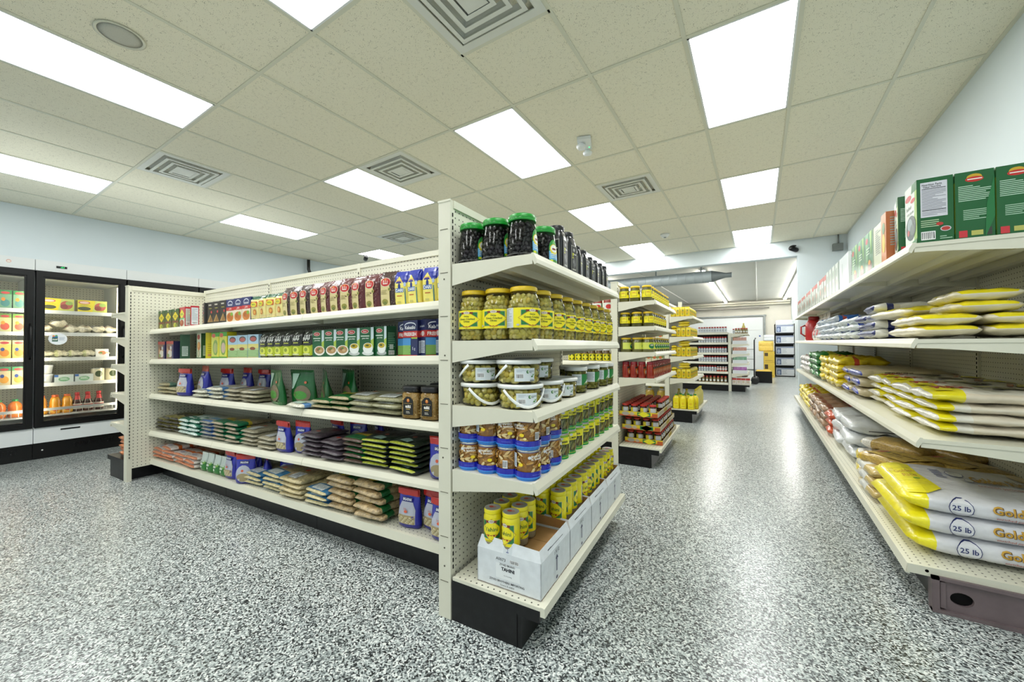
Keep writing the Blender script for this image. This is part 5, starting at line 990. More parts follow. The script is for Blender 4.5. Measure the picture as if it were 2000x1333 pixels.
def cornjar():
    r = .05; prof = [(r * .9, 0), (r, .004), (r, .118), (r * .88, .126), (r * .86, .13)]; mb = MB(); mb.lathe(prof, 24, p=4)
    c = MB(); c.lathe([(r * .88, .003), (r * .96, .006), (r * .96, .116), (r * .8, .124)], 24, hx('c39a52'), p=4); rn = random.Random(2)
    for k in range(330):
        a = rn.uniform(0, 6.283); z = rn.uniform(.008, .116); ca, sa = math.cos(a), math.sin(a); q = (abs(ca) ** 4 + abs(sa) ** 4) ** -.25
        c.ell((r * .955 * ca * q, r * .955 * sa * q, z), (.0035, .0035, .003), hx(('d8b46a', 'c89a4c', 'e0c888', 'b8883c')[k % 4]), 0, 5, 3)
    lb = MB(); art(lb, flatS((-.028, -r * 1.012, .02), (.056, 0, 0), (0, 0, .085), (0, -1, 0)), .056, .085, [('p', [(0, 0), (1, 0), (1, .8), (.7, 1), (.3, 1), (0, .8)], hx('0e0d0d')), ('e', .5, .8, .14, .1, hx('d8742a')), ('e', .5, .84, .07, .06, hx('e8b060')), ('r', .1, .62, .9, .64, hx('b89a4a')), ('e', .32, .46, .1, .06, hx('f0ece4')), ('e', .54, .48, .1, .07, hx('f0ece4')), ('r', .25, .39, .78, .43, hx('f0ece4')), ('r', .68, .42, .76, .54, hx('f0ece4')), ('r', .3, .3, .7, .34, hx('c8a850')), ('l', .3, .08, .7, .22, 2, hx('d0ccc0'))], off0=.0004)
    L = MB(); L.lathe([(r * .92, .128), (r * .98, .131), (r * .98, .15), (r * .93, .154), (.0001, .154)], 24, hx('15151a'), p=4)
    return ('popcorn_jar', 'jar', mb.mesh('popcorn_jar', M_glass), [('contents', c.mesh('kernels', M_food), 'stuff'), ('label', lb.mesh('label', M_card)), ('lid', L.mesh('lid', M_plast))])
PJ = cornjar()
for i, (x, y) in enumerate(((-.38, .21), (-.27, .215), (-.16, .22), (-.34, .36), (-.22, .36))): onrun(PJ, 2, x, y, ('black-lidded jar of corn kernels, leftmost at the front', 'black-lidded jar of corn kernels, middle at the front', 'black-lidded jar of corn kernels touching the upright', 'black-lidded jar of corn kernels, left in the back row', 'black-lidded jar of corn kernels, right in the back row')[i], 'corn kernel jars', 6)
# fourth shelf
dk = bag2('tea_pack', .22, .15, .034, [(.08, hx('1d1812')), (.2, hx('8c8444')), (.34, hx('a89a62')), (.5, hx('2a2016')), (1, hx('6a6430'))], 20, noise=.003)
stackset('dark brown and olive pack', 'fourth shelf at far left', dk, [-3.13, -2.98, -2.84], [3, 4, 4], .28, 3, 'dark brown packs', .03)
mint = bag2('herb_bag', .22, .15, .034, [(.1, hx('cfe0d8')), (.2, hx('2a7a62')), (.34, hx('d3e2dc')), (.44, hx('3a8a70')), (1, hx('c8d8d0'))], 24, noise=.0036)
stackset('mint green and white herb bag', 'fourth shelf', mint, [-2.68, -2.52], [4, 4], .27, 3, 'mint herb bags', .029)
blu = bag2('grain_bag', .24, .16, .03, [(.06, hx('8a8a84')), (.16, hx('4a78b8')), (.24, hx('b8b4a4')), (.4, hx('7aa8c8')), (1, hx('a8a494'))], 28)
stackset('blue-striped grain bag', 'fourth shelf', blu, [-2.33], 5, .28, 3, 'blue-striped grain bags', .026)
gn = bag2('lentil_bag', .25, .16, .03, [(.05, hx('a89a84')), (.34, hx('16704a')), (.42, hx('c9b23a')), (1, hx('9a8c74'))], 32, [('e', .42, .5, .08, .3, hx('d0b020'))])
stackset('green-wrapped lentil bag', 'fourth shelf', gn, [-2.16, -1.98], [5, 5], .285, 3, 'green-wrapped lentil bags', .027)
stackset('plain grey seed bag', 'fourth shelf', grey_b, [-1.78, -1.57], [4, 3], .28, 3, 'plain grey seed bags', .026)
for i, (x, y, a) in enumerate(((-1.41, .2, 0), (-1.27, .23, 6), (-1.14, .37, -6), (-1.02, .42, 10), (-.88, .46, -24), (-.2, .2, 4))): onrun(balad2 if i % 2 else balad, 3, x, y, 'red and blue legume pouch on the fourth shelf' + nth(i, 6), 'legume pouches, fourth shelf', a, lean=5)
pur = bag2('black_bean_bag', .22, .17, .03, [(1, hx('4a4048'))], 36, [('r', .1, .25, .35, .75, hx('8a828a')), ('e', .3, .5, .05, .1, hx('d8562e'))])
stackset('purple-black bean bag', 'fourth shelf', pur, [-1.13, -.95], [5, 4], .27, 3, 'purple-black bean bags', .026)
gr2 = bag2('bean_bag', .23, .16, .03, [(.06, hx('5a4438')), (.36, hx('14703a')), (.46, hx('d0b82a')), (1, hx('5c463a'))], 40)
stackset('brown bean bag with green band', 'fourth shelf', gr2, [-.77], 5, .275, 3, 'green-banded bean bags', .028)
bky = bag2('black_bean_pack', .24, .19, .028, [(.5, hx('16261a')), (1, hx('2b2226'))], 44, colfn=lambda t, a: hx('b4be3a') if t < .06 and 20 < a % 360 < 160 else (hx('101210') if t < .06 else None), art_top= [('p', [(.08, .3), (.2, .25), (.3, .6), (.12, .7)], hx('8aa8a0')), ('e', .4, .5, .05, .08, hx('d8502e'))], noise=.003, seg=24)
stackset('black pack edged in lime', 'fourth shelf', bky, [-.615, -.415], [6, 6], .28, 3, 'lime-edged black packs', .024)
# bottom shelf
ora = bag2('rice_bag', .26, .18, .034, [(.04, hx('c87850')), (.2, hx('d8cfc8')), (.3, hx('c8601e')), (.46, hx('d4ccc6')), (.58, hx('b8501c')), (1, hx('cfa88e'))], 48, [('e', .13, .5, .05, .2, hx('a8a4b8'))])
stackset('orange-striped rice bag', 'bottom shelf', ora, [-3.1, -2.92, -2.72, -2.55], [3, 4, 3, 3], .285, 4, 'orange-striped rice bags', .03)
gw = pouch('coffee_pouch', 'pouch', .085, .055, .13, [(.5, hx('2a7a2c')), (1, hx('c9d6d0'))], [('t', 'atar', .5, .42, .13, hx('eef4ec'), .8, .04), ('e', .5, .25, .16, .1, hx('1c5a1e')), ('e', .5, .25, .1, .06, hx('d8e8d0')), ('e', .78, .5, .16, .1, hx('7ab040')), ('p', [(0, .5), (1, .5), (1, .6), (0, .56)], hx('c2d2c4'))], 5)
for i, x in enumerate((-2.4, -2.31, -2.215, -2.125, -2.36, -2.24)): onrun(gw, 4, x, .2 if i < 4 else .33, ('white and green pouch in the front row' + nth(i, 4)) if i < 4 else ('white and green pouch in the second row, ' + ('left', 'right')[i - 4]), 'white and green pouches')
for i, (x, y, a) in enumerate(((-2.02, .2, 0), (-1.86, .27, 0), (-1.83, .19, 30), (-1.72, .27, -30), (-1.6, .33, 10), (-1.46, .4, 0), (-1.32, .44, -8), (-.415, .22, 4), (-.285, .25, -4), (-.185, .19, 0))):
    onrun(balad if i in (0, 1, 7, 8, 9) else balad2, 4, x, y, 'red and blue ' + ('legume pouch beside the upright, bottom shelf' + nth(i - 7, 3) if i > 6 else 'legume pouch on the bottom shelf' + nth(i, 7)), 'legume pouches, bottom shelf', a, lean=3)
pas = bag2('pasta_bag', .26, .2, .032, [(.04, hx('c8bc8c')), (.3, hx('3a7aa8')), (.36, hx('4a9a5a')), (1, hx('c2b688'))], 52, [('r', .06, .2, .26, .8, hx('cfd8d8')), ('e', .4, .6, .05, .1, hx('e07a3a'))])
stackset('blue-labelled pasta bag', 'bottom shelf', pas, [-1.72, -1.5], [3, 4], .29, 4, 'blue-labelled pasta bags', .028)
nut = bag2('shell_bag', .27, .22, .034, [(1, hx('c0b184'))], 56, mats=M_nutbag, art_top= [('r', .08, .3, .36, .7, hx('dfe4e6')), ('l', .12, .38, .32, .62, 3, hx('8a9aaa')), ('e', .5, .6, .05, .1, hx('e0703a'))], noise=.003)
stackset('pale shell pasta bag with white label', 'bottom shelf', nut, [-1.28], 4, .27, 4, 'shell pasta bags', .028); stackset('pale shell pasta bag behind', 'bottom shelf', nut, [-1.36, -1.12], 3, .43, 4, 'shell pasta bags', .03)
stackset('small blue-labelled bag', 'bottom shelf', pas, [-1.05], 3, .27, 4, 'small blue-labelled bags', .03)
pis = bag2('nut_bag', .28, .2, .042, mats=M_nutbag, seed=60, bands= [(.05, hx('b49e76')), (.14, hx('b0976c')), (.3, hx('1a6a34')), (.44, hx('b49e76')), (1, hx('ad966a'))], art_top=[('e', .24, .5, .12, .3, hx('d8c020')), ('l', .16, .4, .32, .6, 2, hx('5a6a14')), ('e', .33, .55, .04, .1, hx('e07030'))], noise=.0032)
stackset('nut bag with green and yellow emblem', 'bottom shelf', pis, [-.86, -.65], [5, 5], .285, 4, 'green-emblem nut bags', .037)
# left end display of the run: what its leftward shelves hold
ml = lambda x, y, z, a=0: G1 @ T(-3.18 + x, y, z) @ Rz(a)
HP = [(.03, 0), (.036, .004), (.036, .09), (.027, .105), (.025, .11)]
hj = gjar('pickle_jar', 'jar', HP, M_glass, olives(.03, .003, .1, [hx('5a4a1c'), hx('6a5624')], 0, .009, 8, interp([(r - .003, z) for r, z in HP])), lid(.029, .108, .014, hx('c8ccd0')), [label_mesh(HP, .02, .07, -60, 60, [], hx('6a5a2a'))])
for i, y in enumerate((.06, .15, .24)): place(hj, ml(-.12, y, 1.343), 'dark honey jar on the left end display' + nth(i, 3, 'from the near end'), 'honey jars')
M_sauce = mat('orange_sauce', hx('b4441a'), rough=.2, coat=.5)
for i, y in enumerate((.05, .12, .19)): place(gjar('sauce_bottle', 'bottle', [(.028, 0), (.032, .004), (.032, .085), (.014, .105), (.012, .115)], M_sauce, None, lid(.016, .113, .016, hx('3a8a3a')), [label_mesh([(.032, 0), (.032, .1)], .02, .07, -60, 60, [], hx('c8541c'))]), ml(-.1, y, 1.141), 'orange sauce bottle on the left end display' + nth(i, 3, 'from the near end'), 'orange sauce bottles')
orb = [flat_bag('lentil_bag', 'bag', .22, .16, .034, [(.08, hx('d8a084')), (1, hx('d07a44'))], 70 + q, M_clearbag, noise=.003) for q in range(2)]
for c in range(2):
    for l in range(5): place(orb[l % 2], ml(-.2 + (.01, -.015, .012, 0, -.01)[l], .12 + .2 * c, .167 + .03 * l, (4, -6, 8, -3, 5)[l]), 'orange lentil bag on the left end deck, ' + ('near', 'far')[c] + ' stack, ' + layer(l, 5), 'orange lentil bags')
# ------------------------------------------------------------------ second end display (frame G2)
def simple_jar(name, r, h, capc, bodyc, lab_items, lab_base, lz=(.25, .7), caph=.12, la=(-75, 75), m=None, shoulder=.8):
    """small jar that shows only body, lid and label"""
    prof = [(r * .9, 0), (r, .004), (r, h * (shoulder - .12)), (r * .86, h * shoulder), (r * .84, h * (1 - caph))]
    mb = MB(); mb.lathe(prof, 22, bodyc, caps='b')
    return (name, 'jar', mb.mesh(name, m or M_tin), [('lid', lid(r * .9, h * (1 - caph), h * caph, capc, seg=20)), ('label', label_mesh(prof, h * lz[0], h * lz[1], la[0], la[1], lab_items, lab_base, nu=10))])
lbl = [('r', .3, .18, .72, .86, hx('1c3a1c')), ('r', .32, .22, .7, .9, hx('f0e22a')), ('l', .38, .6, .64, .78, 2, hx('c0502a')), ('r', .8, .45, .95, .85, hx('5a4a1a')), ('r', .06, .5, .22, .8, hx('cfc41c'))]
pk = simple_jar('pickle_jar', .045, .138, LID_Y, hx('59561f'), lbl, YEL, m=M_tin); pk2 = simple_jar('pickle_jar', .048, .13, LID_Y, hx('4f4d1c'), lbl, YEL)
lime = simple_jar('pickle_jar', .052, .128, LID_Y, hx('5a5a26'), [('r', .0, 0, .45, 1, hx('d3dc62')), ('e', .68, .45, .2, .38, hx('1c7a44')), ('e', .68, .6, .12, .14, hx('c8c8b8'))], hx('d6e04a'), (.2, .66))
redj = simple_jar('paste_jar', .034, .142, hx('8a1426'), hx('92200f'), [('e', .5, .5, .4, .4, hx('c8742a')), ('e', .45, .4, .2, .2, hx('d8c8b0')), ('r', 0, .8, 1, 1, hx('2a2016'))], hx('8a2a1a'), (.15, .7), .16, (30, 130))
def row2(F, proto, spots, z, desc, group, frm='from the near end', a=0):
    n = len(spots)
    for i, s in enumerate(spots): place(proto, G(F, s[0], s[1], z, a + (s[2] if len(s) > 2 else 0)), desc + nth(i, n, frm), group)
z = E2Z
row2(G2, pk, [(.05, .06), (.145, .06), (.245, .065, 25)], z[0], 'yellow-labelled pickle jar, top shelf of the second display', 'pickle jars', 'from the upright')
row2(G2, pk, [(.245, .17 + .105 * k, 55) for k in range(9)], z[0], 'yellow-labelled pickle jar along the top edge, second display', 'pickle jars')
row2(G2, pk2, [(.055, .065), (.13, .13, 70), (.16, .058), (.255, .07, 40)], z[1], 'yellow-labelled pickle jar, second shelf of the second display', 'pickle jars', 'from the upright')
row2(G2, pk2, [(.255, .18 + .11 * k, 60) for k in range(6)], z[1], 'yellow-labelled pickle jar along the second edge, second display', 'pickle jars')
row2(G2, lime, [(.06, .07, 55), (.16, .08, 55), (.25, .08, 20)], z[2], 'lime-labelled pickle jar, middle shelf of the second display', 'lime-label jars', 'from the upright')
row2(G2, lime, [(.25, .21 + .12 * k, 50) for k in range(7)], z[2], 'lime-labelled pickle jar along the middle edge, second display', 'lime-label jars')
row2(G2, redj, [(.06, .06), (.13, .06), (.2, .06), (.272, .06, 20)], z[3], 'red pepper paste jar in the front row', 'red paste jars')
row2(G2, redj, [(.272, .14 + .085 * k, 20) for k in range(11)], z[3], 'red pepper paste jar along the shelf edge', 'red paste jars')
tj = simple_jar('sauce_jar', .0325, .098, hx('c2261c'), hx('3f0f0c'), [('r', .0, .1, .3, .9, hx('d8c820')), ('r', .34, 0, .9, 1, hx('c8ccd0'))], hx('c8b82a'), (.36, .72), .14, (-60, 90))
def tray(seed):
    b = MB(); w, d, h = .33, .84, .042; k = hx('a88a34'); 
    b.box(-w / 2, w / 2, -d / 2, d / 2, 0, .004, k)
    for a in ((-w / 2, w / 2, -d / 2, -d / 2 + .003), (-w / 2, w / 2, d / 2 - .003, d / 2), (-w / 2, -w / 2 + .003, -d / 2, d / 2), (w / 2 - .003, w / 2, -d / 2, d / 2)): b.box(*a, 0, h, hx('c8b888'))
    its = [('r', 0, 0, 1, 1, hx('ddc428')), ('r', 0, 0, 1, .3, hx('c8643a')), ('e', .17, .5, .1, .4, hx('a8a49a')), ('r', .48, .1, .82, .9, hx('1f7a3c')), ('d', .65, .5, .16, .6, hx('e8e02a')), ('e', .34, .5, .06, .35, hx('b8a890')), ('r', .86, 0, 1, .8, hx('b85a2c'))]
    art(b, flatS((-w / 2, -d / 2, 0), (w, 0, 0), (0, 0, h), (0, -1, 0)), w, h, its)
    art(b, flatS((w / 2, -d / 2, 0), (0, d, 0), (0, 0, h), (1, 0, 0)), d, h, [('r', 0, 0, 1, 1, hx('cfc6ae')), ('l', .1, .2, .9, .8, 2, hx('8a8468')), ('r', .4, .1, .6, .9, hx('b8a03a'))])
    return ('display_tray', 'tray', b.mesh('display_tray', M_kraft), [])
TR = tray(1)
for l in range(3):
    zb = .173 + l * .128; off = -.012 * l
    place(TR, G(G2, .19 + off, .46 + .05 * (2 - l), zb), ('lowest', 'middle', 'top')[l] + ' yellow card tray of red-lidded sauce jars', 'card trays of sauce jars')
    for r in range(10):
        for c in range(4):
            if l < 2 and not (r == 0 or c == 3): continue
            if l == 2 and c == 3 and r in (1, 2, 3): continue
            place(tj, G(G2, .19 + off - .12 + .079 * c, .46 + .05 * (2 - l) - .37 + .081 * r, zb + .005, 18 * ((r + c) % 3 - 1)), 'red-lidded sauce jar, ' + ('lowest', 'middle', 'top')[l] + ' tray, ' + ORD[r] + ' row' + nth(c, 4), 'red-lidded sauce jars')
# run behind it, glimpsed past the jars
wl = simple_jar('relish_jar', .034, .115, hx('d8dadc'), hx('5a4420'), [('r', .22, .1, .78, .9, hx('2a4a1c')), ('d', .5, .5, .26, .42, hx('e8e02a'))], YEL, (.06, .62), .1, (-80, 80))
for i in range(7): place(wl, G(G2, -.535 + .072 * i, .25, R2T[1] + .002, 20), 'white-lidded yellow relish jar on the hidden run' + nth(i, 7), 'relish jars on the hidden run')
_rl = simple_jar('tomato_jar', .045, .19, hx('8a1a1a'), hx('8a3020'), [('e', .5, .5, .25, .3, hx('c02a24')), ('r', .8, 0, 1, 1, hx('2a7a34'))], hx('d8dcd4'), (.15, .55), .12)
for i in range(3): place(_rl, G(G2, -.37 + .105 * i, .27, R2T[0] + .002, 20), 'red-lidded tomato jar on the hidden run' + nth(i, 3), 'tomato jars on the hidden run')

# ------------------------------------------------------------------ third end display (frame G3)
yp = brick_bag('pasta_packet', 'packet', .06, .045, .135, [(.1, hx('c8a81c')), (1, hx('dcc41e'))], [('e', .5, .5, .3, .22, hx('c8a21c')), ('r', .1, .76, .9, .86, hx('e8dc50')), ('r', .3, .2, .7, .3, hx('8a9a2c')), ('e', .6, .62, .14, .06, hx('3a7a34'))], 2, nu=2, nv=4)
yq = flat_bag('pasta_packet', 'packet', .15, .07, .04, [(1, hx('d8c022'))], 3, M_film, seg=14)
z = E3Z; row2(G3, yp, [(.05 + .062 * k, .06, 4 * (k % 3) - 4) for k in range(4)], z[0], 'yellow pasta packet on the third display, top shelf, front row', 'yellow pasta packets', 'from the left')
row2(G3, yp, [(.24, .12 + .075 * k, 60) for k in range(9)], z[0], 'yellow pasta packet along the top edge of the third display', 'yellow pasta packets')
for s in (1, 2, 3):
    nm = ('second', 'middle', 'fourth')[s - 1]
    for l in range(4): place(yq, G(G3, .06, .08, z[s] + .037 * l, 90 + 5 * (l % 2)), 'yellow packet lying by the upright, ' + nm + ' shelf, ' + layer(l, 4), 'lying pasta packets')
    row2(G3, yp, [(.12 + .062 * k, .06, 3) for k in range(3)], z[s], 'yellow pasta packet, ' + nm + ' shelf of third display', 'yellow pasta packets', 'from the left')
    row2(G3, yp, [(.25, .13 + .075 * k, 60) for k in range(9)], z[s], 'yellow pasta packet along the ' + nm + ' edge, third display', 'yellow pasta packets')
    for k in range(2): place(yq, G(G3, .19, .07 + .01 * k, z[s] + .137 + .036 * k, 6), 'yellow packet laid on the standing ones, ' + nm + ' shelf' + (', lower', ', upper')[k], 'lying pasta packets')
jg = MB(); jg.lathe([(.04, 0), (.044, .005), (.044, .14), (.028, .175), (.015, .184), (.013, .192)], 20, hx('ecd814'), p=4.5)
JUG = ('oil_jug', 'jug', jg.mesh('oil_jug', M_plast), [('cap', lid(.017, .182, .018, hx('1f8a34'), seg=14)), ('label', (lambda b: (art(b, flatS((-.03, -.0445, .02), (.06, 0, 0), (0, 0, .09), (0, -1, 0)), .06, .09, [('r', 0, 0, 1, 1, hx('f0e024')), ('e', .5, .6, .3, .2, hx('e8c81a')), ('r', .1, .1, .9, .2, hx('c8b81c'))]), b.mesh('label', M_card))[1])(MB()))])
bo = MB(); bo.lathe([(.036, 0), (.04, .005), (.04, .15), (.034, .18), (.015, .215), (.014, .24)], 20, hx('d6cc72')); BOT = ('oil_bottle', 'bottle', bo.mesh('oil_bottle', M_tin), [('cap', lid(.017, .236, .018, hx('d8c83a'), seg=14)), ('label', label_mesh([(.0402, 0), (.0402, .2)], .04, .12, -70, 70, [('r', .2, .3, .8, .7, hx('e8e4c0'))], hx('d8cc60')))])
row2(G3, JUG, [(.08, .08), (.17, .075), (.27, .075), (.12, .18), (.22, .18), (.31, .17)], .177, 'yellow oil jug with green cap on the low deck', 'yellow oil jugs', 'from the left')
row2(G3, BOT, [(.08, .3), (.18, .32), (.3, .29), (.3, .4), (.3, .52), (.3, .64), (.3, .76), (.3, .88)], .177, 'clear oil bottle behind the yellow jugs', 'clear oil bottles', 'from the near end')
bj = MB(); bj.lathe([(.06, 0), (.066, .006), (.066, .17), (.05, .21), (.022, .25), (.02, .27)], 20, hx('b8982c')); BJ = ('oil_jug', 'jug', bj.mesh('big_oil_jug', M_tin), [('cap', lid(.03, .262, .04, hx('e0c81c'), seg=14)), ('label', label_mesh([(.0662, 0), (.0662, .25)], .05, .12, -75, 75, [], hx('e0c030'))), ('neck_band', label_mesh([(.06, .16), (.05, .21), (.024, .25)], .175, .235, -80, 80, [], hx('d8d4d4')))])
for i in range(2): place(BJ, G(G3, -.33 + .17 * i, .3, .185, 20), ('large oil jug on the hidden deck, left one', 'large oil jug on the hidden deck, right one')[i], 'large oil jugs')
sb = carton('soup_can_box', 'box', .075, .05, .1, hx('d8d0b8'), hx('8a9a5a'), hx('c85a3a'), [('r', 0, .5, 1, 1, hx('7a9a4a')), ('e', .5, .6, .3, .2, hx('c86a3a'))])
for i in range(4): place(sb, G(G3, -.42 + .085 * i, .25, R3T[1] + .002, 15), 'small green and white box on the hidden run' + nth(i, 4), 'small boxes on the hidden run')
for i in range(4): place(sb, G(G3, -.42 + .085 * i, .25, R3T[0] + .002, 15), 'small orange-topped box on the hidden upper shelf' + nth(i, 4), 'small boxes on the hidden upper shelf')

# ------------------------------------------------------------------ back room: spice shelving, its end display, stores
GF = T(-.53, 10.3, 0)
FZ = [1.36, 1.125, .888, .672, .445]
root = ob('spice_shelving', None, None, GF, 'dark shelving of red-capped spice jars in the back room', 'shelving')
mb = MB(); mb.box(-1.35, -.06, .34, .36, 0, 1.36); ob('back_panel', mb.mesh('back_panel', M_black), root)
for zz in FZ + [.19]: add_shelf(root, T(-1.35, .0, zz), 1.29, .34, rib=False, brackets=False, lip=.045)
mb = MB(); mb.box(-1.35, -.07, .03, .05, 0, .14); ob('kick_plate', mb.mesh('kick_plate', M_kick), root)
for x in (-.075, -1.36):
    mb = MB(); mb.box(x, x + .01, .0, .36, .0, 1.33); ob('side_panel', mb.mesh('side_panel', M_black), root)
spj = simple_jar('spice_jar', .024, .135, hx('a8201c'), hx('b9bcc0'), [('l', .2, .3, .8, .7, 3, hx('5a6068'))], hx('d3d9de'), (.1, .68), .2, (-90, 90)); spk = simple_jar('spice_jar', .03, .15, hx('b02420'), hx('9a7a52'), [('e', .5, .4, .3, .3, hx('dfe2de'))], hx('8a7a4a'), (.1, .68), .18, (-90, 90))
spr = simple_jar('spice_jar', .024, .12, hx('c8c4c0'), hx('c86a5a'), [], hx('e0d8d4'), (.3, .7), .18, (-90, 90))
for s, zz in enumerate(FZ + [.19]):
    n = 11 if s < 5 else 8
    for i in range(n):
        p = spk if s == 5 else (spr if s == 4 and i > 6 else spj)
        place(p, GF @ T(-.665 + (.0555 if s < 5 else .078) * i, .06, zz + .001), ('red-capped' if p is not spr else 'pale-capped pink') + ' spice jar, ' + ('top', 'second', 'third', 'fourth', 'fifth', 'lowest')[s] + ' back-room shelf' + nth(i, n), 'back-room spice jars')
endcap(GF, 'end display of the back-room shelving, stacked with small coloured boxes', 1.1, 1.34, [1.33, 1.09, .86, .645, .41], .33, .36, .165, .27)
for s, (zz, c, d) in enumerate(((1.09, 'b0643a', 'orange'), (.86, 'b86038', 'rust'), (.645, '4a9a6a', 'green'), (.41, 'a83aa8', 'magenta'))):
    b = MB(); b.box(-.14, .14, -.2, .2, 0, .075, hx('dfe2e4')); b.box(-.135, .135, -.195, .195, .075, .077, hx('c8ccd0')); bxm = ('display_box', 'box', b.mesh('display_box', M_card), [])
    place(bxm, GF @ T(.17, .22, zz + .001), 'white display box of ' + d + ' packets in the back room', 'back-room display boxes')
    pm = MB(); pm.box(-.011, .011, -.015, .015, 0, .075, hx(c)); pk_ = ('small_packet', 'packet', pm.mesh('small_packet', M_card), [])
    for i in range(9): place(pk_, GF @ T(.05 + .03 * i, .06, zz + .078, ), 'small ' + d + ' packet in a display box' + nth(i, 9), d + ' packets')
for i in range(6): place(spk if i else spj, GF @ T(.05 + .052 * i, .06, 1.332) @ Matrix.Scale(.8, 4), 'red-lidded herb jar on the back-room end display' + nth(i, 6), 'herb jars')
place(BOT, GF @ T(.25, .14, 1.332) @ Matrix.Scale(.92, 4), 'orange bottle standing tall above the herb jars', None)
cb = carton('cake_box', 'box', .085, .07, .15, hx('d8cfc8'), hx('a8281f'), hx('b8302a'), [('r', 0, .62, 1, .9, hx('b42a24')), ('e', .5, .35, .3, .16, hx('c8b8a0'))])
for i in range(4): place(cb, GF @ T(.055 + .09 * i, .08, .168), 'red and cream box on the low back-room deck' + nth(i, 4), 'red and cream boxes')
place(flat_bag('snack_bag', 'bag', .3, .2, .07, [(.3, hx('6a5a34')), (.6, hx('b8a83a')), (1, hx('4a3a24'))], 5), GF @ T(.18, .14, .322), 'brown and yellow snack bag on top of the red boxes', None)
# hand truck, crate
root = ob('hand_truck', None, None, T(-.08, 12.5, 0), 'black two-wheeled hand truck beside the back-room display', 'hand truck')
if True:
    mb = MB(); mb.tube([(.02, 0, 1.26), (-.01, 0, 1.2), (-.02, 0, .1)], .016, 8, hx('16161a')); ob('frame', mb.mesh('truck_frame', M_plast), root)
    mb = MB(); mb.tube([(.02, .32, 1.26), (-.01, .32, 1.2), (-.02, .32, .1)], .016, 8, hx('16161a')); ob('frame', mb.mesh('truck_frame', M_plast), root)
for zz in (.95, .68, .4):
    mb = MB(); mb.tube([(-.015, 0, zz), (-.015, .32, zz)], .01, 6, hx('16161a')); ob('crossbar', mb.mesh('crossbar', M_plast), root)
    mb = MB(); mb.tube([(-.25, 0, zz), (-.015, 0, zz)], .007, 6, hx('2a2a2e')); ob('side_bar', mb.mesh('side_bar', M_plast), root)
for yy in (-.03, .35):
    mb = MB(); mb.lathe([(.04, -.02), (.1, -.02), (.1, .02), (.04, .02)], 18, hx('101010'), X=T(0, yy, .1) @ Rx(90)); ob('wheel', mb.mesh('wheel', M_plast), root)
mb = MB(); mb.box(-.2, .0, 0, .32, .01, .02); ob('toe_plate', mb.mesh('toe_plate', M_black), root)
root = ob('storage_crate', None, None, T(.12, 13.2, 0), 'black storage crate with yellow contents beside the hand truck', 'crate')
mb = MB()
for a in ((-.2, .2, -.15, -.14), (-.2, .2, .14, .15), (-.2, -.19, -.15, .15), (.19, .2, -.15, .15)): mb.box(*a, .0, .32)
mb.box(-.2, .2, -.15, .15, 0, .01); ob('crate_body', mb.mesh('crate_body', M_black), root)
mb = MB(); mb.cbox(-.18, .18, -.13, .13, .01, .36, .03, hx('d8b448')); ob('crate_contents', mb.mesh('crate_contents', M_film), root)
# yellow cartons, wrapped packs, black rack with white cases
kb = lambda w, d, h, s: carton('shipping_box', 'box', w, d, h, hx('c9aa3e'), hx('b89a3a'), hx('c4a744'), [('r', .08, .55, .4, .85, hx('4a3a24')), ('l', .1, .08, .9, .2, 2, hx('7a6430')), ('r', 0, .97, 1, 1, hx('a88a34'))], m=M_kraft)
place(kb(.3, .35, .5, 1), T(.3, 15.6, 0), 'large yellow-brown carton standing on the floor', 'back-room cartons'); place(kb(.3, .35, .36, 2), T(.3, 15.6, .501), 'smaller yellow-brown carton stacked on the large one', 'back-room cartons')
def wrapped(r, sy, h, c):
    b = MB(); b.lathe([(r * .9, 0), (r, .03), (r * 1.01, h * .45), (r * .97, h * .5), (r * 1.01, h * .55), (r, h - .03), (r * .88, h)], 28, hx(c), p=6, sy=sy); return ('wrapped_pack', 'pack', b.mesh('wrapped_pack', M_film), [])
place(wrapped(.21, .75, .34, 'e2bf58'), T(.22, 15.6, .862), 'yellow plastic-wrapped pack on top of the cartons', 'wrapped packs')
place(wrapped(.15, .8, .2, 'dfe3e6'), T(.3, 15.55, 1.203), 'white plastic-wrapped pack on the yellow one', 'wrapped packs')
root = ob('storage_rack', None, None, T(.48, 15.95, 0), 'black storage rack of white cases by the back-room right wall', 'rack')
for zz in (.03, .38, .75, 1.12, 1.48):
    mb = MB(); mb.box(0, .55, 0, .5, zz - .03, zz); ob('rack_shelf', mb.mesh('rack_shelf', M_black), root)
for x in (0, .53):
    for yy in (0, .48):
        mb = MB(); mb.box(x, x + .02, yy, yy + .02, 0, 1.78); ob('rack_post', mb.mesh('rack_post', M_black), root)
mb = MB(); mb.box(0, .55, .49, .5, 0, 1.7); ob('rack_back', mb.mesh('rack_back', M_black), root)
wc = carton('white_case', 'box', .48, .4, .26, hx('d6dbe2'), hx('c8cdd4'), hx('e2e6ea'), [('r', .02, .1, .28, .8, hx('55658a')), ('e', .14, .4, .08, .25, hx('9aa8c4')), ('l', .34, .2, .6, .8, 3, hx('b4bcc8')), ('r', 0, .82, 1, 1, hx('8a94b0'))])
for i, zz in enumerate((.03, .38, .75, 1.12, 1.48)): place(wc, T(.76, 16.2, zz + .002), 'white and blue case on the black rack, ' + layer(i, 5), 'cases on the black rack')
place(wrapped(.25, .75, .16, 'e4e8ea'), T(.76, 16.2, 1.745), 'white plastic-wrapped bundle on top of the black rack', 'wrapped packs')

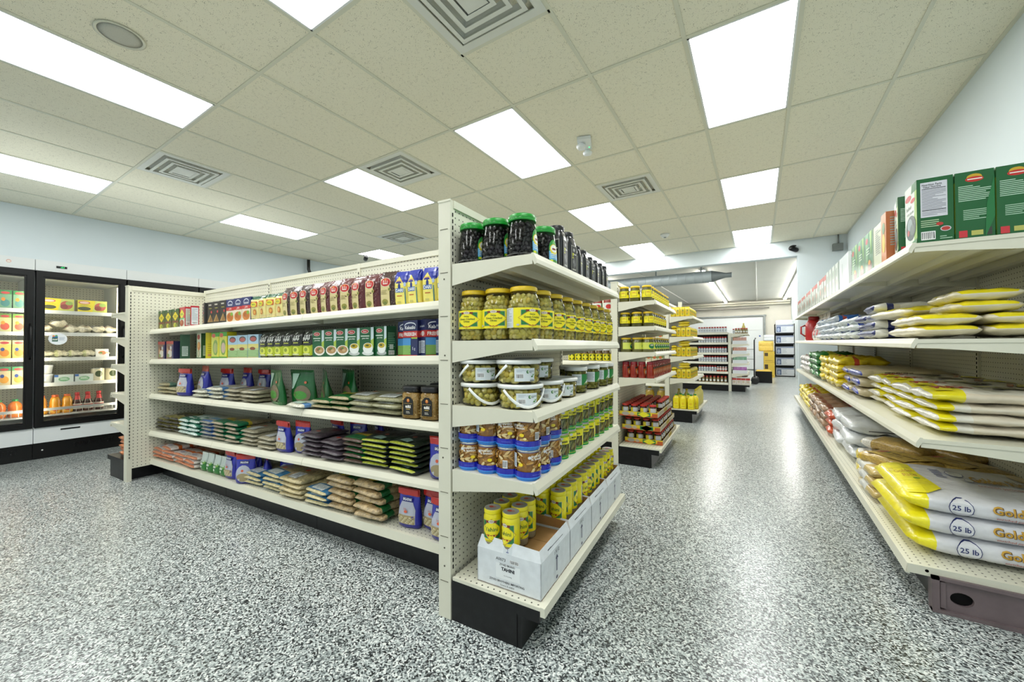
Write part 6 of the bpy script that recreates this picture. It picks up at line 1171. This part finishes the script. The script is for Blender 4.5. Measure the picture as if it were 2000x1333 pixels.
# ------------------------------------------------------------------ cooler stock (frames along the left)
def cool(k, d, y, z, a=0): return T(CX - d, y, z) @ Rz(90 + a)     # front towards +x
dt = carton('date_box', 'box', .215, .1, .125, hx('e8d81e'), hx('d8c81c'), hx('e0d030'), [('e', .22, .8, .2, .13, hx('c8414a')), ('e', .22, .8, .16, .09, hx('e8c8c0')), ('e', .22, .3, .22, .16, hx('4a4a2c')), ('p', [(.48, .0), (1, .0), (1, 1), (.6, 1)], hx('c8cf6a')), ('e', .76, .5, .2, .34, hx('b8584a')), ('e', .68, .36, .12, .2, hx('8a3a34')), ('e', .84, .66, .12, .16, hx('9ab85a')), ('l', .08, .5, .42, .62, 2, hx('a89a1c'))])
for i, y in enumerate((.875, 1.115)): place(dt, cool(2, .25, y, CSZ[0] + .003), ('yellow date box in the cooler, left', 'yellow date box in the cooler, right')[i], 'date boxes')
ch = [flat_bag('cheese_pack', 'pack', .115, .14, .065, [(.5, hx('e6e0cc')), (1, hx('dcd4bc'))], 80 + q, M_clearbag, noise=.007, art_top=[('e', .4, .5, .3, .3, hx(('c8703a', '4a6ab0', 'd86a5a')[q]))]) for q in range(3)]
for i in range(6): place(ch[i % 3], cool(2, .26, .79 + .092 * i, CSZ[1] + .003 + (.05 if i == 1 else 0), 8 * (i % 3) - 8), 'wrapped white cheese pack on the second cooler shelf' + nth(i, 6), 'cheese packs')
cw = [flat_bag('bread_pack', 'pack', .12, .14, .05, [(.3, hx('cfd2a0')), (1, hx('e3ddc4'))], 90 + q, M_clearbag, noise=.007) for q in range(2)]
for i in range(5): place(cw[i % 2], cool(2, .27, .8 + .098 * i, CSZ[2] + .003, 5 * (i % 2)), 'pale flat pack on the third cooler shelf' + nth(i, 5), 'pale cooler packs')
place(carton('sweets_box', 'box', .1, .02, .085, hx('e6e8e8'), hx('d8dadc'), hx('e0e2e2'), [('e', .5, .5, .3, .25, hx('c8845a')), ('e', .4, .45, .12, .15, hx('5a8a3c'))]), cool(2, .2, 1.19, CSZ[2] + .003) @ Rx(-14), 'small tilted box with picture on the third cooler shelf', None)
tb_ = MB(); tb_.lathe([(.05, 0), (.058, .07), (.06, .072), (.06, .085), (.055, .088)], 20, hx('e3e6ea'), p=5); TUBW = ('dairy_tub', 'tub', tb_.mesh('dairy_tub', M_plast), [('label', label_mesh([(.05, 0), (.0585, .071)], .02, .05, -50, 50, [], hx('c4d4e4')))])
for i in range(2): place(TUBW, cool(2, .24, .79, CSZ[3] + .003 + .09 * i), ('white dairy tub in the cooler, lower', 'white dairy tub in the cooler, upper')[i], 'dairy tubs')
bb = carton('butter_box', 'box', .13, .08, .075, hx('d0dcdc'), hx('c8d4d8'), hx('e0e6e6'), [('e', .5, .4, .3, .3, hx('7ab08a')), ('r', 0, .7, .2, 1, hx('3a6ab8')), ('l', .3, .3, .7, .6, 2, hx('e8f0ec'))])
for i, y in enumerate((.92, 1.06)): place(bb, cool(2, .24, y, CSZ[3] + .003), ('white and teal butter box in the cooler, left', 'white and teal butter box in the cooler, right')[i], 'butter boxes')
tn = tin('cheese_tin', .052, .13, hx('d8d2b8'), [('r', 0, 0, 1, 1, hx('d8d2b8')), ('e', .5, .55, .09, .3, hx('3a4a2c')), ('e', .5, .55, .07, .22, hx('c8c09a')), ('e', .0, .55, .09, .3, hx('3a4a2c'))], hx('c8c0a0'))
for i, y in enumerate((1.165, 1.272)): place(tn, cool(2, .24, y, CSZ[3] + .003, 180), ('round cream tin in the cooler, left', 'round cream tin in the cooler, right')[i], 'cream tins')
oj = gjar('juice_bottle', 'bottle', [(.038, 0), (.042, .005), (.042, .07), (.036, .085), (.04, .1), (.034, .14), (.022, .165)], mat('orange_juice', hx('e09a1e'), rough=.2, coat=.5), None, lid(.024, .163, .02, hx('c85a2a'), seg=16), [label_mesh([(.0425, 0), (.0425, .08)], .015, .06, -80, 80, [('e', .5, .5, .2, .3, hx('d8542a'))], hx('e8c04a'))])
for i, y in enumerate((.775, .865, .945)): place(oj, cool(2, .22, y, .4, 0), 'orange juice bottle on the cooler floor' + nth(i, 3), 'juice bottles')
rb = gjar('pomegranate_bottle', 'bottle', [(.034, 0), (.037, .005), (.037, .09), (.02, .14), (.015, .17)], mat('dark_red_juice', hx('3a0f12'), rough=.15, coat=.6), None, lid(.018, .168, .026, hx('b8202a'), seg=16), [label_mesh([(.0375, 0), (.0375, .1)], .025, .08, -80, 80, [('r', .1, .6, .9, .8, hx('a83a34'))], hx('d8d4cc')), label_mesh([(.03, .1), (.0155, .17)], .12, .165, -60, 60, [], hx('c02a30'))])
for i, y in enumerate((1.015, 1.09, 1.17)): place(rb, cool(2, .22, y, .4, 0), 'dark red juice bottle on the cooler floor' + nth(i, 3), 'dark juice bottles')
jc = [carton('juice_carton', 'carton', .075, .07, .17, hx(a), hx(a), hx(b), [('r', 0, .78, 1, 1, hx(b)), ('e', .5, .86, .36, .07, hx('c8484a')), ('e', .5, .3, .36, .2, hx(c)), ('e', .35, .5, .16, .1, hx(d))]) for a, b, c, d in (('7aa88a', '2f8a4a', '4a8a8a', 'e08a2a'), ('d8d89a', '7ab04a', 'd8604a', 'e8a03a'), ('e8d070', 'e8dca8', 'e08a2a', '2a4a9a'), ('d8c8a0', '4a9a6a', 'e0a038', '2a4a9a'))]
for s, zz in enumerate(CSZ):
    for i in range(4): place(jc[s], cool(1, .22, .38 + .083 * i, zz + .003), ('green', 'red fruit', 'yellow', 'orange and green')[s] + ' juice carton at the left edge' + nth(i, 4), ('green', 'red fruit', 'yellow', 'orange')[s] + ' juice cartons')
ob_ = gjar('juice_bottle', 'bottle', [(.04, 0), (.045, .005), (.045, .06), (.04, .07), (.045, .085), (.04, .12), (.018, .15)], mat('orange_drink', hx('d8741c'), rough=.2, coat=.5), None, lid(.019, .148, .02, hx('2f8a4a'), seg=16), [label_mesh([(.0455, 0), (.0455, .1)], .02, .055, -80, 80, [], hx('d8882a'))])
for i, y in enumerate((.42, .52, .615)): place(ob_, cool(1, .22, y, .4), 'orange drink bottle with green cap in the left cooler' + nth(i, 3), 'orange drink bottles')
# ------------------------------------------------------------------ stock of the right-hand wall shelving (world frame; fronts face -x)
def RWp(x, y, i, a=0, dz=0): return T(x, y, wz(i, y) + .003 + dz) @ Rz(a)
GRN = hx('0f5a2a')
back_art = [('e', .5, .91, .2, .05, hx('c8a020')), ('e', .5, .88, .24, .04, hx('c02a24')), ('l', .32, .865, .7, .9, 1, hx('f0e8e0')), ('l', .08, .56, .92, .8, 9, hx('b9d8c0')), ('l', .2, .28, .92, .44, 6, hx('a8ccb0')), ('r', .08, .03, .3, .13, hx('c8303a')), ('r', .4, .05, .7, .12, hx('b8b860')), ('r', .76, .04, .92, .15, hx('3a3a34')), ('p', [(.75, 0), (1, .3), (1, .9), (.8, .5)], hx('187038'))]
nutr = [('r', .1, .4, .84, .94, hx('d4d4dc')), ('t', 'Nutrition Facts', .42, .9, .035, hx('2a2a30'), .55, .02), ('t', 'Valeur Nutritive', .42, .865, .03, hx('2a2a30'), .5, .02), ('r', .14, .83, .8, .84, hx('2a2a30')), ('l', .14, .5, .8, .82, 16, hx('8a8a94')), ('r', .14, .5, .8, .508, hx('2a2a30')), ('l', .14, .42, .8, .49, 3, hx('9a9aa4')), ('l', .1, .24, .6, .36, 4, hx('b8d0a8')), ('e', .62, .28, .1, .025, hx('b8382e')), ('b', .1, .05, .5, .18), ('e', .78, .2, .15, .04, hx('c8ccd0')), ('e', .78, .2, .12, .03, hx('b8382e')), ('l', .62, .04, .95, .1, 2, hx('a8ccb0'))]
grape = [('r', 0, 0, 1, 1, hx('d3dcd0')), ('p', [(.75, 0), (1, 0), (1, 1), (.85, 1)], hx('8ab03a')), ('p', [(.55, .86), (1, .86), (1, 1), (.6, 1)], hx('1f6a30')), ('e', .3, .82, .26, .05, hx('c03034')), ('e', .68, .74, .2, .035, hx('c8423c')), ('t', 'Stuffed', .32, .66, .06, hx('2a3a2c'), .5), ('t', 'vine leaves', .45, .57, .05, hx('2a3a2c'), .75), ('e', .5, .32, .42, .2, hx('2a3a34')), ('e', .42, .38, .2, .1, hx('7a8c8c')), ('e', .62, .28, .18, .09, hx('4a5a50')), ('e', .3, .26, .1, .05, hx('b8423a')), ('p', [(0, 0), (1, 0), (1, .1), (0, .04)], hx('2a7a34'))]
gb = carton('vine_leaf_box', 'box', .15, .105, .268, GRN, GRN, hx('0d4a24'), grape, back_art, back_art)
gbn = carton('vine_leaf_box', 'box', .15, .105, .268, GRN, GRN, hx('0d4a24'), grape, nutr, nutr)
# Rz(-90) turns the picture front towards -x and the +x side towards -y (the camera)
for i, x in enumerate((.618, .728, .838, .948)):
    place(gbn if i == 0 else gb, RWp(x, 2.345, 0, -90), ('green box on the right top shelf showing a white nutrition panel', 'dark green box of white print, next to the nutrition panel box', 'dark green box of white print at the right picture edge', 'dark green box beyond the right picture edge')[i], 'tall dark green boxes')
place(gb, RWp(.62, 2.56, 0, -98), 'tall vine leaf box slightly turned, behind the nutrition panel box', 'tall dark green boxes')
def sbox(w, h, base, side, top, items, name='dry_goods_box', d=.1): return carton(name, 'box', w, d, h, hx(base), hx(side), hx(top), items, [('l', .15, .3, .85, .9, 12, hx('9aa098'))])
pep = sbox(.09, .25, 'c87a3a', 'b8683a', 'c88a4a', [('e', .5, .4, .3, .2, hx('e0c040')), ('e', .5, .7, .3, .12, hx('5a7a34'))])
crm = sbox(.2, .235, 'c8ccb0', 'cfd0bc', 'd8d8c4', [('r', .8, 0, 1, 1, hx('8aa060')), ('l', .2, .3, .7, .9, 12, hx('8a9088'))])
tea = sbox(.19, .24, '3f7a50', 'c9d2c0', '5a8a5a', [('p', [(.1, 1), (.5, 1), (.35, .3), (.1, .3)], hx('6aa06a')), ('p', [(.6, 1), (.9, 1), (.8, .4)], hx('8ab84a')), ('e', .25, .82, .16, .08, hx('b83a3a')), ('e', .6, .16, .26, .14, hx('6a3a24')), ('e', .55, .26, .14, .06, hx('e09a3a')), ('l', .2, .45, .6, .65, 3, hx('cfe0cc'))])
wht = sbox(.36, .25, 'd6dee0', 'dfe4e4', 'e2e6e6', [('l', .1, .02, .5, .07, 1, hx('5a6a6a')), ('r', .3, .3, .34, .8, hx('9ab0a8'))])
wgr = sbox(.16, .25, 'cdd5cf', 'cfd8d2', 'c0c8c0', [('r', .86, 0, 1, 1, hx('1f5a3a')), ('e', .4, .7, .24, .16, hx('9ab0a0')), ('e', .4, .3, .3, .16, hx('b8c0b0'))])
red = sbox(.155, .24, 'cfd3cc', 'd3d6d0', 'b8302c', [('r', 0, .8, 1, 1, hx('b8382e')), ('e', .5, .4, .34, .22, hx('8a8a78')), ('e', .5, .45, .2, .12, hx('b86a4a')), ('r', .88, 0, 1, .8, hx('9aa894'))])
rdk = sbox(.155, .24, 'c9cfc6', '2a3a30', 'a8201c', [('r', .8, 0, 1, 1, hx('2a4a34')), ('e', .4, .4, .3, .2, hx('8a9080')), ('r', 0, .85, 1, 1, hx('b8382e'))])
place(pep, RWp(.6, 2.705, 0, -90), 'narrow orange spice box between the vine leaf and cream boxes', 'dry goods boxes on the right')
place(crm, RWp(.61, 2.86, 0, -90), 'cream box with fine print beside the green tea boxes', 'dry goods boxes on the right')
for i in range(3): place(tea, RWp(.61, 3.075 + .2 * i, 0, -90), 'green box with tumbling food picture' + nth(i, 3, 'from the near end'), 'dry goods boxes on the right')
place(wht, RWp(.61, 3.87, 0, -90), 'plain white box beyond the green boxes, right top shelf', 'dry goods boxes on the right')
for i in range(4): place(wgr, RWp(.61, 4.18 + .17 * i, 0, -90), 'white box with dark green edge, right top shelf' + nth(i, 4, 'from the near end'), 'dry goods boxes on the right')
for i in range(20): place((red, rdk, red, wgr)[i % 4], RWp(.61, 4.87 + .165 * i, 0, -90), 'red-topped box in the far row, right top shelf' + nth(i, 20, 'from the near end'), 'dry goods boxes on the right')
# second shelf
def stk(protos, x, y, i, n, tk, desc, group, a=90, seed=1, jit=.01, dz=0, post=''):
    rn = random.Random(seed)
    for l in range(n):
        lab = desc + (', ' + layer(l, n) if n > 1 else '') + post
        place(protos[l % len(protos)], RWp(x + rn.uniform(-jit, jit), y + rn.uniform(-jit, jit), i, a + rn.uniform(-4, 4), dz + l * tk), lab, group)
ytop = lambda t, a: hx('e8d818') if 38 < a % 360 < 142 else None
ric = [flat_bag('rice_bag', 'bag', .42, .2, .054, [(.03, hx('dcd5bc')), (.97, hx('dfd8c0')), (1, hx('dcd5bc'))], 100 + q, M_rice, ytop, [('l', .1, .3, .8, .6, 3, hx('8a7a10'))], noise=.0028, p=2.5, seg=26) for q in range(2)]
stk(ric, .68, 2.55, 1, 2, .048, 'yellow-topped rice bag at the shelf corner', 'yellow-topped rice bags', -90, 1)
stk(ric, .885, 2.54, 1, 2, .048, 'yellow-topped rice bag against the wall panel', 'yellow-topped rice bags', -90, 2)
stk(ric, .8, 2.56, 1, 2, .05, 'yellow-topped rice bag piled on the others', 'yellow-topped rice bags', -90, 3, dz=.097)
place(ric[0], RWp(.68, 2.86, 1, -80, .1), 'yellow-topped rice bag lying behind the pile', 'yellow-topped rice bags')
def mk(name, L, W, tk, bands, seed, **k): return [flat_bag(name, 'bag', L, W, tk, bands, seed + q, k.pop('mats', M_film) if q == 0 else M_film, noise=k.get('noise', .004), seg=22) for q in range(2)]
nav = mk('flour_bag', .3, .26, .055, [(.08, hx('1f2a6a')), (.2, hx('d8d8d0')), (.3, hx('1f2a6a')), (.42, hx('cfc8b4')), (1, hx('dcdcd4'))], 110)
stk(nav, .71, 3.12, 1, 4, .048, 'navy-striped flour bag in the second shelf pile', 'navy flour bags', 0, 4); stk(nav, .72, 3.42, 1, 3, .048, 'navy-striped flour bag in the farther pile', 'navy flour bags', 0, 5)
wb = mk('flour_bag', .3, .26, .055, [(.12, hx('d5dcdc')), (.22, hx('2a48a8')), (.5, hx('dfe4e2')), (.6, hx('5a7ac8')), (1, hx('d8dedc'))], 116, noise=.006)
for c in range(3): stk(wb, .71, 3.74 + .3 * c, 1, 3, .05, 'white and blue flour bag, ' + ORD[c] + ' pile from near end', 'white and blue flour bags', 0, 6 + c)
bw = mk('sugar_bag', .3, .26, .06, [(.1, hx('c8d0d8')), (.24, hx('2a6ab8')), (.34, hx('c85a4a')), (.6, hx('3a74c0')), (1, hx('cfd6dc'))], 122, noise=.007)
for c in range(4): stk(bw, .72, 4.66 + .3 * c, 1, 4, .05, 'blue and red sugar bag, ' + ORD[c] + ' pile from near end', 'blue and red sugar bags', 0, 10 + c)
wp = pouch('rice_pouch', 'bag', .26, .2, .34, [(1, hx('dedad6'))], [('e', .5, .5, .16, .14, hx('c8484a')), ('l', .2, .65, .8, .8, 3, hx('c88a8a')), ('p', [(.1, .1), (.3, .1), (.2, .4)], hx('8aa0c8')), ('r', .7, .2, .85, .4, hx('c85a5a'))], 3)
for i, y in enumerate((6.0, 6.32, 6.64)): place(wp, RWp(.72, y, 1, -90), 'white rice bag with red print standing upright' + nth(i, 3, 'from the near end'), 'standing white rice bags')
th = MB(); th.lathe([(.09, 0), (.1, .02), (.1, .24), (.08, .27), (.06, .3)], 20, hx('b8282a')); THM = ('red_jug', 'jug', th.mesh('red_jug', M_plast), [('cap', lid(.065, .3, .04, hx('a01f22'), seg=18)), ('handle', (lambda b: (b.tube([(0, -.1, .22), (0, -.15, .2), (0, -.15, .1), (0, -.1, .06)], .012, 6, hx('a01f22')), b.mesh('handle', M_plast))[1])(MB()))])
place(THM, RWp(.68, 7.05, 1, -90), 'red plastic jug near the far end of the second shelf', None)
dkb = sbox(.2, .42, '20264a', 'b8bcc8', '20264a', [('r', .1, .1, .9, .9, hx('b8bcc8')), ('r', .2, .2, .8, .5, hx('2a3060'))])
place(dkb, RWp(.7, 7.35, 1, -90), 'navy and white box behind the red jug', None)
place(sbox(.2, .24, 'd8d8d4', 'd0d0cc', 'dcdcd8', [('e', .5, .5, .36, .36, hx('e0c838')), ('e', .5, .5, .2, .2, hx('c83a34'))]), RWp(.68, 7.66, 1, -90), 'white box with yellow round emblem at the shelf end', None)
# third shelf: white rice bags with yellow bands, kitchen sacks, yellow and green bags
top_max = [('p', [(.06, .12), (.16, .05), (.2, .5), (.1, .6)], hx('e8dc20')), ('t', 'MAX', .2, .42, .34, hx('b8342c'), .22, .05), ('p', [(.42, .3), (.6, .2), (.62, .5), (.48, .62)], hx('1c1a16')), ('p', [(.34, .55), (.5, .5), (.52, .72), (.38, .75)], hx('c8c838')), ('p', [(.44, .78), (.58, .74), (.6, .86), (.48, .9)], hx('1c1a16')), ('p', [(.72, .1), (.95, .1), (.95, .5), (.8, .5)], hx('e8d820')), ('p', [(.66, .1), (.7, .1), (.8, .56), (.76, .56)], hx('b85a20'))]
mx = [flat_bag('rice_bag', 'bag', .5, .3, .062, [(.06, hx('dedacd')), (.2, hx('e6da1e')), (.24, hx('e0ddd2')), (1, hx('dcd7c8'))], 130 + q, M_rice, lambda t, a: None if 30 < a % 360 < 150 or t < .2 else hx('d6cab4') if t > .26 else None, top_max, noise=.0035, p=2.5, seg=28) for q in range(2)]
mxw = [flat_bag('rice_bag', 'bag', .5, .3, .05, [(.04, hx('d9d5c8')), (.16, hx('e6da1e')), (.2, hx('dedbd0')), (1, hx('d9d0bc'))], 136 + q, M_rice, noise=.003, p=2.4, seg=26) for q in range(2)]
for c, (y, n) in enumerate(((2.46, 4), (2.78, 4), (3.1, 4), (3.42, 4))):
    stk(mxw, .855 + .01 * c, y, 2, n - 1, .042, 'white rice bag with yellow end, ' + ('near pile', 'second pile', 'third pile', 'fourth pile')[c], 'white and yellow rice bags', 0, 20 + c)
    place(mx[c % 2], RWp(.85 + .01 * c, y, 2, (0, 3, -4, 2)[c], (n - 1) * .042), 'printed white rice bag topping the ' + ('near pile, red lettering facing up', 'second pile', 'third pile', 'fourth pile')[c], 'printed rice bags')
kk = [flat_bag('rice_sack', 'bag', .48, .32, .075, [(.03, hx('2a3a9a')), (.04, hx('3048a8')), (1, hx('b9ad8c'))], 142 + q, M_film, art_side=[('t', 'KITCHEN KING', .42, .5, .3, hx('3a2e20'), .3, .03), ('r', .15, .1, .75, .9, hx('cbbf9a')), ('t', 'KITCHEN KING', .42, .6, .26, hx('3a2e20'), .3, .03), ('l', .3, .15, .54, .4, 2, hx('5a4a34'))], noise=.004) for q in range(2)]
for c, y in enumerate((3.78, 4.1)): stk(kk, .83, y, 2, 3, .068, 'beige sack with blue end, ' + ('nearer pile', 'farther pile')[c], 'blue-ended sacks', 0, 30 + c)
yb_ = mk('lentil_bag', .34, .26, .07, [(.1, hx('e4cc1c')), (.3, hx('dcc31e')), (.4, hx('b8402a')), (1, hx('d8c024'))], 150, noise=.012)
for c in range(4): stk(yb_, .74, 4.45 + .29 * c, 2, 4, .06, 'crumpled yellow bag, ' + ORD[c] + ' pile from near end', 'crumpled yellow bags', 0, 40 + c)
gn_ = mk('rice_bag', .36, .26, .08, [(.3, hx('2f7a34')), (.5, hx('c8c83a')), (1, hx('2a7030'))], 156, noise=.009)
for c in range(3): stk(gn_, .73, 5.65 + .3 * c, 2, 4, .07, 'green rice bag, ' + ORD[c] + ' pile from near end', 'green rice bags', 0, 50 + c)
rw_ = mk('flour_bag', .32, .26, .08, [(.2, hx('d8d4d0')), (.4, hx('c8503a')), (.5, hx('3a9a8a')), (1, hx('d8d4cc'))], 162, noise=.01)
for c in range(4): stk(rw_, .72, 6.6 + .3 * c, 2, 3, .07, 'white bag with red patch, ' + ORD[c] + ' pile from near end', 'white and red bags', 0, 60 + c)
# bottom deck: golden rice sacks and others
gold = hx('c99a2c')
side_g = [('e', .30, .5, .062, .47, hx('26306a')), ('e', .30, .5, .058, .43, hx('dcdce0')), ('t', '25 lb', .30, .5, .26, hx('26306a'), .09, .02), ('t', 'Golden Rice', .625, .64, .4, hx('6a4a14'), .5, .045), ('t', 'Golden Rice', .625, .65, .38, gold, .495, .015), ('t', 'enriched parboiled', .56, .24, .17, hx('b8706a'), .34, .01)]
top_g = [('p', [(.05, 0), (.15, 0), (.24, .1), (.2, .5), (.2, .85), (.16, 1), (.05, 1)], hx('eee21c')), ('t', 'Golden', .13, .6, .1, gold, .12, .02), ('t', 'Rice', .14, .46, .1, gold, .08, .02), ('r', .05, .62, .08, .74, hx('d8c81c')), ('e', .16, .35, .02, .03, hx('8ab020')), ('l', .3, .45, .36, .75, 5, hx('6a74a0')), ('e', .43, .62, .05, .1, hx('5a6498')), ('e', .43, .62, .045, .09, hx('dcdde2')), ('e', .47, .44, .025, .05, hx('5a6498')), ('e', .47, .44, .021, .042, hx('dcdde2')), ('t', 'Golden Rice', .64, .5, .17, hx('6a4a14'), .3, .04), ('t', 'Golden Rice', .64, .505, .165, gold, .295, .015), ('t', 'enriched parboiled', .6, .3, .07, hx('b8706a'), .24, .01), ('e', .84, .75, .08, .16, hx('c8a86a'))]
gr = [flat_bag('rice_sack', 'sack', .575, .58, .1, [(.045, hx('e6d81a')), (.16, hx('eee21c')), (1, hx('d8d8dc'))], 170 + q, M_film, art_top=top_g if q == 0 else (), art_side=side_g, noise=.0018, p=3.6, seg=36, fin=.03, nu=14) for q in range(2)]
for l in range(3): place(gr[0 if l == 2 else 1], RWp(.81 + (.014, -.01, 0)[l], 2.605, 3, (0, .8, -1)[l], .084 * l), ('bottom', 'middle', 'top')[l] + ' of the three yellow-ended white rice sacks at the near end', 'yellow-ended rice sacks')
cl = [flat_bag('parboiled_rice_bag', 'bag', .36, .24, .075, [(.08, hx('d8c890')), (.16, hx('c8a83a')), (1, hx('b79a4e'))], 180 + q, M_clearbag, art_top=[('r', .16, .05, .8, .95, hx('bfa14a')), ('p', [(.18, .3), (.28, .3), (.26, .62), (.18, .62)], hx('b83a2c')), ('p', [(.26, .4), (.34, .4), (.28, .6)], hx('2f7a44')), ('l', .36, .42, .76, .56, 1, hx('5a3a14')), ('l', .4, .26, .66, .34, 1, hx('6a4a1c'))], noise=.004) for q in range(2)]
place(cl[0], RWp(.70, 3.13, 3, -58, .15), 'clear gold rice bag with red and green mark, nearer the aisle', 'clear gold rice bags'); place(cl[1], RWp(.93, 3.14, 3, -58, .15), 'clear gold rice bag with red and green mark, by the wall', 'clear gold rice bags')
for i in range(2):
    for l in range(2): place(cl[1 - l], RWp(.77 + .2 * i, 3.2, 3, -88, .073 * l), 'clear gold rice bag lying underneath, ' + ('aisle side', 'wall side')[i] + (', bottom', ', second up')[l], 'clear gold rice bags')
wy = [flat_bag('rice_bag', 'bag', .34, .2, .06, [(.1, hx('d8b83a')), (.18, hx('d8cfae')), (.6, hx('dcdcd6')), (.93, hx('c8b070')), (.97, hx('c83a2c')), (1, hx('c8b070'))], 186 + q, M_film, noise=.004) for q in range(2)]
for l in range(3): place(wy[l % 2], RWp(.625, 3.1 + .02 * l, 3, -88, .055 * l), 'white and gold rice bag along the deck edge, ' + layer(l, 3), 'white and gold rice bags')
br = [flat_bag('brown_rice_bag', 'bag', .36, .22, .08, [(.06, hx('d8c23a')), (.22, hx('dedad0')), (1, hx('b89a55'))], 190 + q, M_clearbag, noise=.004, art_top=[('l', .1, .3, .18, .7, 3, hx('8a7a5a'))]) for q in range(2)]
place(br[0], RWp(.78, 3.5, 3, -50, .165), 'brown rice bag with white end on the pile, aisle side', 'brown rice bags'); place(br[1], RWp(.98, 3.46, 3, -54, .165), 'brown rice bag with white end on the pile, wall side', 'brown rice bags')
for l in range(2):
    for c in range(2): place(br[(l + c) % 2], RWp(.74 + .2 * c, 3.52, 3, -8, .078 * l), 'brown rice bag under the pile, ' + ('bottom', 'upper')[l] + ' ' + ('aisle side', 'wall side')[c], 'brown rice bags')
ws = [flat_bag('flour_sack', 'sack', .5, .42, .11, [(1, hx('dcdfe0'))], 196 + q, M_film, art_top=[('e', .5, .55, .16, .2, hx('8a8e92')), ('e', .5, .55, .14, .17, hx('d0d3d5')), ('e', .52, .56, .08, .1, hx('6a6e74')), ('e', .2, .6, .06, .08, hx('a8acb0')), ('t', 'premium', .6, .2, .08, hx('7a5a6a'), .2), ('r', .4, .16, .48, .24, hx('a8b040'))], art_side=[('t', 'premium', .62, .7, .24, hx('7a3a44'), .16, .03), ('r', .44, .6, .52, .8, hx('a8b040')), ('l', .2, .2, .9, .4, 1, hx('5a5a60'))], noise=.008, p=3.4, seg=28) for q in range(2)]
for c, y in enumerate((3.98, 4.42)): stk(ws, .81, y, 3, 3, .098, 'white flour sack with oval print, ' + ('nearer pile', 'farther pile')[c], 'white flour sacks', 0, 70 + c)
og = mk('rice_bag', .34, .26, .08, [(.14, hx('c8542c')), (.3, hx('d8d4cc')), (.4, hx('b89a3a')), (1, hx('c8c0b0'))], 204, noise=.008)
stk(og, .72, 4.84, 3, 3, .07, 'orange and white rice bag on the deck', 'orange and white rice bags', 0, 75)
bu = mk('burlap_bag', .4, .28, .085, [(.1, hx('9a7a5c')), (.25, hx('8a4a34')), (.6, hx('a8876a')), (.7, hx('a8453a')), (1, hx('8a6a50'))], 208, noise=.009)
for c in range(4): stk(bu, .74, 5.18 + .32 * c, 3, 3, .075, 'brown burlap rice bag, ' + ORD[c] + ' pile from near end', 'burlap rice bags', 0, 80 + c)
for c in range(5): stk(yb_, .72, 6.5 + .3 * c, 3, 3, .065, 'yellow lentil bag on the deck, ' + ORD[c] + ' pile from near end', 'yellow bags on the deck', 0, 90 + c)
